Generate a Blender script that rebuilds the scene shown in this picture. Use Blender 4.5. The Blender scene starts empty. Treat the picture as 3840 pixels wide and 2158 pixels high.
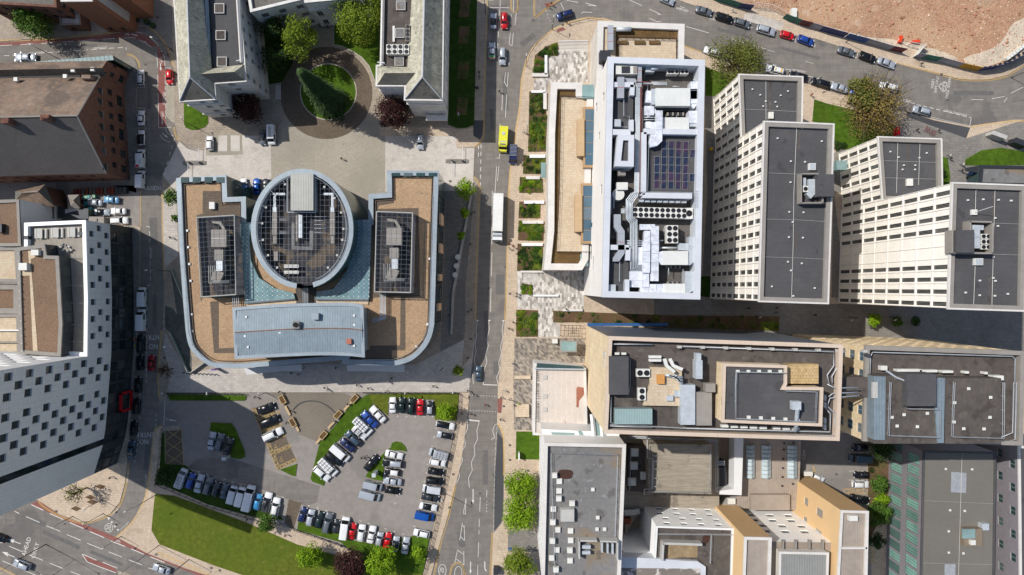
import bpy,math,random
from mathutils import Vector,Matrix,noise as mnoise
from mathutils.geometry import tessellate_polygon
R=random.Random(7)
SC=bpy.context.scene
COL=SC.collection
H,F=171.7,2560.0
TL={'1':(0,0,2),'2':(1280,0,2),'3':(2552,0,2),'4':(0,717,2),'5':(1280,717,2),'6':(2552,717,2),'7':(0,1434,2),'8':(1280,1434,2),'9':(2552,1434,2),'A':(2280,220,2.895),'B':(2260,700,3.3675),'C':(1960,1200,3.291),'D':(0,650,4.827),'E':(900,620,2.586),'F':(2000,1620,2.691),'G':(2680,0,2.5255),'N':(0,0,1)}
def P(t,x,y,z=0.0):
 ox,oy,s=TL[t]
 k=(H-z)/F
 return((ox+x/s-1920)*k,-(oy+y/s-1079)*k)
def S(txt,z=0.0):
 """'T1 10,20 30,40 T2 5,6' -> list of world xy at height z"""
 out,t=[],'1'
 for tok in txt.split():
  if tok[0]=='T':
   t=tok[1]
  else:
   a,b=tok.split(',')
   out.append(P(t,float(a),float(b),z))
 return out
def area(p):
 return sum(p[i][0]*p[(i+1)%len(p)][1]-p[(i+1)%len(p)][0]*p[i][1]for i in range(len(p)))/2
def ccw(p):
 p=[tuple(q[:2])for q in p]
 return p if area(p)>0 else p[::-1]
def smooth(p,n=3,closed=False):
 """Catmull-Rom through the points"""
 out=[]
 m=len(p)
 rng=range(m if closed else m-1)
 for i in rng:
  g=lambda k:p[k%m]if closed else p[max(0,min(m-1,k))]
  a,b,c,d=g(i-1),g(i),g(i+1),g(i+2)
  for j in range(n):
   t=j/n
   out.append(tuple(0.5*((2*b[k])+(-a[k]+c[k])*t+(2*a[k]-5*b[k]+4*c[k]-d[k])*t*t+(-a[k]+3*b[k]-3*c[k]+d[k])*t**3)for k in range(2)))
 if not closed:
  out.append(tuple(p[-1][:2]))
 return out
def inset(p,w):
 p=ccw(p)
 n=len(p)
 out=[]
 for i in range(n):
  a,b,c=Vector(p[i-1]),Vector(p[i]),Vector(p[(i+1)%n])
  d1,d2=(b-a).normalized(),(c-b).normalized()
  n1,n2=Vector((-d1.y,d1.x)),Vector((-d2.y,d2.x))
  m=n1+n2
  if m.length<1e-6:
   m=n1
  m.normalize()
  k=w/max(0.35,m.dot(n1))
  out.append((b.x+m.x*k,b.y+m.y*k))
 return out
def circle(c,r,n=40,ry=None):
 return[(c[0]+r*math.cos(2*math.pi*i/n),c[1]+(ry or r)*math.sin(2*math.pi*i/n))for i in range(n)]
class MB:
 def __init__(s):
  s.v,s.f,s.m=[],[],[]
 def add(s,vs,fs,m=0):
  o=len(s.v)
  s.v+=[tuple(v)for v in vs]
  for f in fs:
   s.f.append(tuple(o+i for i in f));s.m.append(m)
  return s
 def box(s,x0,y0,z0,x1,y1,z1,m=0):
  v=[(x0,y0,z0),(x1,y0,z0),(x1,y1,z0),(x0,y1,z0),(x0,y0,z1),(x1,y0,z1),(x1,y1,z1),(x0,y1,z1)]
  return s.add(v,[(0,3,2,1),(4,5,6,7),(0,1,5,4),(1,2,6,5),(2,3,7,6),(3,0,4,7)],m)
 def obox(s,c,sx,sy,z0,z1,rot=0,m=0,top=1.0):
  ca,sa=math.cos(rot),math.sin(rot)
  v=[]
  for z,k in((z0,1),(z1,top)):
   for a,b in((-1,-1),(1,-1),(1,1),(-1,1)):
    x,y=a*sx/2*k,b*sy/2*k
    v.append((c[0]+x*ca-y*sa,c[1]+x*sa+y*ca,z))
  return s.add(v,[(0,3,2,1),(4,5,6,7),(0,1,5,4),(1,2,6,5),(2,3,7,6),(3,0,4,7)],m)
 def sheet(s,poly,z,m=0):
  p=ccw(poly)
  tr=tessellate_polygon([[Vector((a[0],a[1],0))for a in p]])
  o=[(a[0],a[1],z)for a in p]
  fs=[]
  for t in tr:
   a,b,c=(Vector(o[i])for i in t)
   fs.append(t if(b-a).cross(c-a).z>0 else(t[0],t[2],t[1]))
  return s.add(o,fs,m)
 def prism(s,poly,z0,z1,m=0,mtop=None,bottom=False):
  p=ccw(poly);n=len(p)
  s.add([(a[0],a[1],z0)for a in p]+[(a[0],a[1],z1)for a in p],[(i,(i+1)%n,n+(i+1)%n,n+i)for i in range(n)],m)
  s.sheet(p,z1,m if mtop is None else mtop)
  if bottom:
   s.add([(a[0],a[1],z0)for a in p[::-1]],[tuple(range(n))],m)
  return s
 def ring(s,outer,inner,z0,z1,m=0,zi=None):
  """parapet between matching outer and inner outlines"""
  n=len(outer)
  zi=z0 if zi is None else zi
  v=[(a[0],a[1],z0)for a in outer]+[(a[0],a[1],z1)for a in outer]+[(a[0],a[1],z1)for a in inner]+[(a[0],a[1],zi)for a in inner]
  fs=[]
  for i in range(n):
   j=(i+1)%n
   fs+=[(i,j,n+j,n+i),(n+i,n+j,2*n+j,2*n+i),(2*n+i,2*n+j,3*n+j,3*n+i)]
  return s.add(v,fs,m)
 def tube(s,pts,r,n=6,m=0,cap=True):
  pts=[Vector(p)for p in pts]
  rr=r if isinstance(r,(list,tuple))else[r]*len(pts)
  o=len(s.v)
  for i,p in enumerate(pts):
   d=(pts[min(i+1,len(pts)-1)]-pts[max(i-1,0)])
   d=d.normalized()if d.length>1e-9 else Vector((0,0,1))
   u=d.orthogonal()if abs(d.z)>0.9 else d.cross(Vector((0,0,1)))
   if abs(d.z)>0.9:
    u=Vector((1,0,0))-d*d.x
   u.normalize();w=d.cross(u)
   for k in range(n):
    a=2*math.pi*k/n
    q=p+(u*math.cos(a)+w*math.sin(a))*rr[i]
    s.v.append(tuple(q))
  for i in range(len(pts)-1):
   for k in range(n):
    a,b=o+i*n+k,o+i*n+(k+1)%n
    s.f.append((a,b,b+n,a+n));s.m.append(m)
  if cap:
   s.f.append(tuple(o+k for k in range(n))[::-1]);s.m.append(m)
   s.f.append(tuple(o+(len(pts)-1)*n+k for k in range(n)));s.m.append(m)
  return s
 def cyl(s,c,r,z0,z1,n=16,m=0,r1=None):
  return s.tube([(c[0],c[1],z0),(c[0],c[1],z1)],[r,r if r1 is None else r1],n,m)
 def build(s,name,mats,parent=None,smooth=False,local=False,loc=None):
  me=bpy.data.meshes.new(name)
  base=Vector((0,0,0))
  if parent is not None and not local:
   base=parent_loc(parent)
  me.from_pydata([(v[0]-base.x,v[1]-base.y,v[2]-base.z)for v in s.v],[],s.f)
  mats=mats if isinstance(mats,(list,tuple))else[mats]
  for m in mats:
   me.materials.append(m)
  me.polygons.foreach_set('material_index',s.m)
  if smooth:
   me.polygons.foreach_set('use_smooth',[True]*len(s.f))
  me.update()
  o=bpy.data.objects.new(name,me)
  COL.objects.link(o)
  if parent is not None:
   o.parent=parent
  if loc is not None:
   o.location=loc
  return o
def parent_loc(p):
 v=Vector((0,0,0))
 while p is not None:
  v+=Vector(p.location);p=p.parent
 return v
def tag(o,label=None,cat=None,group=None,kind=None):
 if label:o['label']=label
 if cat:o['category']=cat
 if group:o['group']=group
 if kind:o['kind']=kind
 return o
def empty(name,loc,rz=0.0,label=None,cat=None,group=None):
 o=bpy.data.objects.new(name,None)
 COL.objects.link(o)
 o.location=loc;o.rotation_euler=(0,0,rz);o.empty_display_size=0.3
 return tag(o,label,cat,group)
def copy_tree(o,parent=None):
 c=o.copy();COL.objects.link(c);c.parent=parent
 for ch in list(o.children):
  copy_tree(ch,c)
 return c
# materials
MATS={}
def mk(name,col,rough=0.85,noises=((0.15,0.25),(3.0,0.2)),bump=None,metal=0.0,stripes=None,brick=None,spots=None,spec=0.3,angle=0.0,tint=None):
 m=bpy.data.materials.new(name);m.use_nodes=True
 nt=m.node_tree;N=nt.nodes;L=nt.links
 bs=N['Principled BSDF']
 bs.inputs['Roughness'].default_value=rough
 bs.inputs['Metallic'].default_value=metal
 bs.inputs['Specular IOR Level'].default_value=spec
 geo=N.new('ShaderNodeNewGeometry')
 pos=geo.outputs['Position']
 mp=N.new('ShaderNodeMapping');mp.inputs['Rotation'].default_value=(0,0,angle)
 L.new(pos,mp.inputs['Vector'])
 sep=N.new('ShaderNodeSeparateXYZ');L.new(mp.outputs[0],sep.inputs[0])
 rgb=N.new('ShaderNodeRGB');rgb.outputs[0].default_value=(*col,1)
 cur=rgb.outputs[0]
 hgt=None
 if brick:
  w,h,c2,mc,ms,plane=brick
  bt=N.new('ShaderNodeTexBrick')
  bt.inputs['Scale'].default_value=1.0
  bt.inputs['Brick Width'].default_value=w;bt.inputs['Row Height'].default_value=h
  bt.inputs['Mortar Size'].default_value=ms;bt.inputs['Mortar Smooth'].default_value=0.1
  bt.inputs['Color1'].default_value=(*col,1);bt.inputs['Color2'].default_value=(*c2,1);bt.inputs['Mortar'].default_value=(*mc,1)
  if plane=='wall':
   ad=N.new('ShaderNodeMath');ad.operation='ADD'
   L.new(sep.outputs[0],ad.inputs[0]);L.new(sep.outputs[1],ad.inputs[1])
   cb=N.new('ShaderNodeCombineXYZ');L.new(ad.outputs[0],cb.inputs[0]);L.new(sep.outputs[2],cb.inputs[1])
   L.new(cb.outputs[0],bt.inputs['Vector'])
   bt.offset=0.0 if h>0.5 else 0.5
  else:
   L.new(mp.outputs[0],bt.inputs['Vector'])
  cur=bt.outputs['Color']
 def mul(f):
  nonlocal cur
  vm=N.new('ShaderNodeVectorMath');vm.operation='SCALE'
  L.new(cur,vm.inputs[0]);L.new(f,vm.inputs['Scale']);cur=vm.outputs[0]
 for nz in noises:
  sc,am=nz[0],nz[1]
  no=N.new('ShaderNodeTexNoise');no.inputs['Scale'].default_value=sc
  no.inputs['Detail'].default_value=nz[2]if len(nz)>2 else 4.0
  no.inputs['Roughness'].default_value=0.6
  if len(nz)>3:
   mp2=N.new('ShaderNodeMapping');mp2.inputs['Scale'].default_value=nz[3]
   L.new(mp.outputs[0],mp2.inputs['Vector']);L.new(mp2.outputs[0],no.inputs['Vector'])
  else:
   L.new(pos,no.inputs['Vector'])
  mr=N.new('ShaderNodeMapRange');mr.inputs['From Min'].default_value=0.25;mr.inputs['From Max'].default_value=0.75
  mr.inputs['To Min'].default_value=1-am;mr.inputs['To Max'].default_value=1+am
  L.new(no.outputs['Fac'],mr.inputs['Value'])
  mul(mr.outputs[0])
 if tint:
  for sc,tc,th,so,amt in tint:
   no=N.new('ShaderNodeTexNoise');no.inputs['Scale'].default_value=sc;no.inputs['Detail'].default_value=5
   L.new(mp.outputs[0],no.inputs['Vector'])
   mr=N.new('ShaderNodeMapRange');mr.inputs['From Min'].default_value=th;mr.inputs['From Max'].default_value=th+so
   mr.inputs['To Max'].default_value=amt
   L.new(no.outputs['Fac'],mr.inputs['Value'])
   mx=N.new('ShaderNodeMix');mx.data_type='RGBA'
   L.new(mr.outputs[0],mx.inputs['Factor']);L.new(cur,mx.inputs['A']);mx.inputs['B'].default_value=(*tc,1)
   cur=mx.outputs['Result']
 if spots:
  vo=N.new('ShaderNodeTexVoronoi');vo.inputs['Scale'].default_value=spots[0]
  L.new(pos,vo.inputs['Vector'])
  sx=N.new('ShaderNodeSeparateColor');L.new(vo.outputs['Color'],sx.inputs[0])
  mr=N.new('ShaderNodeMapRange');mr.inputs['To Min'].default_value=1-spots[1];mr.inputs['To Max'].default_value=1+spots[1]
  L.new(sx.outputs[0],mr.inputs['Value']);mul(mr.outputs[0])
  hgt=vo.outputs['Distance']
 if stripes:
  for ax,per,wid,mu in(stripes if isinstance(stripes[0],(list,tuple))else(stripes,)):
   src=sep.outputs[{'x':0,'y':1,'z':2}[ax]]
   d=N.new('ShaderNodeMath');d.operation='DIVIDE';L.new(src,d.inputs[0]);d.inputs[1].default_value=per
   fr=N.new('ShaderNodeMath');fr.operation='FRACT';L.new(d.outputs[0],fr.inputs[0])
   lt=N.new('ShaderNodeMath');lt.operation='LESS_THAN';L.new(fr.outputs[0],lt.inputs[0]);lt.inputs[1].default_value=wid
   mr=N.new('ShaderNodeMapRange');mr.inputs['To Min'].default_value=1.0;mr.inputs['To Max'].default_value=mu
   L.new(lt.outputs[0],mr.inputs['Value']);mul(mr.outputs[0])
   hgt=lt.outputs[0]
 L.new(cur,bs.inputs['Base Color'])
 if bump:
  bn=N.new('ShaderNodeBump');bn.inputs['Strength'].default_value=bump[1];bn.inputs['Distance'].default_value=bump[2]if len(bump)>2 else 0.05
  no=N.new('ShaderNodeTexNoise');no.inputs['Scale'].default_value=bump[0];no.inputs['Detail'].default_value=3
  L.new(pos,no.inputs['Vector'])
  L.new(hgt if(hgt is not None and not bump[0])else no.outputs['Fac'],bn.inputs['Height'])
  L.new(bn.outputs[0],bs.inputs['Normal'])
 MATS[name]=m
 return m
def vary(m,amt,col=None):
 nt=m.node_tree;N=nt.nodes;L=nt.links;bs=N['Principled BSDF'];lk=bs.inputs['Base Color'].links[0];src=lk.from_socket
 oi=N.new('ShaderNodeObjectInfo');p=N.new('ShaderNodeMath');p.operation='POWER';L.new(oi.outputs['Random'],p.inputs[0]);p.inputs[1].default_value=2.5
 mm=N.new('ShaderNodeMath');mm.operation='MULTIPLY';L.new(p.outputs[0],mm.inputs[0]);mm.inputs[1].default_value=amt
 mx=N.new('ShaderNodeMix');mx.data_type='RGBA';L.new(mm.outputs[0],mx.inputs['Factor']);L.new(src,mx.inputs['A']);mx.inputs['B'].default_value=(*(col or(.3,.3,.28)),1)
 L.new(mx.outputs['Result'],bs.inputs['Base Color'])
def srgb(r,g,b,k=1.0):
 f=lambda c:(c/255/12.92 if c/255<=0.04045 else((c/255+0.055)/1.055)**2.4)*k
 return(f(r),f(g),f(b))
K=0.85
def c8(r,g,b,k=1.0):
 return srgb(r,g,b,K*k)
asphalt=mk('asphalt',c8(127,121,114),0.95,((0.04,0.14),(0.5,0.16),(9,0.25),(0.9,0.12,3,(.12,1.6,1)),(1.3,0.08,3,(1.6,.1,1))),bump=(6,0.3,0.02),tint=((0.06,c8(98,96,95),0.58,0.03,0.55),(0.9,c8(135,130,124),0.66,0.05,0.35)))
asphalt_dark=mk('asphalt_dark',c8(78,78,80),0.95,((0.1,0.15),(8,0.2)),bump=(6,0.3,0.02))
carpark_m=mk('carpark_asphalt',c8(146,139,132),0.95,((0.05,0.12),(0.7,0.12),(8,0.2)),bump=(6,0.3,0.02),tint=((0.07,c8(122,117,113),0.55,0.04,0.5),(0.8,c8(110,105,100),0.67,0.04,0.4)))
red_lane=mk('red_lane_surface',c8(140,92,84),0.95,((0.5,0.22),(8,0.2)))
paving=mk('paving_slabs',c8(172,158,140),0.9,((0.12,0.14),(1.5,0.14),(12,0.1)),brick=(0.9,0.6,c8(158,146,132),c8(118,108,96),0.02,'g'),tint=((0.25,c8(140,126,112),0.6,0.05,0.4),))
paving_warm=mk('buff_paving',c8(204,184,160),0.9,((0.12,0.14),(1.5,0.14),(12,0.1)),brick=(0.6,0.6,c8(194,174,152),c8(168,150,130),0.025,'g'),tint=((0.25,c8(166,146,126),0.6,0.05,0.45),))
paving_grey=mk('grey_paving',c8(140,134,126),0.9,((0.12,0.16),(1.5,0.14),(12,0.1)),brick=(0.9,0.6,c8(128,124,118),c8(98,94,88),0.02,'g'),tint=((0.2,c8(118,106,94),0.6,0.05,0.4),))
plaza_pale=mk('pale_granite_paving',c8(206,197,187),0.85,((0.1,0.12),(1.0,0.1),(10,0.1)),brick=(0.5,0.25,c8(194,186,176),c8(172,162,152),0.012,'g'),tint=((0.35,c8(168,158,147),0.6,0.03,0.5),(0.12,c8(216,209,200),0.55,0.1,0.5)))
promenade_m=mk('promenade_granite',c8(196,188,178),0.85,((0.06,0.12),(1.0,0.12)),brick=(1.2,0.6,c8(182,174,166),c8(150,144,136),0.02,'g'))
setts=mk('granite_setts',c8(180,172,158),0.9,((0.1,0.12),(2,0.12),(8,0.14)),brick=(0.25,0.15,c8(166,156,140),c8(150,142,128),0.02,'g'),tint=((0.12,c8(150,144,128),0.5,0.1,0.5),(1.6,c8(140,110,90),0.68,0.03,0.6)))
setts_brown=mk('brown_setts',c8(124,109,92),0.9,((0.15,0.16),(2,0.2),(8,0.2)),brick=(0.25,0.15,c8(104,92,78),c8(84,74,64),0.02,'g'))
mosaic=mk('mosaic_paving',c8(222,216,208),0.85,((0.2,0.08),(10,0.1)),brick=(0.95,0.5,c8(140,132,122),c8(176,168,160),0.006,'g'),angle=math.pi/2)
mosaic_dark=mk('mosaic_paving_dark',c8(172,160,144),0.88,((0.2,0.1),(10,0.1)),brick=(0.8,0.42,c8(104,98,92),c8(140,131,120),0.006,'g'),angle=.8)
grass=mk('mown_grass',c8(72,98,26),0.95,((0.1,0.28),(0.8,0.3),(6,0.45),(25,0.3)),bump=(14,0.8,0.08),spec=0.1,tint=((0.3,c8(88,104,34),0.54,0.2,0.5),(1.3,c8(126,118,58),0.68,0.05,0.5)))
grass_dry=mk('worn_grass',c8(100,108,38),0.95,((0.1,0.2),(0.9,0.3),(7,0.45),(25,0.3)),bump=(14,0.8,0.08),spec=0.1,tint=((0.1,c8(78,98,28),0.42,0.25,0.7),(0.7,c8(140,124,74),0.66,0.05,0.45),(2.2,c8(92,104,36),0.6,0.06,0.4)))
grass_shade=mk('lawn_painted_shade',c8(52,74,26),0.95,((0.1,0.2),(0.8,0.3),(7,0.4)),bump=(14,0.8,0.08),spec=0.1)  # mown grass with shade put into its colour, for lawns lying in shadow
soil=mk('planting_soil',c8(104,82,60),0.95,((0.3,0.3),(4,0.4),(16,0.3)),bump=(10,0.9,0.1))
kerb_m=mk('kerb_stone',c8(176,168,154),0.9,((0.5,0.12),(5,0.12)))
stone_white=mk('white_stone',c8(226,218,206),0.8,((0.2,0.12),(2,0.1)),brick=(1.2,0.5,c8(218,210,198),c8(184,176,164),0.015,'wall'))
stone_coping=mk('pale_stone_coping',c8(218,213,206),0.8,((0.4,0.1),(4,0.1)),stripes=(('y',1.2,0.025,0.82),))
portland=mk('portland_stone',c8(226,222,216),0.8,((0.2,0.14),(1.2,0.12)),brick=(1.4,0.6,c8(218,214,208),c8(192,188,182),0.015,'wall'))
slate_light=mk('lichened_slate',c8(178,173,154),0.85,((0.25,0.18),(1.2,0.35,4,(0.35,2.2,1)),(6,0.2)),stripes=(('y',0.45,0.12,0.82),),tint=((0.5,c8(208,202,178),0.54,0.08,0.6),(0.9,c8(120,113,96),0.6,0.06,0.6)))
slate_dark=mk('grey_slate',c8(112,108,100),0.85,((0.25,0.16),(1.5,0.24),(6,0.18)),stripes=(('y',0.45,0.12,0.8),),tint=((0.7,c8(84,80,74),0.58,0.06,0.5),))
roof_brown=mk('brown_slate',c8(132,114,100),0.85,((0.08,0.25),(0.6,0.28),(3,0.3)),stripes=(('y',0.4,0.14,0.78),),tint=((0.12,c8(98,88,80),0.52,0.06,0.7),(1.1,c8(162,128,98),0.58,0.05,0.55)))
roof_grey=mk('grey_roof_slate',c8(90,86,84),0.85,((0.1,0.14),(1,0.12),(5,0.1)),stripes=(('y',0.4,0.14,0.85),))
lead_ridge=mk('lead_flashing',c8(196,196,196),0.6,((1,0.15),))
felt=mk('roof_felt',c8(84,83,84),0.9,((0.12,0.14),(1.5,0.1),(10,0.12)),stripes=(('y',1.0,0.04,0.82),),tint=((0.3,c8(62,61,62),0.64,0.02,0.5),(0.2,c8(98,96,96),0.58,0.1,0.4)))
felt_brown=mk('brown_roof_felt',c8(92,85,80),0.9,((0.1,0.2),(0.8,0.2),(8,0.15)),stripes=(('x',1.0,0.04,0.8),),tint=((0.35,c8(64,56,52),0.6,0.05,0.6),(0.5,c8(116,108,102),0.62,0.05,0.5)))
felt_stained=mk('stained_roof_felt',c8(126,124,122),0.85,((0.08,0.14),(1,0.14),(8,0.12)),stripes=(('y',1.1,0.04,0.85),),tint=((0.1,c8(138,120,96),0.49,0.08,0.75),(0.4,c8(78,74,72),0.6,0.04,0.5),(0.9,c8(158,158,160),0.66,0.03,0.5)))
concrete_roof=mk('weathered_concrete_roof',c8(156,146,130),0.9,((0.12,0.16),(1.2,0.25,4,(0.25,2.5,1)),(8,0.14)),tint=((0.4,c8(100,90,80),0.58,0.06,0.5),(0.7,c8(168,158,146),0.64,0.05,0.5)))
gravel=mk('gravel_roof',c8(174,145,114),0.95,((0.15,0.1),(2.0,0.14),(9,0.35)),spots=(8,0.22),bump=(9,0.5,0.05),tint=((0.12,c8(160,132,104),.54,.06,.6),(.5,c8(138,122,98),.62,.05,.45)))
gravel_dark=mk('dark_gravel_roof',c8(130,106,86),0.95,((0.15,0.1),(2.0,0.14),(9,0.35)),spots=(8,0.22),bump=(9,0.5,0.05))
gravel_slab=mk('roof_walkway_slabs',c8(112,98,84),0.9,((2,0.15),),brick=(0.6,0.6,c8(104,92,80),c8(78,68,60),0.03,'g'))
sedum=mk('sedum_roof',c8(104,80,48),0.95,((0.4,0.3),(3,0.4),(12,0.35)),bump=(8,0.9,0.08),tint=((0.8,c8(96,96,50),0.6,0.05,0.5),))
terrace_buff=mk('buff_terrace_paving',c8(208,192,166),0.85,((0.1,0.08),(1.5,0.08)),brick=(0.6,0.6,c8(200,178,150),c8(176,154,128),0.02,'g'))
deck=mk('weathered_decking',c8(158,150,138),0.85,((0.5,0.14),(3,0.12)),stripes=(('x',0.45,0.1,0.86),('x',1.35,0.35,0.93)))
brick_red=mk('red_brick',c8(124,86,70),0.9,((0.1,0.2),(1.2,0.22)),brick=(0.45,0.15,c8(102,68,56),c8(112,92,80),0.012,'wall'))
terracotta=mk('terracotta_brick',c8(138,94,70),0.9,((0.15,0.12),(1.2,0.14)),brick=(0.45,0.15,c8(124,82,62),c8(114,84,68),0.012,'wall'))
white_panel=mk('white_panel',c8(240,238,235),0.6,((0.2,0.05),(2,0.05)),stripes=(('z',1.1,0.03,0.86),))
stone_panel=mk('pale_stone_cladding',c8(232,230,226),0.75,((0.15,0.06),(1.5,0.08)),brick=(1.3,0.65,c8(230,230,228),c8(188,188,186),0.02,'wall'))
precast=mk('cream_precast',c8(255,248,236,1.05),0.75,((0.2,0.08),(1.6,0.06)))
precast_line=mk('precast_ribs',c8(240,234,226),0.8,((0.4,0.12),))
coping_grey=mk('grey_coping',c8(150,144,136),0.8,((0.5,0.12),))
beige_panel=mk('beige_stone_panels',c8(238,218,184),0.8,((0.2,0.1),(1.5,0.1)),brick=(1.5,0.9,c8(226,202,162),c8(190,166,132),0.02,'wall'))
peach_coping=mk('peach_coping',c8(212,192,172),0.8,((0.4,0.06),),stripes=(('x',2.2,0.02,0.75),('y',2.2,0.02,0.75)))
orange_panel=mk('ochre_panel',c8(232,196,146),0.75,((0.2,0.04),(2,0.05)))
orange_dark=mk('ochre_brick',c8(212,176,130),0.8,((0.2,0.05),(3,0.08)),stripes=(('z',0.3,0.2,0.92),))
render_white=mk('white_render',c8(255,254,252,1.15),0.7,((0.2,0.04),(2,0.04)))
glass=mk('dark_glass',(0.012,0.02,0.023),0.08,((0.4,0.5),),spec=0.6)
glass_teal=mk('teal_glass',c8(50,74,74),0.12,((0.25,0.3),(1,0.2)),spec=0.6)
glass_green=mk('green_glass',c8(138,182,168),0.15,((0.3,0.3),),spec=0.6)
glass_blue=mk('blue_glass',c8(58,92,112),0.08,((0.1,0.3),),spec=0.6)
glass_roof=mk('glazed_canopy',c8(132,162,164),0.15,((0.12,0.2),(0.6,0.12)),spec=0.6,brick=(1.15,.95,c8(112,142,148),c8(112,142,148),0.01,'g'),tint=((0.08,c8(104,132,146),0.5,0.1,0.6),))
glass_pale=mk('pale_glazing',c8(136,162,160),0.12,((0.3,0.2),),spec=0.6)
vary(glass,.22);vary(glass_teal,.5,(.16,.2,.2));vary(glass_green,.75,(.03,.05,.05));vary(glass_blue,.4)
frame_dark=mk('dark_frame',c8(70,72,74),0.5,((1,0.1),),metal=0.3)
frame_pale=mk('pale_frame',c8(188,186,180),0.5,((1,0.1),))
blue_metal=mk('blue_grey_metal',c8(150,161,168),0.5,((0.3,0.14),(2,0.1),(6,0.08)),metal=0.1,stripes=(('x',2.4,0.02,0.8),('y',2.4,0.02,0.8)))
blue_seam=mk('blue_grey_seam_roof',c8(132,146,154),0.55,((0.2,0.14),(1,0.1),(2.5,0.12,3,(3,.3,1))),metal=0.1,stripes=(('x',0.55,0.16,0.72),))
grey_seam=mk('grey_seam_roof',c8(158,158,152),0.5,((0.2,0.1),(1,0.06)),metal=0.2,stripes=(('x',0.55,0.16,0.7),))
grey_seam_y=mk('taupe_seam_roof',c8(162,148,134),0.6,((0.2,0.12),(1,0.1)),metal=0.1,stripes=(('y',0.5,0.16,0.78),))
taupe_seam=mk('taupe_ribbed_roof',c8(170,157,144),0.6,((0.2,0.12),(1,0.1)),metal=0.1,stripes=(('x',0.5,0.16,0.8),))
parapet_blue=mk('pale_blue_parapet',c8(212,215,220),0.55,((0.3,0.08),(3,0.06)),metal=0.1)
galv=mk('galvanised_steel',c8(198,204,208),0.4,((0.8,0.14),(4,0.1)),metal=0.2)
foil=mk('foil_duct',c8(226,229,236),0.35,((1.2,0.2),(5,0.14),(.3,.15)),metal=0.12)
duct_pink=mk('grey_duct',c8(172,176,182),0.5,((1.0,0.1),),metal=0.2)
duct_tape=mk('red_tape',c8(186,70,60),0.7,((1,0.1),))
plant_white=mk('off_white_plant',c8(224,222,214),0.6,((0.6,0.08),(3,0.06)),tint=((0.9,c8(160,140,116),0.7,0.03,0.5),))
fan_black=mk('fan_black',(0.012,0.012,0.014),0.35,((1,0.1),),metal=0.4)
grid_grey=mk('grid_grey',c8(132,138,146),.5,((1,.1),))
pipe_grey=mk('grey_pipe',c8(178,182,186),0.45,((1,0.15),),metal=0.3)
pipe_red=mk('red_oxide_pipe',c8(110,60,56),0.5,((1,0.15),))
solar=mk('solar_cells',c8(40,48,68),0.15,((0.5,0.35),(2,0.3)),spec=0.6,stripes=(('x',0.17,0.14,2.2),('y',0.4,0.05,2.0)),tint=((0.3,c8(84,50,70),0.55,0.08,0.5),))
mark_white=mk('road_paint_white',c8(218,214,206),0.8,((1.5,0.12),(8,0.25)))
mark_cream=mk('road_paint_yellow',c8(206,168,96),0.8,((1.5,0.12),(8,0.2)))
mark_bay=mk('bay_paint_yellow',c8(186,160,106),0.8,((1.5,0.15),(8,0.25)))
rubble_m=mk('rubble_ground',c8(178,140,110),0.95,((0.03,0.14),(0.3,0.16),(2.2,0.3),(9,0.5)),bump=(3,1.0,0.2),tint=((0.045,c8(196,162,128),0.5,0.08,0.7),(0.06,c8(164,148,126),0.56,0.1,0.75),(0.25,c8(204,180,154),0.6,0.08,0.6),(2.4,c8(188,136,112),0.57,0.04,0.5),(3.1,c8(226,190,170),0.63,0.03,0.6)))
rubble_pale=mk('pale_rubble',c8(204,188,166),0.95,((0.3,0.2),(3,0.3)),bump=(4,0.8,0.1))
wood_buff=mk('timber_bench',c8(196,170,130),0.8,((2,0.15),))
white_plain=mk('white_paint',c8(232,232,230),0.5,((1,0.04),))
black_plain=mk('black_paint',(0.012,0.012,0.013),0.5,((1,0.1),))
steel_dark=mk('dark_steel',c8(62,64,68),0.5,((1,0.1),),metal=0.3)
awning_m=mk('white_awning',c8(214,214,212),0.8,((0.6,0.05),))
red_plain=mk('red_paint',c8(196,22,36),0.4,((1,0.05),))
yellow_plain=mk('yellow_paint',c8(222,178,50),0.5,((1,0.05),))
teal_plain=mk('teal_paint',c8(50,150,148),0.5,((1,0.1),))
cobalt=mk('blue_paint',c8(52,96,150),0.4,((1,0.1),))
tyre_m=mk('tyre_rubber',(0.012,0.012,0.012),0.9,((1,0.1),))
rim_m=mk('alloy_rim',c8(150,152,156),0.3,((1,0.1),),metal=0.7)
car_glass=mk('car_glass',(0.01,0.013,0.014),0.05,((1,0.3),),spec=0.7)
lamp_w=mk('headlamp_lens',c8(210,214,220),0.15,((1,0.05),))
lamp_r=mk('tail_lamp_lens',c8(120,12,12),0.2,((1,0.05),))
plate_m=mk('number_plate',c8(220,214,170),0.5,((1,0.05),))
bark=mk('bark',c8(88,74,60),0.95,((2,0.3),(9,0.3)))
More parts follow.
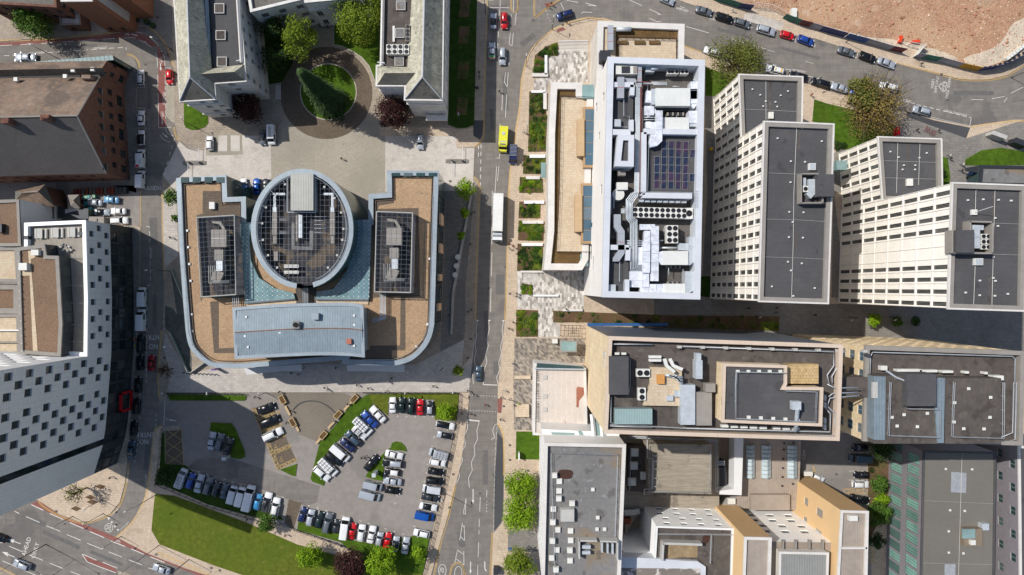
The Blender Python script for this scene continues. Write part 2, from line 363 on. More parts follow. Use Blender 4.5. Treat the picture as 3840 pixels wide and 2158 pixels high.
def leaf_mat(name,a,b,tr=0.25):
 m=bpy.data.materials.new(name);m.use_nodes=True
 nt=m.node_tree;N=nt.nodes;L=nt.links
 bs=N['Principled BSDF'];bs.inputs['Roughness'].default_value=0.7;bs.inputs['Specular IOR Level'].default_value=0.25
 g=N.new('ShaderNodeNewGeometry')
 n1=N.new('ShaderNodeTexNoise');n1.inputs['Scale'].default_value=0.9;n1.inputs['Detail'].default_value=3
 L.new(g.outputs['Position'],n1.inputs['Vector'])
 ad=N.new('ShaderNodeMath');ad.operation='MULTIPLY_ADD';ad.inputs[1].default_value=0.45;
 L.new(g.outputs['Random Per Island'],ad.inputs[0]);L.new(n1.outputs['Fac'],ad.inputs[2])
 mr=N.new('ShaderNodeMapRange');mr.inputs['From Min'].default_value=0.35;mr.inputs['From Max'].default_value=1.05
 L.new(ad.outputs[0],mr.inputs['Value'])
 mx=N.new('ShaderNodeMix');mx.data_type='RGBA'
 L.new(mr.outputs[0],mx.inputs['Factor']);mx.inputs['A'].default_value=(*a,1);mx.inputs['B'].default_value=(*b,1)
 L.new(mx.outputs['Result'],bs.inputs['Base Color'])
 t=N.new('ShaderNodeBsdfTranslucent');L.new(mx.outputs['Result'],t.inputs['Color'])
 ms=N.new('ShaderNodeMixShader');ms.inputs[0].default_value=tr
 L.new(bs.outputs[0],ms.inputs[1]);L.new(t.outputs[0],ms.inputs[2])
 L.new(ms.outputs[0],N['Material Output'].inputs['Surface'])
 return m
leaf_green=leaf_mat('leaf_green',c8(52,84,26),c8(104,138,50))
leaf_lime=leaf_mat('leaf_lime',c8(88,124,14),c8(156,190,36))
leaf_yellow=leaf_mat('leaf_yellow_green',c8(84,106,18),c8(146,164,48))
leaf_olive=leaf_mat('leaf_olive',c8(84,92,36),c8(134,140,64))
leaf_amber=leaf_mat('leaf_amber',c8(122,104,54),c8(166,144,82))
leaf_copper=leaf_mat('leaf_copper',c8(44,22,26),c8(88,52,48))
leaf_dark=leaf_mat('leaf_dark',c8(34,54,22),c8(70,96,40))
leaf_conifer=leaf_mat('leaf_conifer',c8(34,56,28),c8(78,102,52))
def structure(name,mb,mats,label=None):
 o=mb.build(name,mats)
 return tag(o,label,None,None,'structure')
# ground, roads, pavements
Z_R,Z_P=0.004,0.12
ZC=[0]
def sheet(name,pts,z,mat):
 ZC[0]+=1;z=z+.00012*(ZC[0]%16)
 return structure(name,MB().sheet(pts,z),mat)
SLABS=[]
def inside(q,p):
 c=False;n=len(p)
 for i in range(n):
  (x1,y1),(x2,y2)=p[i][:2],p[i-1][:2]
  if(y1>q[1])!=(y2>q[1])and q[0]<(x2-x1)*(q[1]-y1)/(y2-y1)+x1:c=not c
 return c
def lift(q):
 return Z_P+.012 if any(inside(q,p)for p in SLABS)else 0.0
def slab(name,pts,z,mat,z0=-0.05):
 SLABS.append(pts)
 return structure(name,MB().prism(pts,z0,z,0,1),[kerb_m,mat])
sheet('ground',[(-1600,-1600),(1600,-1600),(1600,1600),(-1600,1600)],0.0,paving_grey)
sheet('road',S('T1 -160,200 1500,200 1420,1200 1300,1448 T4 1300,0 1340,760 1300,1448 T7 1300,0 1260,640 1200,950 1000,1300 640,1240 -200,700 -200,300 820,-60 T4 800,1300 900,200 760,200 420,260 420,-100 900,-200 T1 880,1000 900,380 -160,520'),Z_R,asphalt)
sheet('main_road',S('T7 -160,760 290,880 1000,1240 1560,1440 1640,1520 2100,1700 -300,1700'),0.008,asphalt)
sheet('avenue',S('T2 1000,-200 2700,-200 2050,170 1450,460 1350,900 1320,1448 T5 1320,0 1270,900 1240,1448 T8 1230,0 1280,600 1200,1200 1180,1700 560,1700 780,1000 880,300 900,0 T5 930,1100 960,0 T2 960,1000'),0.006,asphalt)
sheet('curved_road',S('T2 1400,-300 T3 0,-300 700,120 1700,430 2250,560 2800,300 2800,1000 2100,1010 1300,900 600,700 -200,420 T2 1500,300'),0.002,asphalt)
sheet('car_park',S('T7 1190,130 1900,100 T8 0,60 900,60 760,900 620,1250 100,1300 T7 2100,1150 1160,800 1200,330'),0.010,carpark_m)
sheet('yard',S('T4 470,0 1050,0 1050,270 880,260 640,230 440,210'),0.012,carpark_m)
sheet('service_yard',S('T9 880,380 1420,380 1430,1448 1100,1448 880,760'),0.126,carpark_m)
sheet('drive',S('T7 1480,580 1700,560 1950,640 2400,780 2380,900 2300,930 1900,780 1400,640'),0.013,asphalt)
sheet('lay_by',S('T8 1172,370 1190,400 1216,430 1220,600 1214,1000 1200,1050 1146,1120 1150,700 1166,500'),0.011,asphalt_dark)
sheet('lay_by',S('T3 1690,830 1760,860 1900,905 2170,960 2140,1040 1950,1000 1700,930'),0.127,asphalt_dark)
civic=S('T1 -200,330 0,315 350,285 650,262 900,235 955,212 1010,195 1100,200 1180,245 1250,340 1290,430 1310,560 1310,920 1345,1060 1280,1200 1222,1310 1212,1448 ' 'T4 1218,300 1222,500 1232,700 1228,1030 1205,1060 1186,1448 T7 1186,100 1215,138 1250,138 1250,80 1860,78 2576,75 ' 'T8 0,75 890,75 960,75 962,0 T5 965,1448 990,1200 1012,960 1028,500 1046,0 T2 1046,1448 1035,1390 1010,1340 985,1325 1000,1110 1040,1075 1062,1010 1072,800 1088,400 1102,0 1106,-260 T1 -200,-260')
slab('pavement',civic,Z_P,paving)
sheet('block_paving',S('T1 1245,600 1310,600 1310,925 1290,918 1243,870'),Z_P+.005,setts)
sheet('forecourt',S('T1 1345,1065 1420,1118 1535,1132 1550,1020 2030,1020 2036,1330 1960,1448 1320,1448 1222,1312 1280,1200'),Z_P+.004,plaza_pale)
sheet('forecourt',S('T2 330,1020 862,1025 865,1115 1000,1112 990,1330 985,1440 330,1440'),Z_P+.004,plaza_pale)
sheet('plaza',S('T1 2030,1020 2080,960 2140,900 T2 290,900 330,1020 330,1448 T5 240,260 60,260 T1 1960,1448 2036,1330'),Z_P+.008,setts)
ring_c=P('1',2450,700)
sheet('setts_circle',circle(P('N',1224,350),11.6,48),Z_P+.012,setts_brown)
sheet('disabled_bay',S('T1 1545,1010 1815,1010 1822,1162 1545,1170'),Z_P+.012,setts)
for a,b in((1640,1705),(1732,1800)):
 sheet('disabled_bay',S('T1 %d,1018 %d,1018 %d,1136 %d,1136'%(a,b,b,a)),Z_P+.016,plaza_pale)
sheet('promenade',S('T5 930,1110 1000,1110 965,1448 T8 962,0 960,72 0,72 T7 2576,74 1255,76 1270,0 T4 1270,1340 1230,1180 1240,1060 1420,1380 1700,1300 T5 560,1300'),Z_P+.006,promenade_m)
sheet('pavement_strip',S('T4 1222,0 1320,0 1340,480 1260,560 1232,600'),Z_P+.006,promenade_m)
sheet('pavement_strip',S('T5 720,0 1000,0 960,400 940,700 920,1300 740,1300 780,300'),Z_P+.005,paving_grey)
sheet('pavement_strip',S('T5 960,440 1028,440 1012,960 980,1240 905,1320 930,1000 930,700'),Z_P+.009,paving)
sheet('side_path',S('T1 930,0 1290,0 1300,400 1240,330 1180,240 1100,195 1010,190 950,205'),Z_P+.005,paving_grey)
sheet('side_path',S('T2 1020,0 1100,0 1085,400 1068,905 995,905 1010,400'),Z_P+.005,paving)
sheet('corner_paving',S('T2 990,905 1066,905 1058,1012 1040,1050 990,1020'),Z_P+.013,asphalt_dark)
sheet('corner_paving',S('T2 290,945 800,960 900,975 990,960 1058,1010 1038,1062 1000,1100 866,1112 862,1022 290,1018'),Z_P+.010,paving_warm)
slab('pavement',S('T7 290,885 450,990 600,1046 700,1040 825,988 900,900 940,750 955,600 985,200 1000,0 T4 1030,1100 1050,700 1055,275 900,240 700,300 T7 500,0 -60,600 100,830'),Z_P,paving_warm)
slab('pavement',S('T1 890,430 955,412 1010,440 1040,520 1026,560 1024,1448 T4 1050,-40 850,-40 T1 780,1300 780,420'),Z_P,paving_grey)
sheet('frontage',S('T7 845,610 1000,20 T4 1048,700 1052,290 960,250 960,1448 T7 930,20 900,420 700,690'),Z_P+.004,paving_grey)
slab('pavement',S('T7 1220,325 1165,350 1150,400 1128,600 1090,850 1060,930 990,1050 870,1158 1000,1225 1100,1280 1250,1340 1400,1398 1560,1448 1640,1480 2000,1650 T8 800,1700 560,1448 640,1220 300,1340 T7 2230,1110 1640,940 1230,780 1205,640'),Z_P,paving_warm)
slab('pavement',S('T8 888,78 962,78 940,300 900,600 850,800 800,1000 740,1200 672,1448 620,1700 540,1700 612,1448 700,1050 782,700 842,400'),Z_P,paving_warm)
slab('corner_kerb',S('T7 -200,1300 0,1380 130,1448 300,1600 -200,1600'),Z_P,paving)
slab('central_reserve',S('T7 880,1410 960,1430 1080,1500 900,1500'),Z_P,paving)
slab('pavement',S('T8 1110,1700 1124,1448 1140,1130 1165,1105 1200,1060 1216,1000 1221,600 1216,425 1190,350 1168,310 1175,0 T5 1178,1448 1203,1200 1233,900 1243,400 1253,0 T2 1253,1448 1268,1240 1292,1085 1300,1000 1332,800 1346,600 1382,450 1450,335 1580,222 1700,166 1850,130 1950,133 2030,155 2300,250 ' 'T3 30,350 160,400 250,440 640,560 820,606 1000,642 1130,692 1240,724 1480,800 1700,850 1900,895 2170,950 2400,915 2500,900 2800,900 T9 2800,1700 1400,1700'),Z_P,paving_warm)
sheet('university_paving',S('T6 -200,800 2700,900 2700,1300 -200,1300'),Z_P+.005,paving_grey)
sheet('university_paving',S('T3 180,720 360,720 300,1448 T6 250,0 240,860 150,820 T3 200,1448'),Z_P+.007,paving_grey)
sheet('university_paving',S('T3 1150,1150 1250,1080 1700,880 2140,1040 2576,900 2700,1448 1900,1448 1150,1448 T6 1240,800 1130,800'),Z_P+.009,paving_grey)
sheet('buff_paving',S('T3 910,640 1000,740 1240,800 1480,860 1700,900 1500,780 1100,690 920,625'),Z_P+.010,paving_warm)
sheet('mosaic_paving',S('T2 1620,380 1850,380 1860,620 1560,625 1545,690 1445,690 1445,600 1550,575 1550,420'),Z_P+.006,mosaic)
sheet('mosaic_paving',S('T5 1470,600 1830,590 1815,890 1590,895 1585,980 1640,1000 1640,1100 1475,1095 1475,890 1320,885 1320,600'),Z_P+.006,mosaic)
sheet('mosaic_paving',S('T5 1300,1105 1830,1105 1830,1290 1445,1290 1440,1448 T8 1435,360 1295,355 1290,0 T5 1290,1400'),Z_P+.008,mosaic_dark)
sheet('service_paving',S('T8 1250,1110 1480,1110 1470,1270 1250,1270'),Z_P+.008,paving_grey)
ne=S('T3 -200,-60 60,30 260,92 520,165 760,240 900,278 1010,292 1180,347 1330,397 1610,475 1900,547 2100,598 2300,600 2450,565 2600,470 2800,300 2800,-300 -200,-300')
slab('pavement',ne,Z_P,paving_warm)
sheet('vehicle_crossing',S('T3 480,105 560,110 780,175 755,230 560,180 470,150'),Z_P+.006,plaza_pale)
site=S('T3 -100,-80 240,5 330,25 500,66 660,66 790,125 950,190 1250,270 1650,370 1800,400 2100,500 2200,525 2300,512 2450,462 2600,380 2900,160 2900,-500 -100,-500')
sheet('cleared_site',site,Z_P+.012,rubble_m)
sheet('pale_rubble_bank',smooth(S('T3 2120,440 2300,380 2400,320 2480,190 2550,150 2600,150 2600,370 2450,445 2300,500 2200,505'),3,True),Z_P+.02,rubble_pale)
sheet('concrete_strip',smooth(S('T3 900,170 1100,200 1400,280 1600,300 1900,370 2060,430 2050,470 1800,400 1500,320 1200,250 930,185'),3,True),Z_P+.02,rubble_pale)
for p in('T2 1268,-100 1268,60 1285,90 1310,92 1325,70 1326,-100','T2 1440,-60 1438,100 1448,122 1470,115 1560,50 1700,-30','T8 815,1448 830,1385 850,1362 880,1355 910,1372 925,1448 925,1600 815,1600','T3 2470,748 2490,722 2640,690 2640,735 2490,762'):
 slab('traffic_island',smooth(S(p),3,True),Z_P,asphalt)
def lawn(pts,m=None,sm=False,z=0.17):
 p=S(pts)if isinstance(pts,str)else pts
 ZC[0]+=1;z+=.0025*(ZC[0]%24)
 if sm:p=smooth(p,4,True)
 o=structure('lawn',MB().prism(p,0.02,z,0,1),[kerb_m,m or grass])
 return o
def edging(p,w=0.25,z=0.22):
 o=structure('kerb_edging',MB().ring(p,inset(p,w),0.02,z,0,zi=0.1),kerb_m)
lawn(circle(P('N',1232,346),6.95,48));edging(ccw(circle(P('N',1232,346),7.15,48)))
lw=S('T2 -60,-100 310,-100 300,420 260,640 235,575 205,500 150,435 80,390 0,352 -60,345');lawn(lw);edging(ccw(lw))
lawn('T1 1382,770 1560,800 1565,925 1540,955 1490,975 1440,978 1395,960 1382,930')
lawn('T1 1880,100 2120,100 2190,300 2200,480 2120,620 2000,640 1950,300',grass_shade)
lawn('T2 820,-100 1020,-100 1010,400 996,940 940,962 870,965 800,938',grass_shade)
for y in(0,200,465,735):
 structure('flower_bed',MB().prism(S('T2 %d,%d %d,%d %d,%d %d,%d'%(892-y//40,y,970-y//40,y,958-y//40,y+132,880-y//40,y+132)),.1,.26),soil)
lawn('T7 1262,88 1850,98 1846,128 1830,138 1275,136')
lawn('T7 1585,300 1740,308 1770,350 1840,520 1838,560 1800,576 1720,560 1690,545 1745,420 1610,372 1575,370')
lawn('T7 2100,655 2230,610 2218,705 2190,700')
lawn('T7 2576,215 2560,270 2400,450 2330,720 2345,745 2430,776 2440,740 2360,640 2420,570 2500,470 2576,400 T8 60,400 240,160 350,250 355,95 190,95 100,150 0,250',grass)
lawn('T8 200,88 885,84 878,160 862,290 700,280 698,130 355,125 350,250 240,160',grass_dry)
lawn('T8 370,490 380,455 410,442 450,450 480,480 494,520 440,510 330,510')
lawn('T8 180,705 260,590 330,520 320,640 310,740 250,730')
lawn('T7 1158,770 1200,640 1215,380 1235,380 1240,610 1390,620 1640,830 1900,920 2110,1005 2130,1030 1950,1020 1560,915 1230,770',grass_shade,z=.16)
lawn('T7 2240,1040 2576,1130 T8 0,1170 300,1220 540,1150 660,1170 610,1448 580,1520 200,1380 0,1200 T7 2230,1105')
lawn('T7 1165,835 1310,850 1850,1050 2230,1215 2576,1310 T8 640,1448 560,1600 0,1700 T7 2200,1600 1830,1448 1600,1370 1200,1215 1138,1110 1150,980',grass_dry)
lawn('T3 185,510 260,530 440,590 300,690 250,725 185,722')
lawn('T3 1000,748 1100,780 1480,870 1600,930 1620,1020 1250,1130 1140,1080 1150,940 985,915')
lawn('T3 1955,1180 2000,1185 2020,1330 2000,1448 1940,1448')
lawn('T3 2130,1200 2250,1130 2400,1110 2640,1150 2640,1240 2250,1245 2130,1240')
lawn('T8 1312,368 1484,370 1484,580 1308,575')
lawn('T6 150,640 240,640 245,800 145,790',grass_shade)
bed_rects=['T2 1450,420 1540,350 1620,320 1625,425 1550,420 1530,550 1440,550','T2 1410,690 1525,690 1540,910 1405,910','T2 1405,910 1540,910 1537,1140 1400,1140','T2 1365,1165 1535,1190 1530,1310 1362,1305','T2 1338,1330 1510,1345 1510,1448 1335,1448','T5 1335,80 1495,80 1490,205 1328,205','T5 1330,220 1520,245 1515,375 1325,370','T5 1322,395 1512,410 1510,598 1318,598','T5 1352,690 1435,705 1435,775 1352,770','T5 1312,890 1474,895 1474,1092 1310,1092','T5 1588,898 2400,930 T6 740,940 735,1050 0,1030 T5 1830,985 1588,985','T9 1400,560 1560,600 1560,900 1400,1200']
for i,b in enumerate(bed_rects):
 p=S(b)
 structure('planting_bed',MB().prism(p,.05,.26,0,1),[kerb_m,soil])
for b in['T2 1415,915 1535,915 1530,1020 1470,1140 1470,1030 1410,1000','T2 1430,1190 1530,1195 1525,1300 1440,1290','T2 1345,1335 1505,1350 1505,1420 1400,1400','T5 1445,90 1490,90 1486,200 1440,195','T5 1335,228 1515,250 1500,330 1340,300','T5 1435,415 1508,420 1505,590 1430,590','T5 1330,940 1470,940 1465,1030 1330,1030','T6 600,980 735,985 732,1048 600,1040']:
 structure('lawn',MB().sheet(S(b),.27),grass_dry)
structure('ramp',MB().prism(S('T5 820,1075 830,765 970,20 985,20 850,765 832,1075'),.1,.55),promenade_m)
# painted markings
mk_w,mk_y,mk_b=MB(),MB(),MB()
def line(mb,pts,w=0.11,z=0.02,dash=None):
 pts=[Vector(p)for p in pts]
 def seg(a,b):
  d=(b-a)
  if d.length<1e-4:return
  n=Vector((-d.y,d.x)).normalized()*w/2
  zz=max(z,lift((a+b)/2))
  mb.add([(*(a+n),zz),(*(a-n),zz),(*(b-n),zz),(*(b+n),zz)],[(0,1,2,3)])
 if not dash:
  for a,b in zip(pts,pts[1:]):seg(a,b)
  return
 on,off=dash;t=0.0
 for a,b in zip(pts,pts[1:]):
  L=(b-a).length;u=(b-a)/max(L,1e-6);s=0.0
  while s<L:
   ph=t%(on+off)
   step=min((on-ph)if ph<on else(on+off-ph),L-s)
   step=max(step,1e-3)
   if ph<on:seg(a+u*s,a+u*(s+step))
   s+=step;t+=step
def WL(txt,w=0.12,z=0.02,dash=None,sm=False,mb=mk_w):
 p=S(txt)
 if sm:p=smooth(p,4)
 line(mb,p,w,z,dash)
def DY(txt,off=0.28,z=0.02,sm=True):
 """double yellow lines"""
 p=S(txt)
 if sm:p=smooth(p,4)
 line(mk_y,p,0.12,z)
 q=[]
 for i,a in enumerate(p):
  d=Vector(p[min(i+1,len(p)-1)])-Vector(p[max(i-1,0)])
  n=Vector((-d.y,d.x)).normalized()*off
  q.append((a[0]+n.x,a[1]+n.y))
 line(mk_y,q,0.12,z)
DY('T1 -100,325 0,312 350,300 650,272 900,243 990,205');DY('T1 1100,210 1175,255 1243,345 1275,420 1297,500');DY('T1 952,412 1000,428 1035,470 1042,515')
DY('T1 1299,955 1315,1020 1345,1070');DY('T2 1094,0 1080,400 1070,700 1064,1000 1045,1060 1000,1105');DY('T2 990,1330 1020,1360 1045,1448');DY('T5 1040,0 1028,300 1016,700 1010,965',-.3)
DY('T5 1250,0 1242,400 1230,800 1222,965');DY('T2 2030,158 1850,134 1700,170 1580,226 1450,340 1388,450 1350,600 1335,800 1302,1000 1292,1085');DY('T2 1268,1240 1258,1340 1252,1448')
DY('T4 1213,0 1216,300 1224,500 1228,655');DY('T4 1215,1048 1198,1250 1186,1448',-.28);DY('T7 1185,0 1188,100 1200,130');DY('T7 1215,322 1170,335 1150,390 1130,600 1095,840 1060,925 985,1050 870,1160')
DY('T7 960,600 948,740 905,900 835,985 700,1040 600,1050 450,1000 330,930 290,890',.28);DY('T7 1180,1280 1400,1372 1560,1444 1700,1500');DY('T8 852,775 800,1000 742,1200 690,1448',.3)
DY('T8 1136,1125 1130,1250 1120,1448',-.28);DY('T8 1170,315 1195,350 1214,430 1216,700',.2);DY('T2 1272,-40 1270,60 1285,92 1312,94 1328,70 1328,-40');DY('T2 1445,-40 1443,100 1455,130 1480,118 1570,48 1690,-30')
DY('T3 1620,478 1900,550 2100,603 2300,606 2450,575 2600,480',.3);DY('T3 2170,948 2400,915 2500,905 2640,910',-.3);DY('T3 0,345 30,352 160,398');DY('T8 818,1448 832,1390 852,1366 880,1360 905,1374 922,1448')
WL('T8 850,1448 855,1400 880,1380 900,1400 905,1448',sm=True);DY('T9 985,630 1000,660 1000,700',.2);DY('T7 0,1395 60,1420 130,1460')
WL('T1 0,345 350,325 700,300 1000,282 1100,320',dash=(3,2.2));WL('T1 970,230 1070,252',);WL('T1 1120,280 1160,310 1190,345',sm=True);WL('T1 1045,300 1100,330 1135,355')
WL('T1 1165,400 1178,440 1180,505',sm=True);WL('T1 1210,380 1235,430 1238,505');WL('T1 1240,510 1280,512');WL('T1 1184,560 1184,650');WL('T1 1187,700 1190,960 1285,955');WL('T1 1238,560 1242,890',dash=(.9,.6))
WL('T1 30,420 947,355 947,375',dash=(1.4,.8));WL('T1 1240,960 1255,1000 1300,1020',sm=True);WL('T1 1202,1015 1230,1050 1280,1068',sm=True);WL('T1 1030,655 1088,658 1088,600');WL('T1 1030,810 1088,815 1088,960 1030,962');WL('T1 1088,960 1095,1400',dash=(1,.7))
WL('T1 1310,1040 1262,1190',dash=(.9,.9));WL('T1 1275,1210 1222,1305',.2,dash=(.9,.9));WL('T1 1262,1210 1238,1270',.2,dash=(.9,.9))
WL('T4 1095,265 1120,268 1125,340 1128,705 1098,712',dash=(1.2,.7));WL('T4 1232,690 1230,860 1226,1035',.15,dash=(1,.9));WL('T4 1245,900 1241,1035',.15,dash=(1,.9));WL('T4 1105,870 1100,1060 1098,1448',dash=(.8,.6))
WL('T7 1052,0 1040,420 1010,600',dash=(.8,.6));WL('T7 1172,240 1166,330',dash=(.6,.6));WL('T7 1245,0 1228,330');WL('T4 1055,0 1055,270',mb=mk_y)
for a in('110,968 145,985','195,1008 298,1052','350,1078 452,1118','502,1142 605,1186','655,1208 760,1250','815,1272 915,1312','965,1332 1065,1370','1112,1392 1170,1410','-60,1190 20,1205','68,1230 170,1272','220,1295 322,1336','375,1358 475,1398','530,1420 640,1462','20,1340 130,1388','175,1408 270,1448'):
 WL('T7 '+a,.16)
for a in('235,918 325,960','375,985 475,1030','522,1052 625,1097','675,1120 780,1165','832,1190 937,1232','985,1250 1078,1290','1128,1310 1235,1352'):
 WL('T7 '+a,.2)
WL('T7 724,1335 615,1288 655,1348 755,1388',.16);WL('T7 755,1388 870,1430',.16);WL('T7 770,1350 880,1395',.16)
WL('T2 1115,58 1260,60');WL('T2 1192,0 1188,90 1180,200 1170,420',dash=(4,1.5));WL('T2 1292,0 1290,100');WL('T2 1275,110 1270,185');WL('T2 1312,100 1302,190')
for a in('1268,248 1258,335 1280,345 1290,250','1262,390 1258,490','1232,545 1222,625','1252,545 1244,655 1226,620','1210,710 1203,830','1240,710 1230,885','1190,930 1188,1000','1195,1090 1185,1190 1165,1185','1165,1250 1152,1448','1182,1250 1170,1360','1080,2 1140,2','1800,105 1812,92 1882,95','1645,25 1670,75','1690,5 1775,20','1830,25 1925,48 1850,40','2160,0 2255,45','2310,70 2400,112 2370,108','2540,50 2576,62','2310,140 2370,165 2400,160'):
 WL('T2 '+a)
WL('T2 1535,80 1560,150 1590,185',dash=(.3,.6));WL('T2 1048,1085 1042,1448',.16,dash=(1.0,.9));WL('T2 1030,1090 1028,1200',.16,dash=(1.0,.9));WL('T5 1132,0 1128,400',dash=(6,3));WL('T5 1130,460 1118,900 1110,960',dash=(6,3))
def zig(txt,closed=False):WL(txt,.12)
zig('T5 1020,975 1010,1050 1016,1080 1002,1150 1012,1200 998,1260 1005,1310 985,1380 990,1448');zig('T5 1105,978 1110,1040 1092,1110 1102,1160 1082,1230 1092,1280 1072,1340 1078,1390 1062,1448')
zig('T5 1216,975 1206,1045 1212,1100 1195,1160 1200,1220 1180,1290 1188,1340 1165,1400 1175,1448');WL('T5 1000,970 1030,972',.3);WL('T5 1100,972 1118,972',.3);WL('T5 1206,974 1224,974',.3)
WL('T8 938,282 1036,292',.3);WL('T8 1060,18 1170,22',.2);WL('T8 1070,0 1062,18');WL('T8 960,98 1165,105',dash=(.25,.45));WL('T8 945,210 1170,222',dash=(.25,.45))
zig('T8 945,290 947,345 922,405 930,470 902,530 910,590 880,650 885,710 858,770');zig('T8 1036,292 1016,360 1022,425 995,485 1002,545 975,600 982,660 953,720 960,790');zig('T8 1150,322 1135,365 1150,415 1125,430')
WL('T8 1150,320 1170,312 1155,500 1145,900 1142,1120',.08,dash=(1,.3));WL('T8 1042,860 1038,970');WL('T8 1035,1025 1032,1140',dash=(2,.8));WL('T8 1030,1200 1026,1310');WL('T8 1024,1370 1022,1448');WL('T8 1092,810 1090,860');WL('T8 1091,890 1090,980',dash=(.4,.4))
for a in('937,860 915,985 930,990 937,860','908,1058 888,1185','922,1075 924,1190 893,1155','908,1072 922,1090','872,1258 850,1358','876,1262 914,1290','918,1268 920,1370 862,1325'):
 WL('T8 '+a)
WL('T3 42,200 320,280',dash=(6,5));WL('T3 385,292 480,325');WL('T3 545,342 640,370');WL('T3 650,375 1200,540',.08,dash=(2,8));WL('T3 1600,740 1760,780',.12,dash=(.9,.6));WL('T3 1770,785 2180,885',.14,dash=(1,.7));WL('T3 2180,885 2170,945')
WL('T3 2180,748 2270,750');WL('T3 2335,742 2430,725');WL('T3 2475,702 2570,655');WL('T3 2425,768 2450,735');WL('T3 1690,830 1900,885 2180,948',.07)
for a in('480,188 540,210','860,290 862,318 842,310','1000,305 1010,350 985,348','1180,345 1178,395 1165,390','1330,395 1322,435 1300,430','655,492 720,490','780,520 830,525','950,570 985,578','1122,610 1150,615'):
 WL('T3 '+a)
for x,y in((1432,655),(1492,668),(1555,690),(1618,708),(1682,725),(1745,747),(1803,767),(2120,862),(2316,925),(2382,942),(2446,962)):
 WL('T7 %d,%d %d,%d'%(x-8,y-3,x+10,y+3),.09);WL('T7 %d,%d %d,%d'%(x,y,x-4,y+14),.09)
for x,y in((14,1003),(78,1022),(142,1038),(205,1060),(332,1100),(398,1120),(464,1140),(548,1080),(595,880),(625,745),(640,680),(650,615),(712,345),(697,412),(682,482),(582,945),(420,850),(448,770),(460,655),(472,590),(405,910),(422,255),(488,258),(555,258),(620,258),(685,256),(205,400),(120,510),(20,600),(248,345),(290,300)):
 WL('T8 %d,%d %d,%d'%(x-8,y,x+8,y),.09);WL('T8 %d,%d %d,%d'%(x,y-7,x,y+7),.09)
def tri(pts,mb=mk_w,z=0.02):mb.sheet(S(pts),z)
for a in('805,1012 832,1018 812,1034','832,1042 850,1046 834,1062','856,1072 874,1080 858,1092','878,1100 896,1104 882,1118'):
 tri('T7 '+a)
def arrow(t,x0,y0,x1,y1,hw=9,w=.2):
 """lane arrow from tail to head"""
 a,b=Vector(P(t,x0,y0)),Vector(P(t,x1,y1));d=(b-a).normalized();n=Vector((-d.y,d.x));h=hw/29.8
 c=b-d*h*3.2
 mk_w.add([(*(a+n*w/2),.02),(*(a-n*w/2),.02),(*(c-n*w/2),.02),(*(c+n*w/2),.02)],[(0,1,2,3)])
 mk_w.add([(*b,.021),(*(c+n*h),.021),(*(c-n*h),.021)],[(0,1,2)])
arrow('7',155,1212,62,1178,14);arrow('7',110,1312,14,1272,14);WL('T7 50,1285 60,1308',.2);arrow('8',988,802,988,912,9);arrow('8',970,1345,968,1440,9);WL('T8 1075,1345 1077,1400 1088,1418',.25)
arrow('1',1204,480,1206,535,8);arrow('1',1216,888,1218,940,7);arrow('1',1215,1000,1262,1035,9);arrow('7',1322,290,1262,280,8);WL('T7 1240,270 1262,282');arrow('1',985,258,1038,270,7)
def hatch(quad,n,w=0.13,mb=mk_b,z=0.02):
 a,b,c,d=[Vector(q)for q in quad]
 L=lambda s,t:(a*(1-s)+b*s)*(1-t)+(d*(1-s)+c*s)*t
 for s0,t0,s1,t1 in((0,0,1,0),(1,0,1,1),(1,1,0,1),(0,1,0,0)):
  line(mb,[L(s0,t0),L(s1,t1)],w,z)
 for i in range(n):
  line(mb,[L(0,i/n),L(1,(i+1)/n)],w,z);line(mb,[L(1,i/n),L(0,(i+1)/n)],w,z)
hatch(S('T7 1240,352 1362,345 1376,620 1240,622'),3,.12)
for k,(l,r_)in enumerate((((1945,290),(2095,232)),((1968,380),(2105,325)),((2000,445),(2140,400)),((2040,545),(2178,485)),((2080,655),(2220,590)))):
 (x0,y0),(x1,y1)=l,r_
 hatch(S('T7 %d,%d %d,%d %d,%d %d,%d'%(x0,y0-22,x0+10,y0,x1+8,y1,x1,y1-22)),1,.12)
 q=S('T7 %d,%d %d,%d %d,%d %d,%d'%(x0,y0-20,x0+10,y0,x1+8,y1,x1,y1-20))
 a,b,c,d=[Vector(v)for v in q]
 for i in range(5):
  s0,s1=i/5,(i+1)/5
  line(mk_b,[a.lerp(d,s0),b.lerp(c,s1)],.11,.02);line(mk_b,[b.lerp(c,s0),a.lerp(d,s1)],.11,.02)
hatch(S('T7 1888,200 1915,200 2100,640 2080,660'),9,.12)
hatch(S('T9 1222,798 1400,798 1400,835 1222,835'),1,.1,mk_y)
for i in range(6):WL('T9 %d,798 %d,835'%(1240+i*28,1222+i*28),.09,mb=mk_y)
hatch(S('T9 1404,1235 1446,1235 1446,1350 1404,1350'),3,.1,mk_y)
for y in(528,665,733,595):WL('T9 1262,%d 1400,%d'%(y,y+2),.1)
arc=MB();ctr=P('7',2340,330);pr=smooth(S('T7 2200,205 2240,165 2290,145 2345,140 2400,150 2460,180 2515,230'),4)
line(arc,pr,.25,Z_P+.022);structure('paving_arc',arc,asphalt_dark)
sheet('memorial_garden',S('T7 1990,80 2576,78 T8 100,120 0,230 T7 2560,200 2390,450 2240,390 2170,260 2110,130'),.018,mk('garden_setts',c8(140,130,117),.9,((.1,.12),(2,.12),(8,.14)),brick=(.25,.15,c8(128,118,106),c8(112,104,94),.02,'g')))
sheet('garden_path',S('T7 1860,85 1990,80 2110,135 2200,330 2250,400 2400,455 2310,735 2210,700 2230,600 2040,190 1900,180'),.016,carpark_m)
sheet('disabled_bays',S('T7 1885,195 2060,165 2225,590 2085,660'),.017,setts_brown)
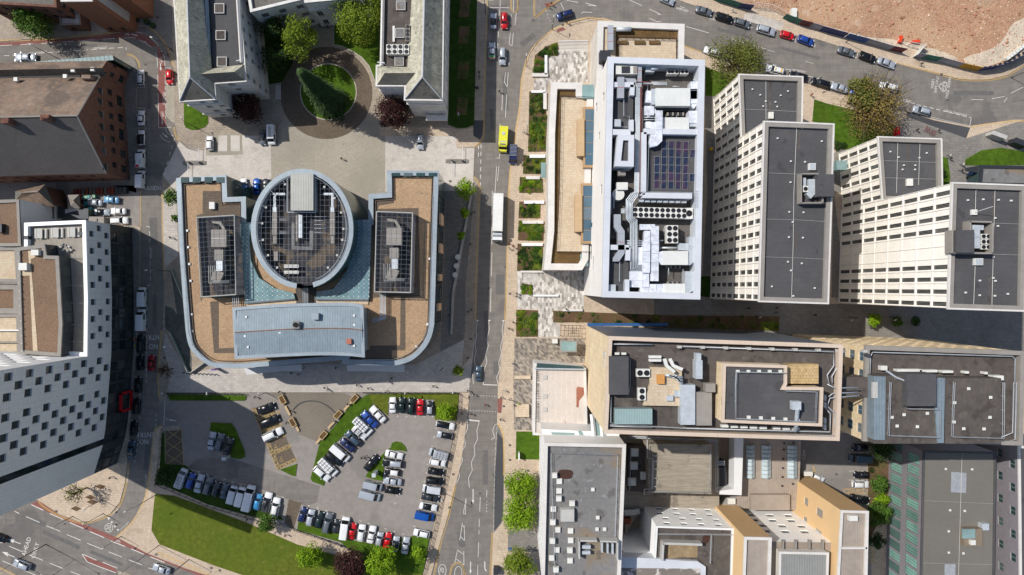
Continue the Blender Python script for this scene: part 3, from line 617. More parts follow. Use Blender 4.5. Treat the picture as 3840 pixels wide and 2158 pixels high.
sheet('bay',S('T7 1236,350 1365,345 1378,622 1238,625'),.014,setts_brown)
sheet('bay',S('T7 2165,880 2262,905 2200,1110 2135,1060'),.014,setts_brown)
sheet('verge_kerb',smooth(S('T7 1225,335 1340,328 1352,345 1340,358 1225,362'),3,True),.03,paving)
for i,p in enumerate(('T1 -100,330 0,322 350,300 700,272 960,240 1060,252 1120,285 1185,345 1130,352 1050,300 960,285 700,300 350,325 -100,352','T1 1185,345 1215,400 1240,520 1240,900 1245,955 1192,955 1185,560 1195,470 1180,400','T7 225,915 290,888 450,1000 600,1052 870,1162 1100,1282 1400,1400 1580,1448 1640,1480 1540,1470 1250,1356 960,1240 620,1092 320,955','T7 615,1288 860,1392 880,1430 760,1385 655,1345','T8 915,90 945,92 938,210 905,205','T8 1172,120 1210,125 1200,232 1172,228','T2 1610,225 1660,205 1685,225 1625,245','T2 1520,30 1590,15 1600,40 1540,60')):
 sheet('cycle_lane' if i<4 else 'tactile_paving',S(p),.012 if i<4 else(.02 if i==4 else .13),red_lane)
structure('road_markings',mk_w,mark_white)
structure('yellow_lines',mk_y,mark_cream)
structure('bay_markings',mk_b,mark_bay)
def word(txt,t,x,y,size,ang,sx=1.0,z=0.024,mat=None,name='road_lettering',parent=None):
 cu=bpy.data.curves.new(name,'FONT');cu.body=txt;cu.size=size;cu.align_x='CENTER';cu.align_y='CENTER'
 cu.materials.append(mat or mark_white)
 cu.resolution_u=2
 tmp=bpy.data.objects.new(name,cu);COL.objects.link(tmp)
 dg=bpy.context.evaluated_depsgraph_get();me=bpy.data.meshes.new_from_object(tmp.evaluated_get(dg))
 bpy.data.objects.remove(tmp)
 o=bpy.data.objects.new(name,me);COL.objects.link(o)
 px=P(t,x,y,z if z>1 else 0)
 o.location=(px[0],px[1],max(z,lift(px)+.003 if z<1 else z));o.rotation_euler=(0,0,math.radians(ang));o.scale=(sx,1,1)
 if parent is None:tag(o,kind='structure')
 return o
word('NO','1',1180,1410,1.5,180,.8);word('ENTRY','1',1125,1410,1.5,180,.55);word('ENTRY','4',1152,1095,1.8,180,.8);word('NO','4',1152,1165,1.8,180,.8)
word('ENTRY','7',1090,392,1.8,180,.8);word('NO','7',1080,445,1.8,180,.8);word('20','7',817,1092,1.6,75,.8);word('AHEAD','7',200,1232,1.5,72,1.0);word('ONLY','7',265,1262,1.5,72,1.0)
word('20','8',755,1410,1.5,80,.9);word('DISABLED','1',752,360,.75,184);word('LOADING ONLY','1',280,395,.65,186);word('DISABLED','1',1228,740,.75,-90);word('DISABLED','3',245,145,.75,-14)
word('DISABLED','3',885,532,.8,170);word('DISABLED','3',10,72,.7,-14);word('DISABLED','2',2560,75,.7,-14);word('LOADING ONLY','3',2060,848,.8,167);word('ONLY','3',1700,755,.8,167)
word('THANK YOU','3',2008,650,1.05,-100);word('STAY SAFE','3',1918,635,.9,-100);word('LEEDS','3',1890,630,.9,-100);word('NHS','3',1968,650,1.1,-100)
word('LOOK LEFT','7',935,1080,.6,42);word('LOOK LEFT','7',865,970,.6,48);word('LOOK LEFT','7',1095,735,.6,88);word('LOOK LEFT','7',958,705,.6,82);word('CLEAR','9',925,545,.9,90);word('LOADING','4',1135,470,.6,-90)
hrt=MB()
def ringline(pts,w,z=.024):line(hrt,pts,w,z)
c=Vector(P('3',1968,650));hp=[]
for i in range(41):
 t=2*math.pi*i/40
 x=16*math.sin(t)**3;y=13*math.cos(t)-5*math.cos(2*t)-2*math.cos(3*t)-math.cos(4*t)
 v=Vector((x,y))*.075;v.rotate(Matrix.Rotation(math.radians(-100),2));hp.append(tuple(c+v))
ringline(hp,.16)
for t,x,y,rx,ry,an in(('7',817,1092,1.0,1.05,0),('8',757,1412,.95,1.5,0)):
 cc=P(t,x,y);ringline([(cc[0]+rx*math.cos(a),cc[1]+ry*math.sin(a))for a in[i*math.pi/16 for i in range(33)]],.14)
def wheelchair(t,x,y,ang,s=1.0,mb=hrt):
 c=Vector(P(t,x,y))
 def tr(a):v=Vector(a)*s;v.rotate(Matrix.Rotation(math.radians(ang),2));return tuple(c+v)
 ringline([tr((.35*math.cos(a)-.05,.35*math.sin(a)-.3))for a in[math.pi*.6+i*math.pi/10 for i in range(14)]],.09)
 ringline([tr(q)for q in((-.05,.45),(-.05,-.05),(.3,-.05),(.45,-.55),(.6,-.5))],.1);ringline([tr(q)for q in((-.05,.2),(.25,.2))],.09)
 ringline([tr((.09*math.cos(a)-.05,.09*math.sin(a)+.62))for a in[i*math.pi/4 for i in range(9)]],.09)
def cyc(t,x,y,ang,s=1.0):
 c=Vector(P(t,x,y))
 def tr(a):v=Vector(a)*s;v.rotate(Matrix.Rotation(math.radians(ang),2));return tuple(c+v)
 for w in(-.45,.45):ringline([tr((.28*math.cos(a)+w,.28*math.sin(a)))for a in[i*math.pi/6 for i in range(13)]],.07)
 ringline([tr(q)for q in((-.45,0),(-.15,.42),(.3,.42),(.45,0))],.07);ringline([tr(q)for q in((-.15,.42),(.02,0),(.3,.42),(.25,.6),(.4,.6))],.07)
cyc('1',1206,455,-90,1.1);cyc('1',1216,860,-90,1.0);cyc('7',885,1195,-25,.9);cyc('1',955,262,-10,.8)
oh=hrt;structure('painted_symbols',hrt,mark_white)
hrt=MB();wheelchair('7',2068,488,0,1.0);wheelchair('7',2110,578,0,1.0);structure('painted_symbols',hrt,mark_bay)
hrt=MB();
def _rl(pts,w):line(hrt,pts,w,Z_P+.03)
ringline=_rl
wheelchair('1',1672,1098,0,.9);wheelchair('1',1762,1092,0,.9);structure('painted_symbols',hrt,mark_white)
asph_new=mk('fresh_patch',c8(108,105,102),.95,((1,.15),(9,.2)));iron=mk('cast_iron',c8(92,86,80),.8,((4,.3),))
rp=random.Random(5)
for t,x,y,w,h,a in[('5',1190,700,60,150,0),('5',1085,1000,30,200,2),('8',1080,640,40,260,0),('8',900,1180,50,120,10),('2',1230,700,34,260,4),('2',1400,300,130,40,40),('2',1180,60,120,34,0),('3',400,250,260,24,-15),('3',900,400,300,22,-15),('3',1500,590,260,30,-13),('3',2200,700,300,30,0),('1',1120,700,30,240,0),('1',600,350,260,22,4),('4',1150,300,60,200,0),('4',1160,900,30,240,0),('7',1100,560,34,200,-6),('7',460,1180,300,30,-24),('7',300,1050,90,40,-24),('7',800,1320,260,26,-22),('5',1160,1330,40,100,0),('2',1130,900,26,160,2)]:
 c=P(t,x,y);hw,hh=w/59.6,h/59.6;ca,sa=math.cos(math.radians(a)),math.sin(math.radians(a))
 sheet('road_patch',[(c[0]+u*ca-v*sa,c[1]+u*sa+v*ca)for u,v in((-hw,-hh),(hw,-hh),(hw,hh),(-hw,hh))],.0145,asph_new)
mh=MB()
for t,x,y in(('2',1440,155),('2',1660,190),('1',1092,486),('1',750,310),('1',1278,462),('3',633,378),('3',2003,752),('3',1955,560),('5',1108,728),('5',1232,570),('5',970,1110),('5',948,1252),('5',950,905),('8',1142,695),('8',812,938),('8',840,690),('8',1265,472),('8',1400,662),('8',1218,180),('8',1265,582),('7',487,1062),('7',425,967),('7',902,898),('7',1588,1392),('7',1650,1410),('7',1175,1290),('4',1236,1250),('9',1168,690),('2',818,1362),('5',1265,770),('8',1040,835)):
 c=P(t,x,y);z=max(.0175,lift(c)+.004);mh.add([(c[0]-.32,c[1]-.25,z),(c[0]+.32,c[1]-.25,z),(c[0]+.32,c[1]+.25,z),(c[0]-.32,c[1]+.25,z)],[(0,1,2,3)])
structure('manhole_covers',mh,iron)
# building kit
class Bld:
 def __init__(s,name,label,loc,cat='building'):
  s.root=empty(name,(loc[0],loc[1],0),0,label,cat)
  s.w=MB();s.wm=[];s.wins=[];s.name=name
 def mi(s,m):
  if m not in s.wm:s.wm.append(m)
  return s.wm.index(m)
 def wall(s,p0,p1,z0,z1,mat,rows=(),depth=0.22,mats=None,gm=None,fm=None,mull=1):
  """wall from p0 to p1 (outside on the right); rows = [(za, zb, [(u0,u1)..])] are real openings"""
  p0,p1=Vector(p0[:2]),Vector(p1[:2]);d=p1-p0;L=d.length
  if L<.01:return
  d/=L;n=Vector((d.y,-d.x));m=s.mi(mat)
  pt=lambda u,z,k=0.0:(p0.x+d.x*u-n.x*k,p0.y+d.y*u-n.y*k,z)
  q=lambda a,b,c,e:s.w.add([a,b,c,e],[(0,1,2,3)],m)
  z=z0
  for za,zb,us in sorted(rows,key=lambda r:r[0]):
   if za<z0-.001 or zb>z1+.001:continue
   us=[(max(.05,a),min(L-.05,b))for a,b in us if b>.3 and a<L-.3 and min(L-.05,b)-max(.05,a)>.25]
   if not us:continue
   if za>z:q(pt(0,z),pt(L,z),pt(L,za),pt(0,za))
   u=0.0
   for a,b in sorted(us):
    if a>u:q(pt(u,za),pt(a,za),pt(a,zb),pt(u,zb))
    q(pt(a,za),pt(b,za),pt(b,za,depth),pt(a,za,depth));q(pt(a,zb,depth),pt(b,zb,depth),pt(b,zb),pt(a,zb))
    q(pt(a,za,depth),pt(a,zb,depth),pt(a,zb),pt(a,za));q(pt(b,za),pt(b,zb),pt(b,zb,depth),pt(b,za,depth))
    s.wins.append((pt(a,za,depth),math.atan2(d.y,d.x),round(b-a,2),round(zb-za,2),gm or glass,fm or frame_dark,mull))
    u=b
   if u<L:q(pt(u,za),pt(L,za),pt(L,zb),pt(u,zb))
   z=zb
  if z<z1:q(pt(0,z),pt(L,z),pt(L,z1),pt(0,z1))
 def grid(s,L,z0,nz,hz,za,zh,pitch,ww,u0=0.0,stag=0.0,skip=None):
  rows=[]
  for k in range(nz):
   off=u0+(stag if k%2 else 0)
   us=[]
   u=off
   i=0
   while u+ww<L:
    if not(skip and skip(i,k)):us.append((u,u+ww))
    u+=pitch;i+=1
   rows.append((z0+k*hz+za,z0+k*hz+za+zh,us))
  return rows
 def shell(s,poly,z0,z1,mat,faces=None):
  """walls round a CCW footprint; faces {edge index: dict for wall()}"""
  p=ccw(poly)
  for i in range(len(p)):
   kw=dict((faces or{}).get(i,{}))
   if kw.get('skip'):continue
   m=kw.pop('mat',mat)
   g=kw.pop('grid',None)
   if g:
    L=(Vector(p[(i+1)%len(p)])-Vector(p[i])).length
    kw['rows']=s.grid(L,**g)
   s.wall(p[i],p[(i+1)%len(p)],z0,z1,m,**kw)
 def part(s,name,mb,mats,label=None,parent=None,smooth=False):
  o=mb.build(name,mats,parent or s.root,smooth)
  if label:o['label']=label
  return o
 def flat(s,poly,z1,roofm,par_m=None,ph=0.9,pw=0.5,name='roof'):
  """flat roof sheet and parapet; z1 is the parapet top"""
  p=ccw(poly)
  s.part(name,MB().sheet(inset(p,.02),z1-ph),roofm)
  if par_m:
   s.part('parapet',MB().ring(inset(p,-.04),inset(p,pw),z1-.35,z1,0,zi=z1-ph),par_m)
 def box(s,name,t,x0,y0,x1,y1,z0,z1,mat,rot=0,top=1.0,label=None,parent=None):
  a,b=P(t,x0,y0,z1),P(t,x1,y1,z1)
  c=((a[0]+b[0])/2,(a[1]+b[1])/2)
  return s.part(name,MB().obox(c,abs(b[0]-a[0]),abs(b[1]-a[1]),z0,z1,math.radians(rot),0,top),mat,label,parent)
 def pipe(s,txt,z,r,mat,name='pipe',n=6):
  return s.part(name,MB().tube([(a[0],a[1],z)for a in S(txt,z)],r,n),mat,smooth=True)
 def rail(s,txt,z,mat=None,h=1.0,step=2.2,name='handrail',r=.045):
  pts=[Vector(a)for a in S(txt,z)]
  mb=MB()
  for k in(h,h*.5):
   mb.tube([(a.x,a.y,z+k)for a in pts],r,4)
  for a,b in zip(pts,pts[1:]):
   L=(b-a).length;n=max(1,int(L/step))
   for i in range(n+1):
    c=a.lerp(b,i/n);mb.tube([(c.x,c.y,z),(c.x,c.y,z+h)],r,4)
  return s.part(name,mb,mat or pipe_grey)
 def done(s,cap=98):
  if s.w.f:
   s.part('wall',s.w,s.wm)
  ws=sorted(s.wins,key=lambda w:-w[2]*w[3]*(1+w[0][2]/60))
  cache={}
  rest=MB();rm=[]
  for k,(loc,ang,ww,hh,gm,fm,mull)in enumerate(ws):
   key=(ww,hh,gm.name,fm.name,mull)
   if k>=cap:
    for m in(gm,fm):
     if m not in rm:rm.append(m)
    ca,sa=math.cos(ang),math.sin(ang)
    for(vv,ff,mm)in[win_geo(ww,hh,mull)]:
     rest.add([(loc[0]+v[0]*ca-v[1]*sa,loc[1]+v[0]*sa+v[1]*ca,loc[2]+v[2])for v in vv],[],0)
     o=len(rest.v)-len(vv)
     for f,m in zip(ff,mm):
      rest.f.append(tuple(o+i for i in f));rest.m.append(rm.index(gm if m==0 else fm))
    continue
   if key not in cache:
    mb=MB();mb.v,mb.f,mb.m=win_geo(ww,hh,mull)
    o=mb.build('window',[gm,fm],s.root,local=True)
    cache[key]=o
   else:
    o=cache[key].copy();COL.objects.link(o)
   o.location=Vector(loc)-Vector(s.root.location);o.rotation_euler=(0,0,ang)
  if rest.f:
   o=s.part('window',rest,rm);o['kind']='stuff'
  return s.root
def win_geo(w,h,mull):
 mb=MB()
 mb.add([(0,0,0),(w,0,0),(w,0,h),(0,0,h)],[(0,1,2,3)],0)
 t,e=.06,.05
 for x0,x1,z0,z1 in((0,t,0,h),(w-t,w,0,h),(t,w-t,0,t),(t,w-t,h-t,h)):
  mb.box(x0,-e,z0,x1,.004,z1,1)
 for i in range(mull):
  x=w*(i+1)/(mull+1);mb.box(x-t/2,-e*.8,t,x+t/2,.003,h-t,1)
 return mb.v,mb.f,mb.m
def thing_box(name,label,cat,t,x0,y0,x1,y1,z0,z1,mats,group=None,rot=0,build=None):
 a,b=P(t,x0,y0,z1),P(t,x1,y1,z1)
 c=((a[0]+b[0])/2,(a[1]+b[1])/2)
 mb=MB().obox((0,0),abs(b[0]-a[0]),abs(b[1]-a[1]),0,z1-z0,0)
 o=mb.build(name,mats,None,loc=(c[0],c[1],z0));o.rotation_euler=(0,0,math.radians(rot))
 return tag(o,label,cat,group)
_ac={}
def ac_unit(t,x,y,z,w,l,h,nx,ny,label,group=None,rot=0,mat=None,fanm=None,top=True):
 key=(w,l,h,nx,ny,(mat or plant_white).name)
 if key not in _ac:
  r=empty('condenser_unit',(0,0,0))
  mb=MB().obox((0,0),w,l,.15,h);mb.obox((0,0),w*.9,l*.94,0,.15)
  for i in range(nx+1):
   if 0<i<nx:mb.box(-w/2+w*i/nx-.02,-l/2-.004,.2,-w/2+w*i/nx+.02,l/2+.004,h+.02)
  mb.build('casing',[mat or plant_white],r,local=True)
  fr=min(w/nx,l/ny)*.42
  for i in range(nx):
   for j in range(ny):
    cx,cy=-w/2+w*(i+.5)/nx,-l/2+l*(j+.5)/ny
    f=MB().cyl((0,0),fr,0,.07,18);
    f.cyl((0,0),fr*.25,.07,.13,10,1)
    for b in range(5):
     a=b*2*math.pi/5
     f.add([(fr*.2*math.cos(a),fr*.2*math.sin(a),.09),(fr*.92*math.cos(a-.2),fr*.92*math.sin(a-.2),.08),(fr*.92*math.cos(a+.35),fr*.92*math.sin(a+.35),.11)],[(0,1,2)],1)
    fo=f.build('fan',[fan_black,steel_dark],r,local=True,loc=(cx,cy,h))
  _ac[key]=r;o=r
 else:
  o=copy_tree(_ac[key])
 p=P(t,x,y,z+h)
 o.location=(p[0],p[1],z);o.rotation_euler=(0,0,math.radians(rot))
 return tag(o,label,'air conditioning',group)
def rooflight(b,t,x0,y0,x1,y1,z,mat=None,h=.35,rim=None):
 a,c=P(t,x0,y0,z),P(t,x1,y1,z)
 cx,cy,w,l=(a[0]+c[0])/2,(a[1]+c[1])/2,abs(c[0]-a[0]),abs(c[1]-a[1])
 k=b.part('rooflight',MB().obox((cx,cy),w,l,z-.05,z+h),rim or coping_grey)
 g=MB().obox((cx,cy),w*.86,l*.86,z+h,z+h+.06,0,0,.95).build('pane',mat or frame_pale,k)
 return k
def cowl(b,t,x,y,z,s=1.1,h=.7,mat=None):
 p=P(t,x,y,z+h)
 return b.part('roof_vent',MB().obox(p,s*.6,s*.6,z,z+h*.5).obox(p,s,s,z+h*.5,z+h,0,0,.8),mat or plant_white)
def duct(b,txt,z,w,h,mat=None,name='duct'):
 """rectangular duct along a path, top at z"""
 pts=[Vector(a)for a in S(txt,z)]
 mb=MB()
 n=len(pts);L,Rr=[],[]
 for i,p in enumerate(pts):
  d1=(p-pts[i-1]).normalized()if i else(pts[1]-p).normalized()
  d2=(pts[i+1]-p).normalized()if i<n-1 else d1
  m=Vector((-(d1+d2).y,(d1+d2).x)).normalized();k=w/2/max(.5,m.dot(Vector((-d1.y,d1.x))))
  L.append(p+m*k);Rr.append(p-m*k)
 v=[]
 for a,c in zip(L,Rr):
  v+=[(a.x,a.y,z),(c.x,c.y,z),(c.x,c.y,z-h),(a.x,a.y,z-h)]
 fs=[(0,1,2,3)[::-1]]
 for i in range(n-1):
  o=i*4
  fs+=[(o,o+4,o+5,o+1)[::-1],(o+1,o+5,o+6,o+2)[::-1],(o+2,o+6,o+7,o+3)[::-1],(o+3,o+7,o+4,o)[::-1]]
 o=(n-1)*4;fs.append((o,o+1,o+2,o+3))
 mb.add(v,fs)
 for i in range(n-1):
  a,c=pts[i],pts[i+1];k=max(1,int((c-a).length/1.6))
  d=(c-a).normalized();nn=Vector((-d.y,d.x))*(w/2+.03)
  for j in range(1,k):
   q=a.lerp(c,j/k);e=d*.04
   mb.add([(*(q+nn-e),z+.025),(*(q-nn-e),z+.025),(*(q-nn+e),z+.025),(*(q+nn+e),z+.025)],[(0,1,2,3)],1)
 return b.part(name,mb,[mat or foil,pipe_grey if mat is not duct_pink else duct_tape])
# west half of the site
def civic_wing(name,label,foot,z,eave,ridge_main,flat_poly,extra,faces):
 pass
b=Bld('civic_hall_wing','white stone civic wing with slate hip roof beside the narrow western street',P('1',1600,300,16));Z=16.0
fp=ccw(S('T1 1300,-330 1310,0 1355,757 1612,740 1602,622 1838,605 1828,450 1785,0 1755,-330',Z))
def edge_near(poly,q):
 best=min(range(len(poly)),key=lambda i:((Vector(poly[i])+Vector(poly[(i+1)%len(poly)]))/2-Vector(q)).length)
 return best
fc={}
def face(t,x,y,z,**kw):return(P(t,x,y,z),kw)
def facemap(poly,lst):return{edge_near(poly,q):kw for q,kw in lst}
wk=dict(z0=0,nz=4,hz=3.9,za=1.2,zh=1.9,pitch=3.05,ww=1.15,u0=1.0)
b.shell(fp,0,Z,portland,facemap(fp,[face('1',1806,225,Z,grid=wk,gm=glass,fm=white_plain,mull=2),face('1',1833,530,Z,grid=wk,gm=glass,fm=white_plain,mull=2),face('1',1770,-165,Z,grid=wk,fm=white_plain),face('1',1480,748,Z,grid=dict(z0=0,nz=4,hz=3.9,za=1.0,zh=2.1,pitch=3.0,ww=1.5,u0=3.2),fm=white_plain,mull=2),face('1',1720,613,Z,grid=dict(z0=0,nz=4,hz=3.9,za=1.0,zh=1.8,pitch=3.2,ww=1.6,u0=2.4),fm=white_plain,mull=2)]))
def ridge_roof(b,west,ridge,east,ze,zr,mw,me,hip_end=None,mh=None,hip0=None):
 """west/east eave lines and ridge line, each a list of equal length, north to south"""
 for nm,a,m in(('roof',west,mw),('roof',east,me)):
  mb=MB()
  for i in range(len(ridge)-1):
   v=[(*a[i],ze),(*a[i+1],ze),(*ridge[i+1],zr),(*ridge[i],zr)]
   mb.add(v,[(0,1,2,3)]if a is west else[(3,2,1,0)])
  b.part(nm,mb,m)
 if hip_end:
  b.part('roof',MB().add([(*west[-1],ze),(*east[-1],ze),(*ridge[-1],zr)],[(0,1,2)]),mh or me)
 mb=MB().tube([(*q,zr+.05)for q in ridge],.22,6)
 if hip_end:
  for e in(west[-1],east[-1]):mb.tube([(*e,ze+.1),(*ridge[-1],zr+.05)],.18,5)
 b.part('ridge_cap',mb,lead_ridge)
we=S('T1 1300,-330 1310,0 1352,757',Z);ri=S('T1 1395,-330 1405,0 1425,582',20.5);ea=S('T1 1520,-330 1538,0 1562,500',Z)
ea2=[ea[0],ea[1],S('T1 1614,742',Z)[0]]
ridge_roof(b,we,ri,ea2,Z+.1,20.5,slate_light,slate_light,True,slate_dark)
b.part('roof',MB().sheet(S('T1 1535,-330 1553,0 1575,520 1825,490 1783,0 1755,-330',15.4),15.4),felt_brown if False else felt)
b.part('parapet',MB().tube([(*q,Z+.2)for q in S('T1 1755,-330 1783,0 1812,470',Z+.2)],.4,4),stone_coping)
b.part('gutter',MB().tube([(*q,Z+.05)for q in S('T1 1528,-330 1547,0 1568,515',Z)],.55,4),blue_seam)
for y0,y1,x in((30,105,1648),(232,304,1658),(430,503,1667)):
 rooflight(b,'1',x-37,y0,x+37,y1,15.6,felt_brown,.3,frame_pale)
zz=18.6
p={k:S('T1 '+v,z)[0]for k,(v,z)in dict(a=('1508,556',zz),b_=('1757,540',zz),nw=('1562,518',Z),ne=('1832,485',Z),se=('1838,607',Z),sw=('1600,624',Z)).items()}
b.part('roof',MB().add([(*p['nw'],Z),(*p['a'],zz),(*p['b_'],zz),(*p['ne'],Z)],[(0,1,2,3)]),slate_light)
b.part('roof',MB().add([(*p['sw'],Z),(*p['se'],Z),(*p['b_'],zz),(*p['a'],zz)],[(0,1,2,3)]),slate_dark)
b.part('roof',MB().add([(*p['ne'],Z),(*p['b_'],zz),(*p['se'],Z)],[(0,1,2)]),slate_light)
cz=MB()
cz.ring(inset(fp,-.3),inset(fp,.12),Z-.6,Z+.02,0,zi=Z-.3);b.part('cornice',cz,portland)
for z in(4.2,12.0):
 b.part('string_course',MB().ring(inset(fp,-.22),inset(fp,.1),z,z+.35,0,zi=z),portland)
b.part('aerial',MB().tube([(*P('1',1765,455,17),15.5),(*P('1',1790,460,18),18.5)],.06,5).tube([(*P('1',1775,460,18),18.2),(*P('1',1815,455,18),18.4)],.1,5),white_plain)
b.done()
b=Bld('civic_hall_wing','white stone civic wing with long slate roof beside the shaded strip garden',P('2',560,300,16))
fp=ccw(S('T2 318,-330 308,0 298,495 268,497 266,640 482,640 478,745 752,748 762,0 770,-330',Z))
b.shell(fp,0,Z,portland,facemap(fp,[face('2',757,370,Z,grid=wk,fm=white_plain),face('2',766,-165,Z,grid=wk,fm=white_plain),face('2',615,747,Z,grid=dict(z0=3.8,nz=3,hz=3.9,za=1.0,zh=1.9,pitch=9,ww=1.6,u0=8.3),fm=white_plain,mull=3),face('2',374,640,Z,grid=dict(z0=0,nz=4,hz=3.9,za=1.0,zh=1.8,pitch=9,ww=1.5,u0=5.6),fm=white_plain,mull=2)]))
we=S('T2 540,-330 527,0 480,742',Z);ri=S('T2 632,-330 622,0 608,580',20.5);ea=S('T2 770,-330 760,0 752,746',Z)
ridge_roof(b,we,ri,ea,Z+.1,20.5,slate_light,slate_light,True,slate_dark)
b.part('roof',MB().sheet(S('T2 330,-330 318,0 306,500 520,505 528,0 540,-330',15.4),15.4),felt_brown)
b.part('parapet',MB().tube([(*q,Z+.2)for q in S('T2 322,-330 312,0 302,495',Z+.2)],.4,4),stone_coping)
q={k:S('T2 '+v,z)[0]for k,(v,z)in dict(a=('325,549',zz),b_=('575,549',zz),nw=('268,497',Z),ne=('540,505',Z),se=('482,642',Z),sw=('266,640',Z),n2=('298,497',Z)).items()}
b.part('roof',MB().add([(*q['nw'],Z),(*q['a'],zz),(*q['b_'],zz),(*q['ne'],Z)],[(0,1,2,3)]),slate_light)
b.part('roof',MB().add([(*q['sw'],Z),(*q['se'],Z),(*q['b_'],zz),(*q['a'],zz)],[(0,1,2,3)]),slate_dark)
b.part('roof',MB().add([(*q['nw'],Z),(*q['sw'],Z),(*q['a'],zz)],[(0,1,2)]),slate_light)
b.part('cornice',MB().ring(inset(fp,-.3),inset(fp,.12),Z-.6,Z+.02,0,zi=Z-.3),portland)
for z in(4.2,12.0):
 b.part('string_course',MB().ring(inset(fp,-.22),inset(fp,.1),z,z+.35,0,zi=z),portland)
for y0,y1,x in((10,80,447),(215,288,440),(428,497,435)):rooflight(b,'2',x-35,y0,x+35,y1,15.6,felt_stained,.3,frame_pale)
b.box('upstand','2',384,195,400,313,15.4,15.9,plant_white)
pc=MB()
for i in range(7):
 c_=P('2',655+i*21,890);pc.cyl(c_,.28,.1,4.0,10)
a,c_=P('2',635,868,4.4),P('2',795,905,4.4);pc.box(min(a[0],c_[0]),min(a[1],c_[1]),4.0,max(a[0],c_[0]),max(a[1],c_[1]),4.6)
b.part('portico',pc,portland)
b.part('aerial',MB().tube([(*P('2',330,480,17),15.5),(*P('2',320,474,18),18)],.07,5).tube([(*P('2',270,468,18),18),(*P('2',325,474,18),18)],.12,6),white_plain)
b.done()
for i,x in enumerate((357,400,443,488)):
 ac_unit('2',x,371,15.4,1.2,2.2,1.5,1,2,'white twin-fan condenser on the civic roof, %s of four'%('first from the west','second from the west','third from the west','nearest the slate slope')[i],'twin-fan condensers on the civic roof')
for i,y in enumerate((218,278)):
 ac_unit('2',497,y,15.4,1.0,1.9,1.4,1,2,('grey twin-fan condenser against the slate slope beside the middle rooflight','grey twin-fan condenser against the slate slope, brown stained fans')[i],mat=coping_grey)
b=Bld('civic_hall_range','shaded stone civic range with arched windows and a columned portico north of the courtyard',P('1',2200,-50,14))
fp=ccw(S('T1 1885,100 2285,2 2290,30 2440,15 2700,-10 2700,-400 1800,-400',14))
b.shell(fp,0,14,portland,facemap(fp,[face('1',2085,50,14,grid=dict(z0=0,nz=3,hz=4.4,za=1.2,zh=2.3,pitch=4.2,ww=1.7,u0=1.5),fm=white_plain,mull=3),face('1',2365,22,14,grid=dict(z0=0,nz=2,hz=5,za=1.2,zh=3,pitch=2.8,ww=1.4,u0=1.0),fm=white_plain,mull=1)]))
b.flat(fp,14.6,slate_dark,portland,.8,.6)
pr=S('T1 2360,80 2445,70 2480,170 2390,190',0)
b.part('portico',MB().prism(S('T1 2290,28 2425,10 2450,60 2320,85',11),10,11.2),portland)
cb=MB()
for k in range(4):
 a=S('T1 2345,105 2455,90',0);q=Vector(a[0]).lerp(Vector(a[1]),k/3);cb.cyl(q,.42,.1,10,12)
b.part('column',cb,portland)
st=MB()
for k in range(5):
 st.prism(S('T1 %d,%d %d,%d 2520,%d 2400,%d'%(2350,90,2470,75,150+k*12,170+k*12)),0.1,.9-k*.15)
b.part('steps',st,paving_grey)
b.done()
b=Bld('brick_warehouse','large red brick gabled building with brown and grey slate slopes beside the west street',P('1',400,900,10))
zE,zR=10.0,20.6
nE,sE=P('1',752,575,zE),P('1',800,1303,zE);apex=P('1',581,869,zR)
far=-175.0
nW,sW,rW=(far,nE[1]-1.2),(far,sE[1]-2.0),(far,apex[1]-1.6)
b.part('roof',MB().add([(*nE,zE),(*apex,zR),(*rW,zR),(*nW,zE)],[(0,3,2,1)]),roof_brown)
b.part('roof',MB().add([(*sW,zE),(*rW,zR),(*apex,zR),(*sE,zE)],[(0,3,2,1)]),roof_grey)
b.part('ridge_cap',MB().tube([(*apex,zR+.05),(*rW,zR+.05)],.2,5).tube([(*sE,zE+.1),(*apex,zR+.1),(*nE,zE+.1)],.2,4),coping_grey)
gx=lambda y:sE[0]+(nE[0]-sE[0])*(y-sE[1])/(nE[1]-sE[1])
L=(Vector(nE)-Vector(sE)).length
wr=[(1.2,3.6,[(1.5,3.2),(5.2,7.0),(9.5,12.2),(14,16),(18,20.5)]),(5.6,7.4,[(2.0,3.3),(5.4,6.8),(8.2,9.6),(11.0,12.4),(13.8,15.2),(16.8,18.0),(19.6,21.0)])]
b.wall(sE,nE,0,9.99,brick_red,wr,.35,mull=1)
b.w.add([(*sE,9.99),(*nE,9.99),(*apex,zR)],[(0,1,2)],b.mi(brick_red))
for u,z in((1.4,9.9),(5.2,10.2),(8.0,10.2),(10.9,10.2),(13.8,10.2),(16.8,10.2),(19.4,9.9),(9.6,14.4),(12.4,14.4)):
 q=Vector(sE).lerp(Vector(nE),u/L)
 b.part('window',MB().box(q.x-.1,q.y-.7,z,q.x+.09,q.y+.7,z+1.7,0).box(q.x-.1,q.y-.82,z-.14,q.x+.16,q.y+.82,z,1),[glass,coping_grey])
q=Vector(sE).lerp(Vector(nE),.5)
b.part('round_window',MB().tube([(q.x-.1,q.y,18),(q.x+.1,q.y,18)],.85,18),glass)
b.wall((far,sE[1]-2.0),sE,0,10,brick_red,b.grid(78,z0=0,nz=2,hz=4.6,za=1.6,zh=1.8,pitch=3.6,ww=1.3,u0=30),.3)
vN=P('1',800,456,12);vM=P('1',766,512,13)
m=MB();m.sheet([nE,vM,(far,vM[1]-1.5),nW],10.2);b.part('valley_roof',m,felt)
b.part('roof',MB().add([(*P('1',798,575,9.5),9.5),(*P('1',766,511,12.4),12.4),(far,P('1',766,511,12.4)[1]-1.5,12.4),(far,P('1',766,575,9.5)[1],9.5)],[(0,1,2,3)]),slate_dark)
n2=P('1',802,456,9.5);r2=P('1',767,511,12.4)
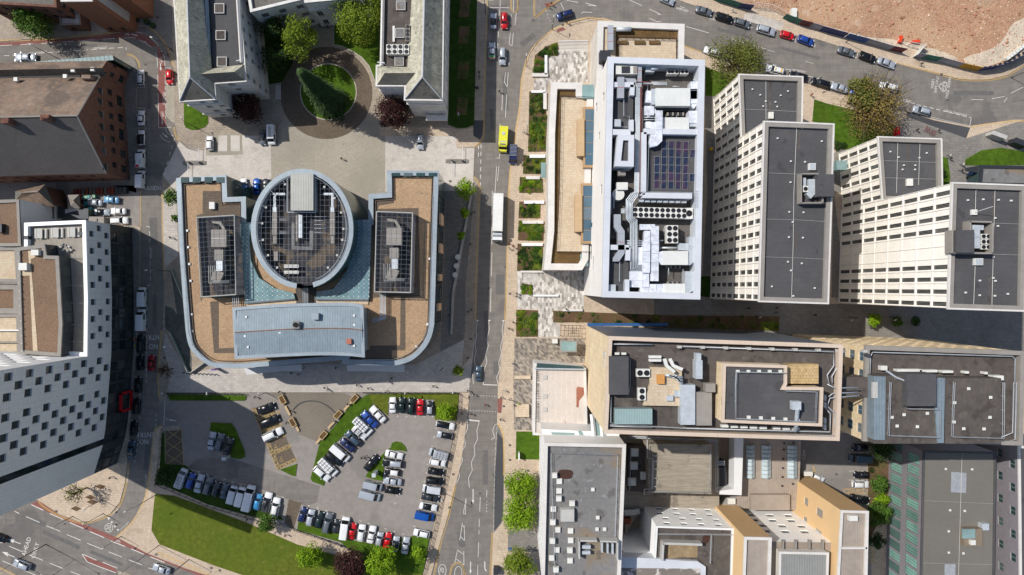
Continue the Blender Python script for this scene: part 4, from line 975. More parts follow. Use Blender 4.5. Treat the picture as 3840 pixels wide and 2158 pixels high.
b.part('roof',MB().add([(*n2,9.5),(far,n2[1]-1.6,9.5),(far,r2[1]-1.6,12.4),(*r2,12.4)],[(0,1,2,3)]),roof_brown)
e0=nE;e1=(n2[0],n2[1])
b.wall(e0,e1,0,9.5,brick_red,[(1.2,3.2,[(1,2.6),(4.4,6)]),(5.4,6.9,[(1.1,2.2),(3.6,4.7),(5.6,6.6)])],.3)
b.w.add([(*e0,9.5),(*e1,9.5),(*r2,12.4)],[(0,1,2)],b.mi(brick_red))
c1=b.box('chimney','1',300,860,365,900,18.5,21.8,brick_red);c2=b.box('chimney','1',5,885,62,925,18.5,21.8,brick_red)
for x in(312,332,352):MB().cyl(P('1',x,886,22.3),.22,22,22.5,8).build('chimney_pot',terracotta,c1)
b.box('dormer','1',596,556,692,596,10.5,12.6,roof_brown,top=.7)
for x,y in((485,572),(690,518),(543,525),(115,595)):cowl(b,'1',x,y,11.3,1.1,.8)
g0,g1=S('T1 -300,510 845,417',8.5);h0,h1=S('T1 -300,545 852,452',8.5)
gl=MB().sheet([g0,g1,h1,h0],8.5);b.part('glazed_roof',gl,mk('dull_glazing',c8(120,146,146),.5,((.4,.25),(2,.1))))
mm=MB()
for i in range(36):
 a=Vector(g0).lerp(Vector(g1),i/35);c_=Vector(h0).lerp(Vector(h1),i/35);mm.tube([(*a,8.53),(*c_,8.53)],.05,4)
b.part('glazing_bars',mm,frame_pale)
b.wall(h1,g1,0,8.5,glass_teal);b.wall(g1,g0,0,8.5,glass_teal)
b.wall(P('1',850,455,8.4),P('1',850,420,8.4),0,8.4,glass_teal)
b.done()
b=Bld('terracotta_block','tall terracotta brick block with louvred strip and white parapet at the top-left street corner',P('1',580,-60,15))
fp=ccw(S('T1 455,12 690,10 700,-160 440,-160',18.5))
b.shell(fp,0,18.5,terracotta,facemap(fp,[face('1',570,11,18.5,grid=dict(z0=1,nz=1,hz=4,za=0,zh=2,pitch=3,ww=1.2,u0=1.0))]))
b.flat(fp,18.5,felt,stone_coping,.8,.7)
fp2=ccw(S('T1 695,-10 935,-30 935,-200 690,-200',13));b.shell(fp2,0,13,terracotta,facemap(fp2,[face('1',815,-20,13,grid=dict(z0=0,nz=1,hz=4,za=.4,zh=12,pitch=30,ww=2.2,u0=.6),mull=6)]));b.flat(fp2,13,felt,coping_grey)
lv=MB()
q=Vector(P('1',745,5,18));a=P('1',690,10,18.5)
for i in range(40):
 z=4+i*.35;lv.box(a[0]-.05,a[1]+1.0,z,a[0]+.25,a[1]+3.6,z+.18)
b.part('louvres',lv,frame_pale)
b.box('doorway','1',770,168,830,186,0,2.6,glass)
b.done()
b=Bld('brick_office','dark red brick building in the top-left corner behind the bushy tree',P('1',200,-80,11))
fp=ccw(S('T1 -160,25 430,60 410,-220 -160,-260',11))
b.shell(fp,0,11,brick_red,facemap(fp,[face('1',135,42,11,grid=dict(z0=0,nz=3,hz=3.4,za=1,zh=1.8,pitch=3.2,ww=1.3,u0=1)),face('1',420,-80,11,grid=dict(z0=0,nz=3,hz=3.4,za=1,zh=1.8,pitch=3.2,ww=1.3,u0=1))]))
b.flat(fp,11.3,slate_dark,brick_red,.6,.5);b.done()
b=Bld('brick_annex','small brick annex with pale flat roof below the terracotta block',P('1',520,140,4),'annex')
fp=ccw(S('T1 445,95 592,88 602,182 452,188',4.5));b.shell(fp,0,4.5,brick_red,facemap(fp,[face('1',527,185,4.5,grid=dict(z0=0,nz=1,hz=3,za=1,zh=1.4,pitch=3,ww=1.2,u0=1))]));b.flat(fp,4.6,plaza_pale,coping_grey,.3,.3);b.done()
# checkered tower and its low wing
b=Bld('checkered_tower','tall pale stone tower with staggered square windows and dark glass base',(-104,-20))
G=[(a[0]*1.0,a[1])for a in(P('N',500,868),P('N',507,1115),P('N',505,1308),P('N',497,1420),P('N',484,1578),P('N',474,1639),P('N',443,1738))]
zb,zl,zt=10.0,19.3,46.0
NWl=P('4',182,240,zl);NEl=P('4',640,219,zl)
def facade_chain(pts,z0,z1,mat,rows,**kw):
 u=0.0
 for a,c_ in zip(pts[:-1],pts[1:]):
  L=(Vector(c_)-Vector(a)).length
  rr=[(za,zb_,[(x0-u,x1-u)for x0,x1 in us if x0-u>.1 and x1-u<L-.05])for za,zb_,us in rows]
  b.wall(a,c_,z0,z1,mat,rr,**kw);u+=L
ch=[NEl[:2],G[1],G[2]]
ch[0]=(G[0][0],NEl[1])
south_to_north_low=ch[::-1]
Llow=sum((Vector(ch[i+1])-Vector(ch[i])).length for i in range(2))
rows=[]
for k in range(3):
 us=[(Llow-(2.2+(1.93 if k==1 else 0)+i*3.86)-1.35-(0 if k!=1 else-3.4),Llow-(2.2+(1.93 if k==1 else 0)+i*3.86)-(0 if k!=1 else-3.4))for i in range(8)]
 rows.append((11.0+k*2.85-.4,11.0+k*2.85+1.35,sorted(us)))
facade_chain(south_to_north_low,zb,zl,stone_panel,rows,depth=.45)
tow=[G[5],G[4],G[3],G[2]]
Lt=sum((Vector(tow[i+1])-Vector(tow[i])).length for i in range(3))
rows=[]
for k in range(12):
 z=11.0+k*2.85
 us=[(2.6+(1.93 if k%2 else 0)+i*3.86,2.6+(1.93 if k%2 else 0)+i*3.86+1.6)for i in range(6)]
 rows.append((z-.5,z+1.6,us))
facade_chain(tow,zb,zt,stone_panel,rows,depth=.45)
b.wall(G[6],G[5],zb,zt,stone_panel)
d=(Vector(G[4])-Vector(G[5])).normalized();nn=Vector((-d.y,d.x))
e=Vector(G[5])+d*.3;e2=e+d*1.5
b.part('glass_slot',MB().add([(e.x+.03,e.y,zb),(e2.x+.03,e2.y,zb),(e2.x+.03,e2.y,zt),(e.x+.03,e.y,zt)],[(0,1,2,3)]),glass)
pod=[G[6],G[5],G[4],G[3],G[2],G[1],ch[0]]
pod=[(a[0]-.25,a[1])for a in pod]
for a,c_ in zip(pod[:-1],pod[1:]):
 L=(Vector(c_)-Vector(a)).length
 b.wall(a,c_,0,zb,frame_dark,b.grid(L,z0=0,nz=3,hz=3.3,za=.2,zh=2.8,pitch=2.6,ww=2.2,u0=.3),.1,gm=glass,mull=0)
b.part('soffit_band',MB().add([(*G[i],zb)for i in range(7)]+[(x-.3,y,zb)for x,y in G],[(i,i+1,i+8,i+7)for i in range(6)]),stone_panel)
NWt=(P('N',120,1290)[0],G[2][1]+1.2);SWt=P('N',171,1633)
b.wall(G[2],NWt,17,zt,white_panel,[(21+k*2.85,22.6+k*2.85,[(3+i*5.5+(2.7 if k%2 else 0),6.5+i*5.5+(2.7 if k%2 else 0))for i in range(10)])for k in range(8)],depth=.5)
b.wall(SWt,G[6],0,zt,stone_panel)
b.part('roof',MB().sheet([G[2],NWt,SWt,G[6],G[5],G[4],G[3]],zt-.8),gravel_dark)
b.part('parapet',MB().ring(ccw([G[2],NWt,SWt,G[6],G[5],G[4],G[3]]),inset([G[2],NWt,SWt,G[6],G[5],G[4],G[3]],.6),zt-.8,zt),stone_coping)
NWg=(NWl[0],NWl[1])
b.wall(ch[0],NWg,0,zl,white_panel);
lowp=ccw([ch[0],NWg,(NWg[0],G[2][1]+1),G[2],G[1]])
b.part('roof_deck',MB().sheet(inset(lowp,.1),zl-1.1),deck)
b.part('parapet',MB().ring(inset(lowp,-.05),inset(lowp,.75),zl-.4,zl,0,zi=zl-1.1),render_white)
zp=22.2
pp=S('T4 125,425 335,400 350,485 440,488 468,1000 455,1240 148,1218',zp)
pp=ccw(pp)
b.shell(pp,zl-1.1,zp,glass_teal,{i:dict(mat=frame_dark,grid=dict(z0=zl-1.1,nz=1,hz=3,za=.2,zh=2.5,pitch=2.6,ww=2.3,u0=.2),depth=.08,gm=glass,mull=0)for i in range(len(pp))})
b.flat(pp,zp+.1,gravel_dark,blue_metal if False else coping_grey,.35,.75)
b.part('walkway',MB().sheet(S('T4 210,450 262,445 262,500 230,512 285,1225 248,1225 222,635 155,635 150,590 222,600',zp-.2),zp-.2),terrace_buff)
for a in((232,440,287,482),(138,540,200,594)):b.box('roof_vent','4',*a,zp-.3,zp+.9,plant_white)
pst=MB()
for i in range(14):
 c_=P('4',142+i*2.2,470+i*56,zp+.2);pst.cyl(c_,.1,zp+.1,zp+.5,6)
b.part('parapet_lights',pst,white_plain)
b.rail('T4 200,262 625,240',zl-1.1,r=.03)
for y in(500,710,840,1000,1125):b.rail('T4 545,%d 635,%d'%(y,y+3),zl-1.1,r=.03)
fx=P('7',915,100,3)[0];y0,y1=P('7',0,60,1)[1],P('7',0,205,1)[1]
fr=MB()
X=-95.6
for(ya,yb,za,zc)in((y0,y0-.45,.5,5.6),(y1+.45,y1,.5,5.6),(y0,y1,5.15,5.6),(y0,y1,.5,.95)):
 fr.box(X,min(ya,yb),za,X+.5,max(ya,yb),zc)
b.part('door_surround',fr,red_plain,'bright red square frame around the entrance in the dark glass base')
b.done()
pt=None
for i,(x,y)in enumerate(((298,318),(420,312),(545,307))):
 if pt is None:
  pt=empty('picnic_table',(0,0,0))
  t_=MB()
  for k in range(5):t_.box(-.45+k*.18,-.95,.72,-.29+k*.18,.95,.76)
  t_.build('table_top',frame_pale,pt,local=True)
  for s_ in(-1,1):
   MB().box(s_*.85-.14,-.95,.42,s_*.85+.14,.95,.46).build('bench_seat',frame_pale,pt,local=True)
   MB().box(-.95,s_*.7-.04,.36,.95,s_*.7+.04,.42).tube([(-.75,s_*.7,0),(-.3,s_*.7,.72)],.05,4).tube([(.75,s_*.7,0),(.3,s_*.7,.72)],.05,4).build('leg',frame_pale,pt,local=True)
  o=pt
 else:
  o=copy_tree(pt)
 c_=P('4',x,y,zl-.4);o.location=(c_[0],c_[1],zl-1.1);o.scale=(1.35,1.15,1)
 tag(o,'grey picnic table on the roof terrace, '+('nearest the west parapet','in the middle of three','nearest the street parapet')[i],'picnic table','picnic tables on the roof terrace')
for i,(x,y,l)in enumerate(((205,350,'tall dark parasol heater on the terrace by the west parapet'),(608,320,'dark bin on the roof terrace beside the street parapet'))):
 c_=P('4',x,y,19);o=MB().obox((0,0),.8,.7,0,1.1).obox((0,0),.9,.8,1.1,1.2).build('terrace_bin' if i else 'patio_heater',steel_dark,None,loc=(c_[0],c_[1],zl-1.1));tag(o,l,'bin' if i else 'heater')
sh=None
for i,(x,y)in enumerate(((450,415),(480,405),(510,418),(470,445),(505,450),(530,440))):
 if sh is None:
  sh=empty('terrace_chair',(0,0,0));MB().box(-.25,-.25,.42,.25,.25,.47).build('seat',frame_pale,sh,local=True);MB().box(-.25,.2,.47,.25,.26,.9).build('backrest',frame_pale,sh,local=True)
  for sx in(-.22,.22):
   for sy in(-.22,.22):MB().tube([(sx,sy,0),(sx,sy,.43)],.025,4).build('leg',steel_dark,sh,local=True)
  o=sh
 else:o=copy_tree(sh)
 c_=P('4',x,y,zl-.6);o.location=(c_[0],c_[1],zl-1.1);o.rotation_euler=(0,0,i*1.1)
 tag(o,'pale metal chair among the cluster on the shaded terrace corner','chair','chairs clustered on the terrace')
b=Bld('gravel_roof_office','flat gravel-roofed white office with ribbon windows left of the small car yard',P('4',60,200,15))
Z=15.0
fp=ccw(S('T4 -160,78 140,64 155,410 -160,412',Z));
b.shell(fp,0,Z,white_panel,facemap(fp,[face('4',148,240,Z,grid=dict(z0=0,nz=1,hz=4,za=9.2,zh=2.2,pitch=20,ww=16,u0=1.5),gm=glass,fm=frame_dark,mull=7)]))
fn=ccw(S('T4 140,64 155,410 -160,412 -160,78',Z))
b.flat(fp,Z,gravel_dark,coping_grey,.4,.6);b.box('roof_hatch','4',-30,245,12,310,14.6,15.8,steel_dark);b.done()
b=Bld('ribbon_window_wing','white rendered wing with long ribbon windows beside the green container',P('4',300,160,6))
q=S('T4 143,64 462,128',15)
wb=MB()
b.w=MB()
A0,A1=P('N',70,749,15),P('N',231,781,2.0)
b2p=ccw([A0,(P('N',236,783,0)[0],A0[1]),(P('N',236,783,0)[0],P('N',230,825,0)[1]),(A0[0],P('N',230,825,0)[1])])
b.shell(b2p,0,3.5,white_panel,{});b.flat(b2p,3.6,felt_brown,coping_grey,.3,.3);b.done()
b=Bld('cream_block','cream rendered lower block with stepped parapets at the left edge below the gravel roof',P('4',50,800,12))
fp=ccw(S('T4 -160,430 125,425 140,680 -160,675',17));b.shell(fp,0,17,render_white);b.flat(fp,17,terrace_buff,coping_grey,.4,.6)
fp=ccw(S('T4 -160,700 138,700 140,920 -160,915',15));b.shell(fp,0,15,brick_red);b.flat(fp,15,gravel_dark,coping_grey,.5,1.2)
fp=ccw(S('T4 -160,930 140,925 146,1225 -160,1225',17));b.shell(fp,0,17,render_white);b.flat(fp,17,terrace_buff,coping_grey,.4,.6)
b.box('parapet','4',-100,1040,140,1050,16.5,17.4,white_plain);b.box('parapet','4',-100,1130,144,1140,16.5,17.4,coping_grey);b.done()
def hip_house(name,label,cat,pts_e,ze,pts_r,zr,mats,wallm):
 b=Bld(name,label,pts_e[0],cat)
 p=ccw(pts_e);b.shell(p,0,ze,wallm,{i:dict(grid=dict(z0=0,nz=1,hz=3,za=1,zh=1.2,pitch=3.5,ww=1.1,u0=1))for i in range(4)})
 (r0,r1)=pts_r
 e=inset(p,-.35)
 for i in range(4):
  a,c_=e[i],e[(i+1)%4]
  ra=min((r0,r1),key=lambda r:(Vector(r)-Vector(a)).length);rc=min((r0,r1),key=lambda r:(Vector(r)-Vector(c_)).length)
  v=[(*a,ze),(*c_,ze),(*rc,zr)]+([]if ra==rc else[(*ra,zr)])
  b.part('roof',MB().add(v,[tuple(range(len(v)))]),mats[i%len(mats)])
 b.part('ridge_cap',MB().tube([(*r0,zr),(*r1,zr)],.14,5),coping_grey)
 b.done()
hip_house('hipped_house','small slate hip-roofed house squeezed below the brick warehouse','house',S('TD 300,350 800,235 945,575 300,480',7),7,S('TD 400,350 685,335',9.5),9.5,[roof_brown,slate_dark],brick_red)
hip_house('brick_hut','small brick hut with pale pyramid roof beside the teal bins','hut',S('TD 1240,420 1410,415 1425,615 1245,620',3.2),3.2,S('TD 1315,500 1345,520',4.6),4.6,[coping_grey,felt_stained],brick_red)
cont=mk('container_green',c8(120,138,110),.6,((1,.15),),stripes=(('x',.35,.3,.8),),tint=((1.2,c8(130,90,60),.62,.04,.7),))
r_=empty('shipping_container',(*P('D',1350,730,2.6),0),math.radians(-1),'faded green shipping container with rust streaks behind the small car yard','container')
MB().box(-4.0,-1.25,.12,3.3,1.25,2.6).build('body',cont,r_,local=True);MB().box(3.3,-1.25,.12,3.36,-.02,2.6).box(3.3,.02,.12,3.36,1.25,2.6).build('door',cont,r_,local=True);MB().box(-4.05,-1.28,2.5,3.4,1.28,2.62).build('frame',steel_dark,r_,local=True)
for i in range(4):tag(MB().box(-1.7,-.06,0,1.7,.06,.1).build('timber_plank',white_plain,None,loc=(*P('D',1300,640+i*17,2.7),2.63)),'bleached plank lying on the green container roof','plank','planks on the container');
for o in[o for o in COL.objects if o.name.startswith('timber_plank')]:o.rotation_euler=(0,0,.25)
o=MB().obox((0,0),3.6,1.5,0,2.4).obox((0,0),3.8,1.7,2.4,2.5).box(-.3,-.3,2.5,.3,.3,2.75).build('store_cabinet',coping_grey,None,loc=(*P('D',1745,850,2.4),0));tag(o,'grey metal store between the container and the white parked cars','cabinet')
bn=None
BL=[(1508,458,'teal'),(1550,435,'pale green'),(1603,428,'teal'),(1650,430,'grey'),(1697,420,'pale green'),(1548,540,'teal'),(1508,585,'teal'),(1628,645,'bright teal')]
bin_loc=('closest to the hut roof','second in the row above the silver car','third in the row above the silver car','dark one near the end of the row','at the east end of the row','under the hut wall, upper of two','under the hut wall, lower of two','standing alone by the container end')
cols={'teal':teal_plain,'pale green':mk('bin_pale_green',c8(120,160,130),.5,((1,.1),)),'grey':steel_dark,'bright teal':mk('bin_bright_teal',c8(90,200,200),.5,((1,.1),))}
def wheelie(mat):
 r=empty('wheelie_bin',(0,0,0));MB().obox((0,0),.62,.68,.1,1.0,0,0,1.0).build('body',mat,r,local=True);MB().obox((0,0),.68,.76,1.0,1.07,0,0,.92).build('lid',mat,r,local=True)
 for s_ in(-.27,.27):MB().tube([(s_-.03,.3,.1),(s_+.03,.3,.1)],.1,10).build('wheel',tyre_m,r,local=True)
 return r
protos={k:None for k in cols}
for(x,y,k),l in zip(BL,bin_loc):
 if protos[k]is None:protos[k]=wheelie(cols[k]);o=protos[k]
 else:o=copy_tree(protos[k])
 c_=P('D',x,y,1);o.location=(*c_,.02);o.scale=(1.15,1.0,1);tag(o,k+' wheelie bin in the car yard, '+l,'bin','wheelie bins by the hut')
sb=None
stall_cols={'r':mk('crate_red',c8(112,54,40),.8,((2,.2),)),'b':steel_dark,'g':mk('crate_grey',c8(92,84,80),.8,((2,.2),))}
seq='rrbrggrrgrrbbb'
for i,ch_ in enumerate(seq):
 o=MB().obox((0,0),1.15,1.5,0,1.15).obox((0,0),1.2,1.55,1.15,1.25,0,0,.96).build('skip_bin',stall_cols[ch_],None,loc=(*P('D',1370+i*67,345-i*3,1.2),0))
 tag(o,{'r':'rust-red','b':'black','g':'grey-brown'}[ch_]+' lidded trade bin under the brick warehouse, number %s from the left'%('one two three four five six seven eight nine ten eleven twelve thirteen fourteen'.split()[i]),'bin','trade bins under the warehouse wall')
# glass building with the oval hall
b=Bld('oval_hall_building','large horseshoe building with gravel roofs, blue-grey edge and a gridded oval hall in the middle',P('4',2200,600,16))
Z=16.0
out=S('T1 1325,1340 1693,1318 T4 1700,50 1840,45 1842,240',Z)
out=out+S('T5 207,222 207,27 347,18 T2 345,1283 727,1288 T5 722,0 712,300 702,700 692,1000',Z)+smooth(S('T5 692,1000 672,1090 622,1180 540,1258 450,1296 380,1306',Z),3)[1:]+S('T5 150,1300 0,1292 T4 2576,1265',Z)+smooth(S('T4 1800,1326 1640,1322 1560,1300 1480,1240 1420,1160 1396,1050',Z),3)+S('T4 1375,800 1350,460',Z)
out=ccw(out)
gw=dict(z0=0,nz=4,hz=4.0,za=.35,zh=3.35,pitch=1.8,ww=1.68,u0=.1)
ff={}
for i in range(len(out)):
 a,c_=Vector(out[i]),Vector(out[(i+1)%len(out)]);L=(c_-a).length
 d=(c_-a).normalized();n=Vector((d.y,-d.x))
 if n.x>.2 and L>6 and a.x>-20:ff[i]=dict(mat=frame_dark,grid=dict(gw,pitch=4.4,ww=4.2),depth=.08,gm=glass_teal,mull=2)
 elif n.y>.5 and L>10:ff[i]=dict(mat=blue_seam,grid=dict(gw,pitch=4.4,ww=4.2),depth=.08,gm=glass_teal,mull=2)
b.shell(out,0,Z-.01,glass_teal,ff)
b.part('roof',MB().sheet(inset(out,.05),Z-.75),gravel)
b.part('parapet',MB().ring(inset(out,-.12),inset(out,1.0),Z-.5,Z,0,zi=Z-.75),blue_metal)
b.part('parapet',MB().ring(inset(out,1.35),inset(out,1.5),Z-.75,Z-.45,0),gravel_slab)
zr=Z-.72
for i,q in enumerate(('T4 1520,0 1660,0 1665,95 1800,95 1800,235 1830,800 1520,800 1505,830 1475,180 1520,170','T4 1575,830 1640,825 1640,1180 1770,1175 1772,1215 1605,1215','T5 260,60 390,60 395,90 280,110 275,135 578,128 590,790 480,800 480,1195 215,1195 215,1160 440,1158 445,790 240,800 235,130','T5 215,1190 380,1190 380,1280 0,1275 T4 2100,1250')):
 b.part('walkway',MB().sheet(S(q,zr),zr+.003*i),gravel_slab)
b.box('roof_hatch','4',1568,82,1608,135,zr,zr+.8,plant_white)
for t,x0,x1,y0,y1 in(('1',1330,1685,1322,1378),('2',350,722,1290,1330)):
 n=4
 for i in range(n):
  xa,xb=x0+(x1-x0)*i/n+26,x0+(x1-x0)*(i+1)/n-4
  b.box('rooflight',t,xa,y0+8,xb,y1-6,Z-.3,Z+.12,glass_teal)
b.pipe('T4 1480,60 1490,1100',zr+.3,.05,pipe_grey)if False else None
for txt in('T4 1372,20 1385,400 1410,800 1425,1050 1455,1150 1520,1230 1600,1282 1760,1288','T5 690,30 680,400 668,800 655,1020 620,1110 540,1190 460,1245 380,1262 160,1262'):
 b.rail(txt,zr,h=.9,step=4.5,r=.04)
pts=[('4',1403,297),('4',1410,422),('4',1418,548),('4',1428,674),('4',1440,1052),('5',658,508),('5',645,1000),('5',562,1168),('4',1435,925)]
for t,x,y in pts:cowl(b,t,x,y,zr,.55,.3,white_plain)
dots=MB();gl1=MB();seam=MB()
zc=Z+.25
for q in('T4 1800,240 1885,238 1870,360 1880,520 1940,650 2060,730 2200,765 2212,802 1838,832','T5 108,218 228,213 207,806 -188,806 -188,755 -60,735 40,600 95,420'):
 p=S(q,zc);gl1.prism(p,Z-.6,zc)
 xs=[a[0]for a in p];ys=[a[1]for a in p]
 x=min(xs)+.5
 while x<max(xs):
  y=min(ys)+.5
  while y<max(ys):
   if inside((x,y),p):
    dots.box(x-.09,y-.09,zc,x+.09,y+.09,zc+.05)
    if inside((x+1.15,y),p):seam.box(x,y-.02,zc,x+1.15,y+.02,zc+.012)
    if inside((x,y+.95),p):seam.box(x-.02,y,zc,x+.02,y+.95,zc+.013)
   y+=.95
  x+=1.15
b.part('glazed_canopy',gl1,glass_roof);b.part('fixing',dots,white_plain);b.part('glazing_bars',seam,glass_teal)
for q in('T4 1838,838 2215,806','T5 -195,810 205,812'):
 b.part('edge_gutter',MB().tube([(*a,Z+.1)for a in S(q,Z)],.32,4),blue_metal)
b.part('buff_ledge',MB().sheet(S('T4 1838,842 2225,815 2228,850 1845,868',zr),zr+.25),terrace_buff)
b.part('buff_ledge',MB().sheet(S('T5 -195,815 205,818 203,852 -190,845',zr),zr+.25),terrace_buff)
b.part('walkway',MB().sheet(S('T4 2218,700 2370,700 2372,850 2225,850',zr),zr+.3),felt_brown)
Zo=21.5
oc=P('E',602,617,Zo);rx,ry=493/2.586*(H-Zo)/F,578/2.586*(H-Zo)/F
NO=56
def ov(k):return circle(oc,rx+k,NO,ry+k)
w_=MB()
o0,o1=ov(-.25),ov(0)
for i in range(NO):
 j=(i+1)%NO
 w_.add([(*o0[i],0),(*o0[j],0),(*o1[j],Zo-.4),(*o1[i],Zo-.4)],[(0,1,2,3)])
oval_glass=mk('oval_glass_cladding',c8(62,92,88),.2,((.3,.2),),stripes=(('z',1.3,.05,.5),),spec=.6)
b.part('oval_wall',w_,oval_glass)
ring=MB();oo,ii=ov(.1),ov(-1.0)
gap=[i for i in range(NO)if not(2.0*math.pi*0.715<2*math.pi*i/NO<2*math.pi*.785)]
for i in gap:
 j=(i+1)%NO
 ring.add([(*oo[i],Zo-.5),(*oo[j],Zo-.5),(*oo[j],Zo),(*oo[i],Zo),(*ii[j],Zo),(*ii[i],Zo),(*ii[j],Zo-3),(*ii[i],Zo-3)],[(0,1,2,3),(3,2,4,5),(5,4,6,7)])
b.part('oval_rim',ring,blue_metal)
dark_deck=mk('dark_plant_deck',c8(64,63,66),.9,((.3,.3),(2,.25),(6,.3)),tint=((.25,c8(120,104,84),.56,.04,.6),))
b.part('plant_deck',MB().sheet(ov(-.6),Zo-3.0),dark_deck)
grd=MB();zg=Zo-.6
inr=ov(-1.1)
def chord(v,axis,poly):
 xs=[]
 for i in range(len(poly)):
  a,c_=poly[i],poly[(i+1)%len(poly)]
  if(a[axis]-v)*(c_[axis]-v)<0:
   t=(v-a[axis])/(c_[axis]-a[axis]);xs.append(a[1-axis]+t*(c_[1-axis]-a[1-axis]))
 return(min(xs),max(xs))if len(xs)>1 else None
def barx(v,axis,lo,hi,w=.016,z=zg,mb=grd):
 if axis==0:mb.box(v-w,lo,z-.05,v+w,hi,z)
 else:mb.box(lo,v-w,z-.05,hi,v+w,z+.004)
sh0=P('E',488,82,Zo);sh1=P('E',712,445,Zo)
v=oc[0]-rx
while v<oc[0]+rx:
 c_=chord(v,0,inr)
 if c_:
  if sh0[0]-.3<v<sh1[0]+.3:barx(v,0,c_[0],min(c_[1],sh1[1]-.6))
  else:barx(v,0,*c_)
 v+=1.0
v=oc[1]-ry
while v<oc[1]+ry:
 c_=chord(v,1,inr)
 if c_:
  if v>sh1[1]-.5:barx(v,1,c_[0],sh0[0]-.7);barx(v,1,sh1[0]+.7,c_[1])
  else:barx(v,1,*c_)
 v+=1.22
b.part('grid',grd,grid_grey)
rl=MB()
pr=ov(-1.35)
for k in(.0,.5):rl.tube([(*a,Zo+.1+k)for a in pr[:40]],.05,4);rl.tube([(*a,Zo+.1+k)for a in pr[45:]+pr[:1]],.05,4)
b.part('handrail',rl,pipe_grey)
for i in range(0,NO,3):
 a=ov(-2.2)[i];
 if not(38<i<46):b.part('floodlight',MB().box(a[0]-.22,a[1]-.22,zg,a[0]+.22,a[1]+.22,zg+.3).tube([(*a,zg+.15),(*ov(-1.2)[i],zg+.15)],.05,4),frame_pale)
b.box('lift_housing','E',490,82,710,440,Zo-3,Zo+.9,grey_seam)
for sx in(452,728):b.part('rail_track',MB().tube([(*P('E',sx,95,Zo),zg+.1),(*P('E',sx,452,Zo),zg+.1)],.12,4),galv)
b.part('rail_track',MB().tube([(*P('E',450,455,Zo),zg+.1),(*P('E',730,455,Zo),zg+.1)],.12,4),galv)
zd=Zo-1.3
for x in(335,895):
 duct(b,'TE %d,455 %d,680'%(x,x),zd,1.0,1.2,coping_grey)
 duct(b,'TE %d,405 %d,455'%(x,x),zd,.8,.9,galv);duct(b,'TE %d,280 %d,280 %d,405'%(x+(100 if x<500 else-90),x,x),zd-.1,.5,.6,galv);duct(b,'TE %d,685 %d,760'%(x+2,x+2),zd-.3,.8,.8,coping_grey)
duct(b,'TE 585,480 585,705',zd,.8,.9,galv);duct(b,'TE 548,480 548,740',zd-.3,.35,.5,coping_grey)
for i in range(4):
 b.pipe('TE %d,560 %d,%d %d,%d %d,640 %d,640'%(500+i*8,500+i*8,812-i*8,706-i*9,820-i*8,706-i*9,780),zd,.06,frame_pale)
for i in range(6):b.pipe('TE 380,%d 480,%d'%(515+i*12+(90 if i>2 else 0),515+i*12+(90 if i>2 else 0)),zd,.05,pipe_grey)
for i in range(5):b.pipe('TE 720,%d 840,%d'%(500+i*38,500+i*38),zd,.07,pipe_grey)
for i in range(6):b.box('plant_box','E',425,965+i*11+(26 if i>2 else 0),568,973+i*11+(26 if i>2 else 0),zd-.6,zd-.2,plant_white)
b.box('plant_box','E',325,838,366,928,zd-1.5,zd,coping_grey)
for i in range(4):b.pipe('TE %d,860 %d,1000 %d,1340'%(612+i*14,612+i*14,614+i*14),Z+.9,.13,galv)
b.box('pipe_bridge','E',600,1150,680,1160,Z-.5,Z+1.0,steel_dark)
cage_glass=mk('cage_louvre',c8(92,96,106),.5,((1,.1),),metal=.2,stripes=(('z',.4,.3,.5),))
for nm,q,t in(('west','T4 1475,200 1758,183 1770,777 1510,795','4'),('east','T5 265,155 535,165 520,762 250,757','5')):
 zt_=19.8;p=ccw(S(q,zt_))
 b.part('plant_deck',MB().sheet(p,zr+.05),dark_deck)
 fr=MB()
 for i in range(4):
  a,c_=Vector(p[i]),Vector(p[(i+1)%4])
  fr.tube([(*a,zt_),(*c_,zt_)],.13,4);fr.tube([(*a,zr),(*a,zt_)],.12,4)
  n_=max(2,int((c_-a).length/3))
  for j in range(1,n_):e=a.lerp(c_,j/n_);fr.tube([(*e,zr),(*e,zt_)],.06,4)
 b.part('cage_frame',fr,frame_pale)
 sd_=MB()
 for i in range(4):
  a,c_=Vector(p[i]),Vector(p[(i+1)%4])
  for k in range(9):
   z=zr+.3+k*.4;d=(c_-a).normalized();n_=Vector((-d.y,d.x))*.12
   sd_.add([(*(a+n_),z),(*(c_+n_),z),(*(c_-n_*.2),z+.16),(*(a-n_*.2),z+.16)],[(0,1,2,3)])
 b.part('louvres',sd_,cage_glass)
 g_=MB()
 def Lp(s,u):return(Vector(p[0])*(1-s)+Vector(p[1])*s)*(1-u)+(Vector(p[3])*(1-s)+Vector(p[2])*s)*u
 L1,L2=(Vector(p[1])-Vector(p[0])).length,(Vector(p[3])-Vector(p[0])).length
 for i in range(1,int(L1/1.05)):s_=i/int(L1/1.05);g_.tube([(*Lp(s_,0),zt_-.05),(*Lp(s_,1),zt_-.05)],.022,4)
 for i in range(1,int(L2/1.05)):s_=i/int(L2/1.05);g_.tube([(*Lp(0,s_),zt_),(*Lp(1,s_),zt_)],.022,4)
 b.part('grid',g_,grid_grey)
x0={'4':1640,'5':395}
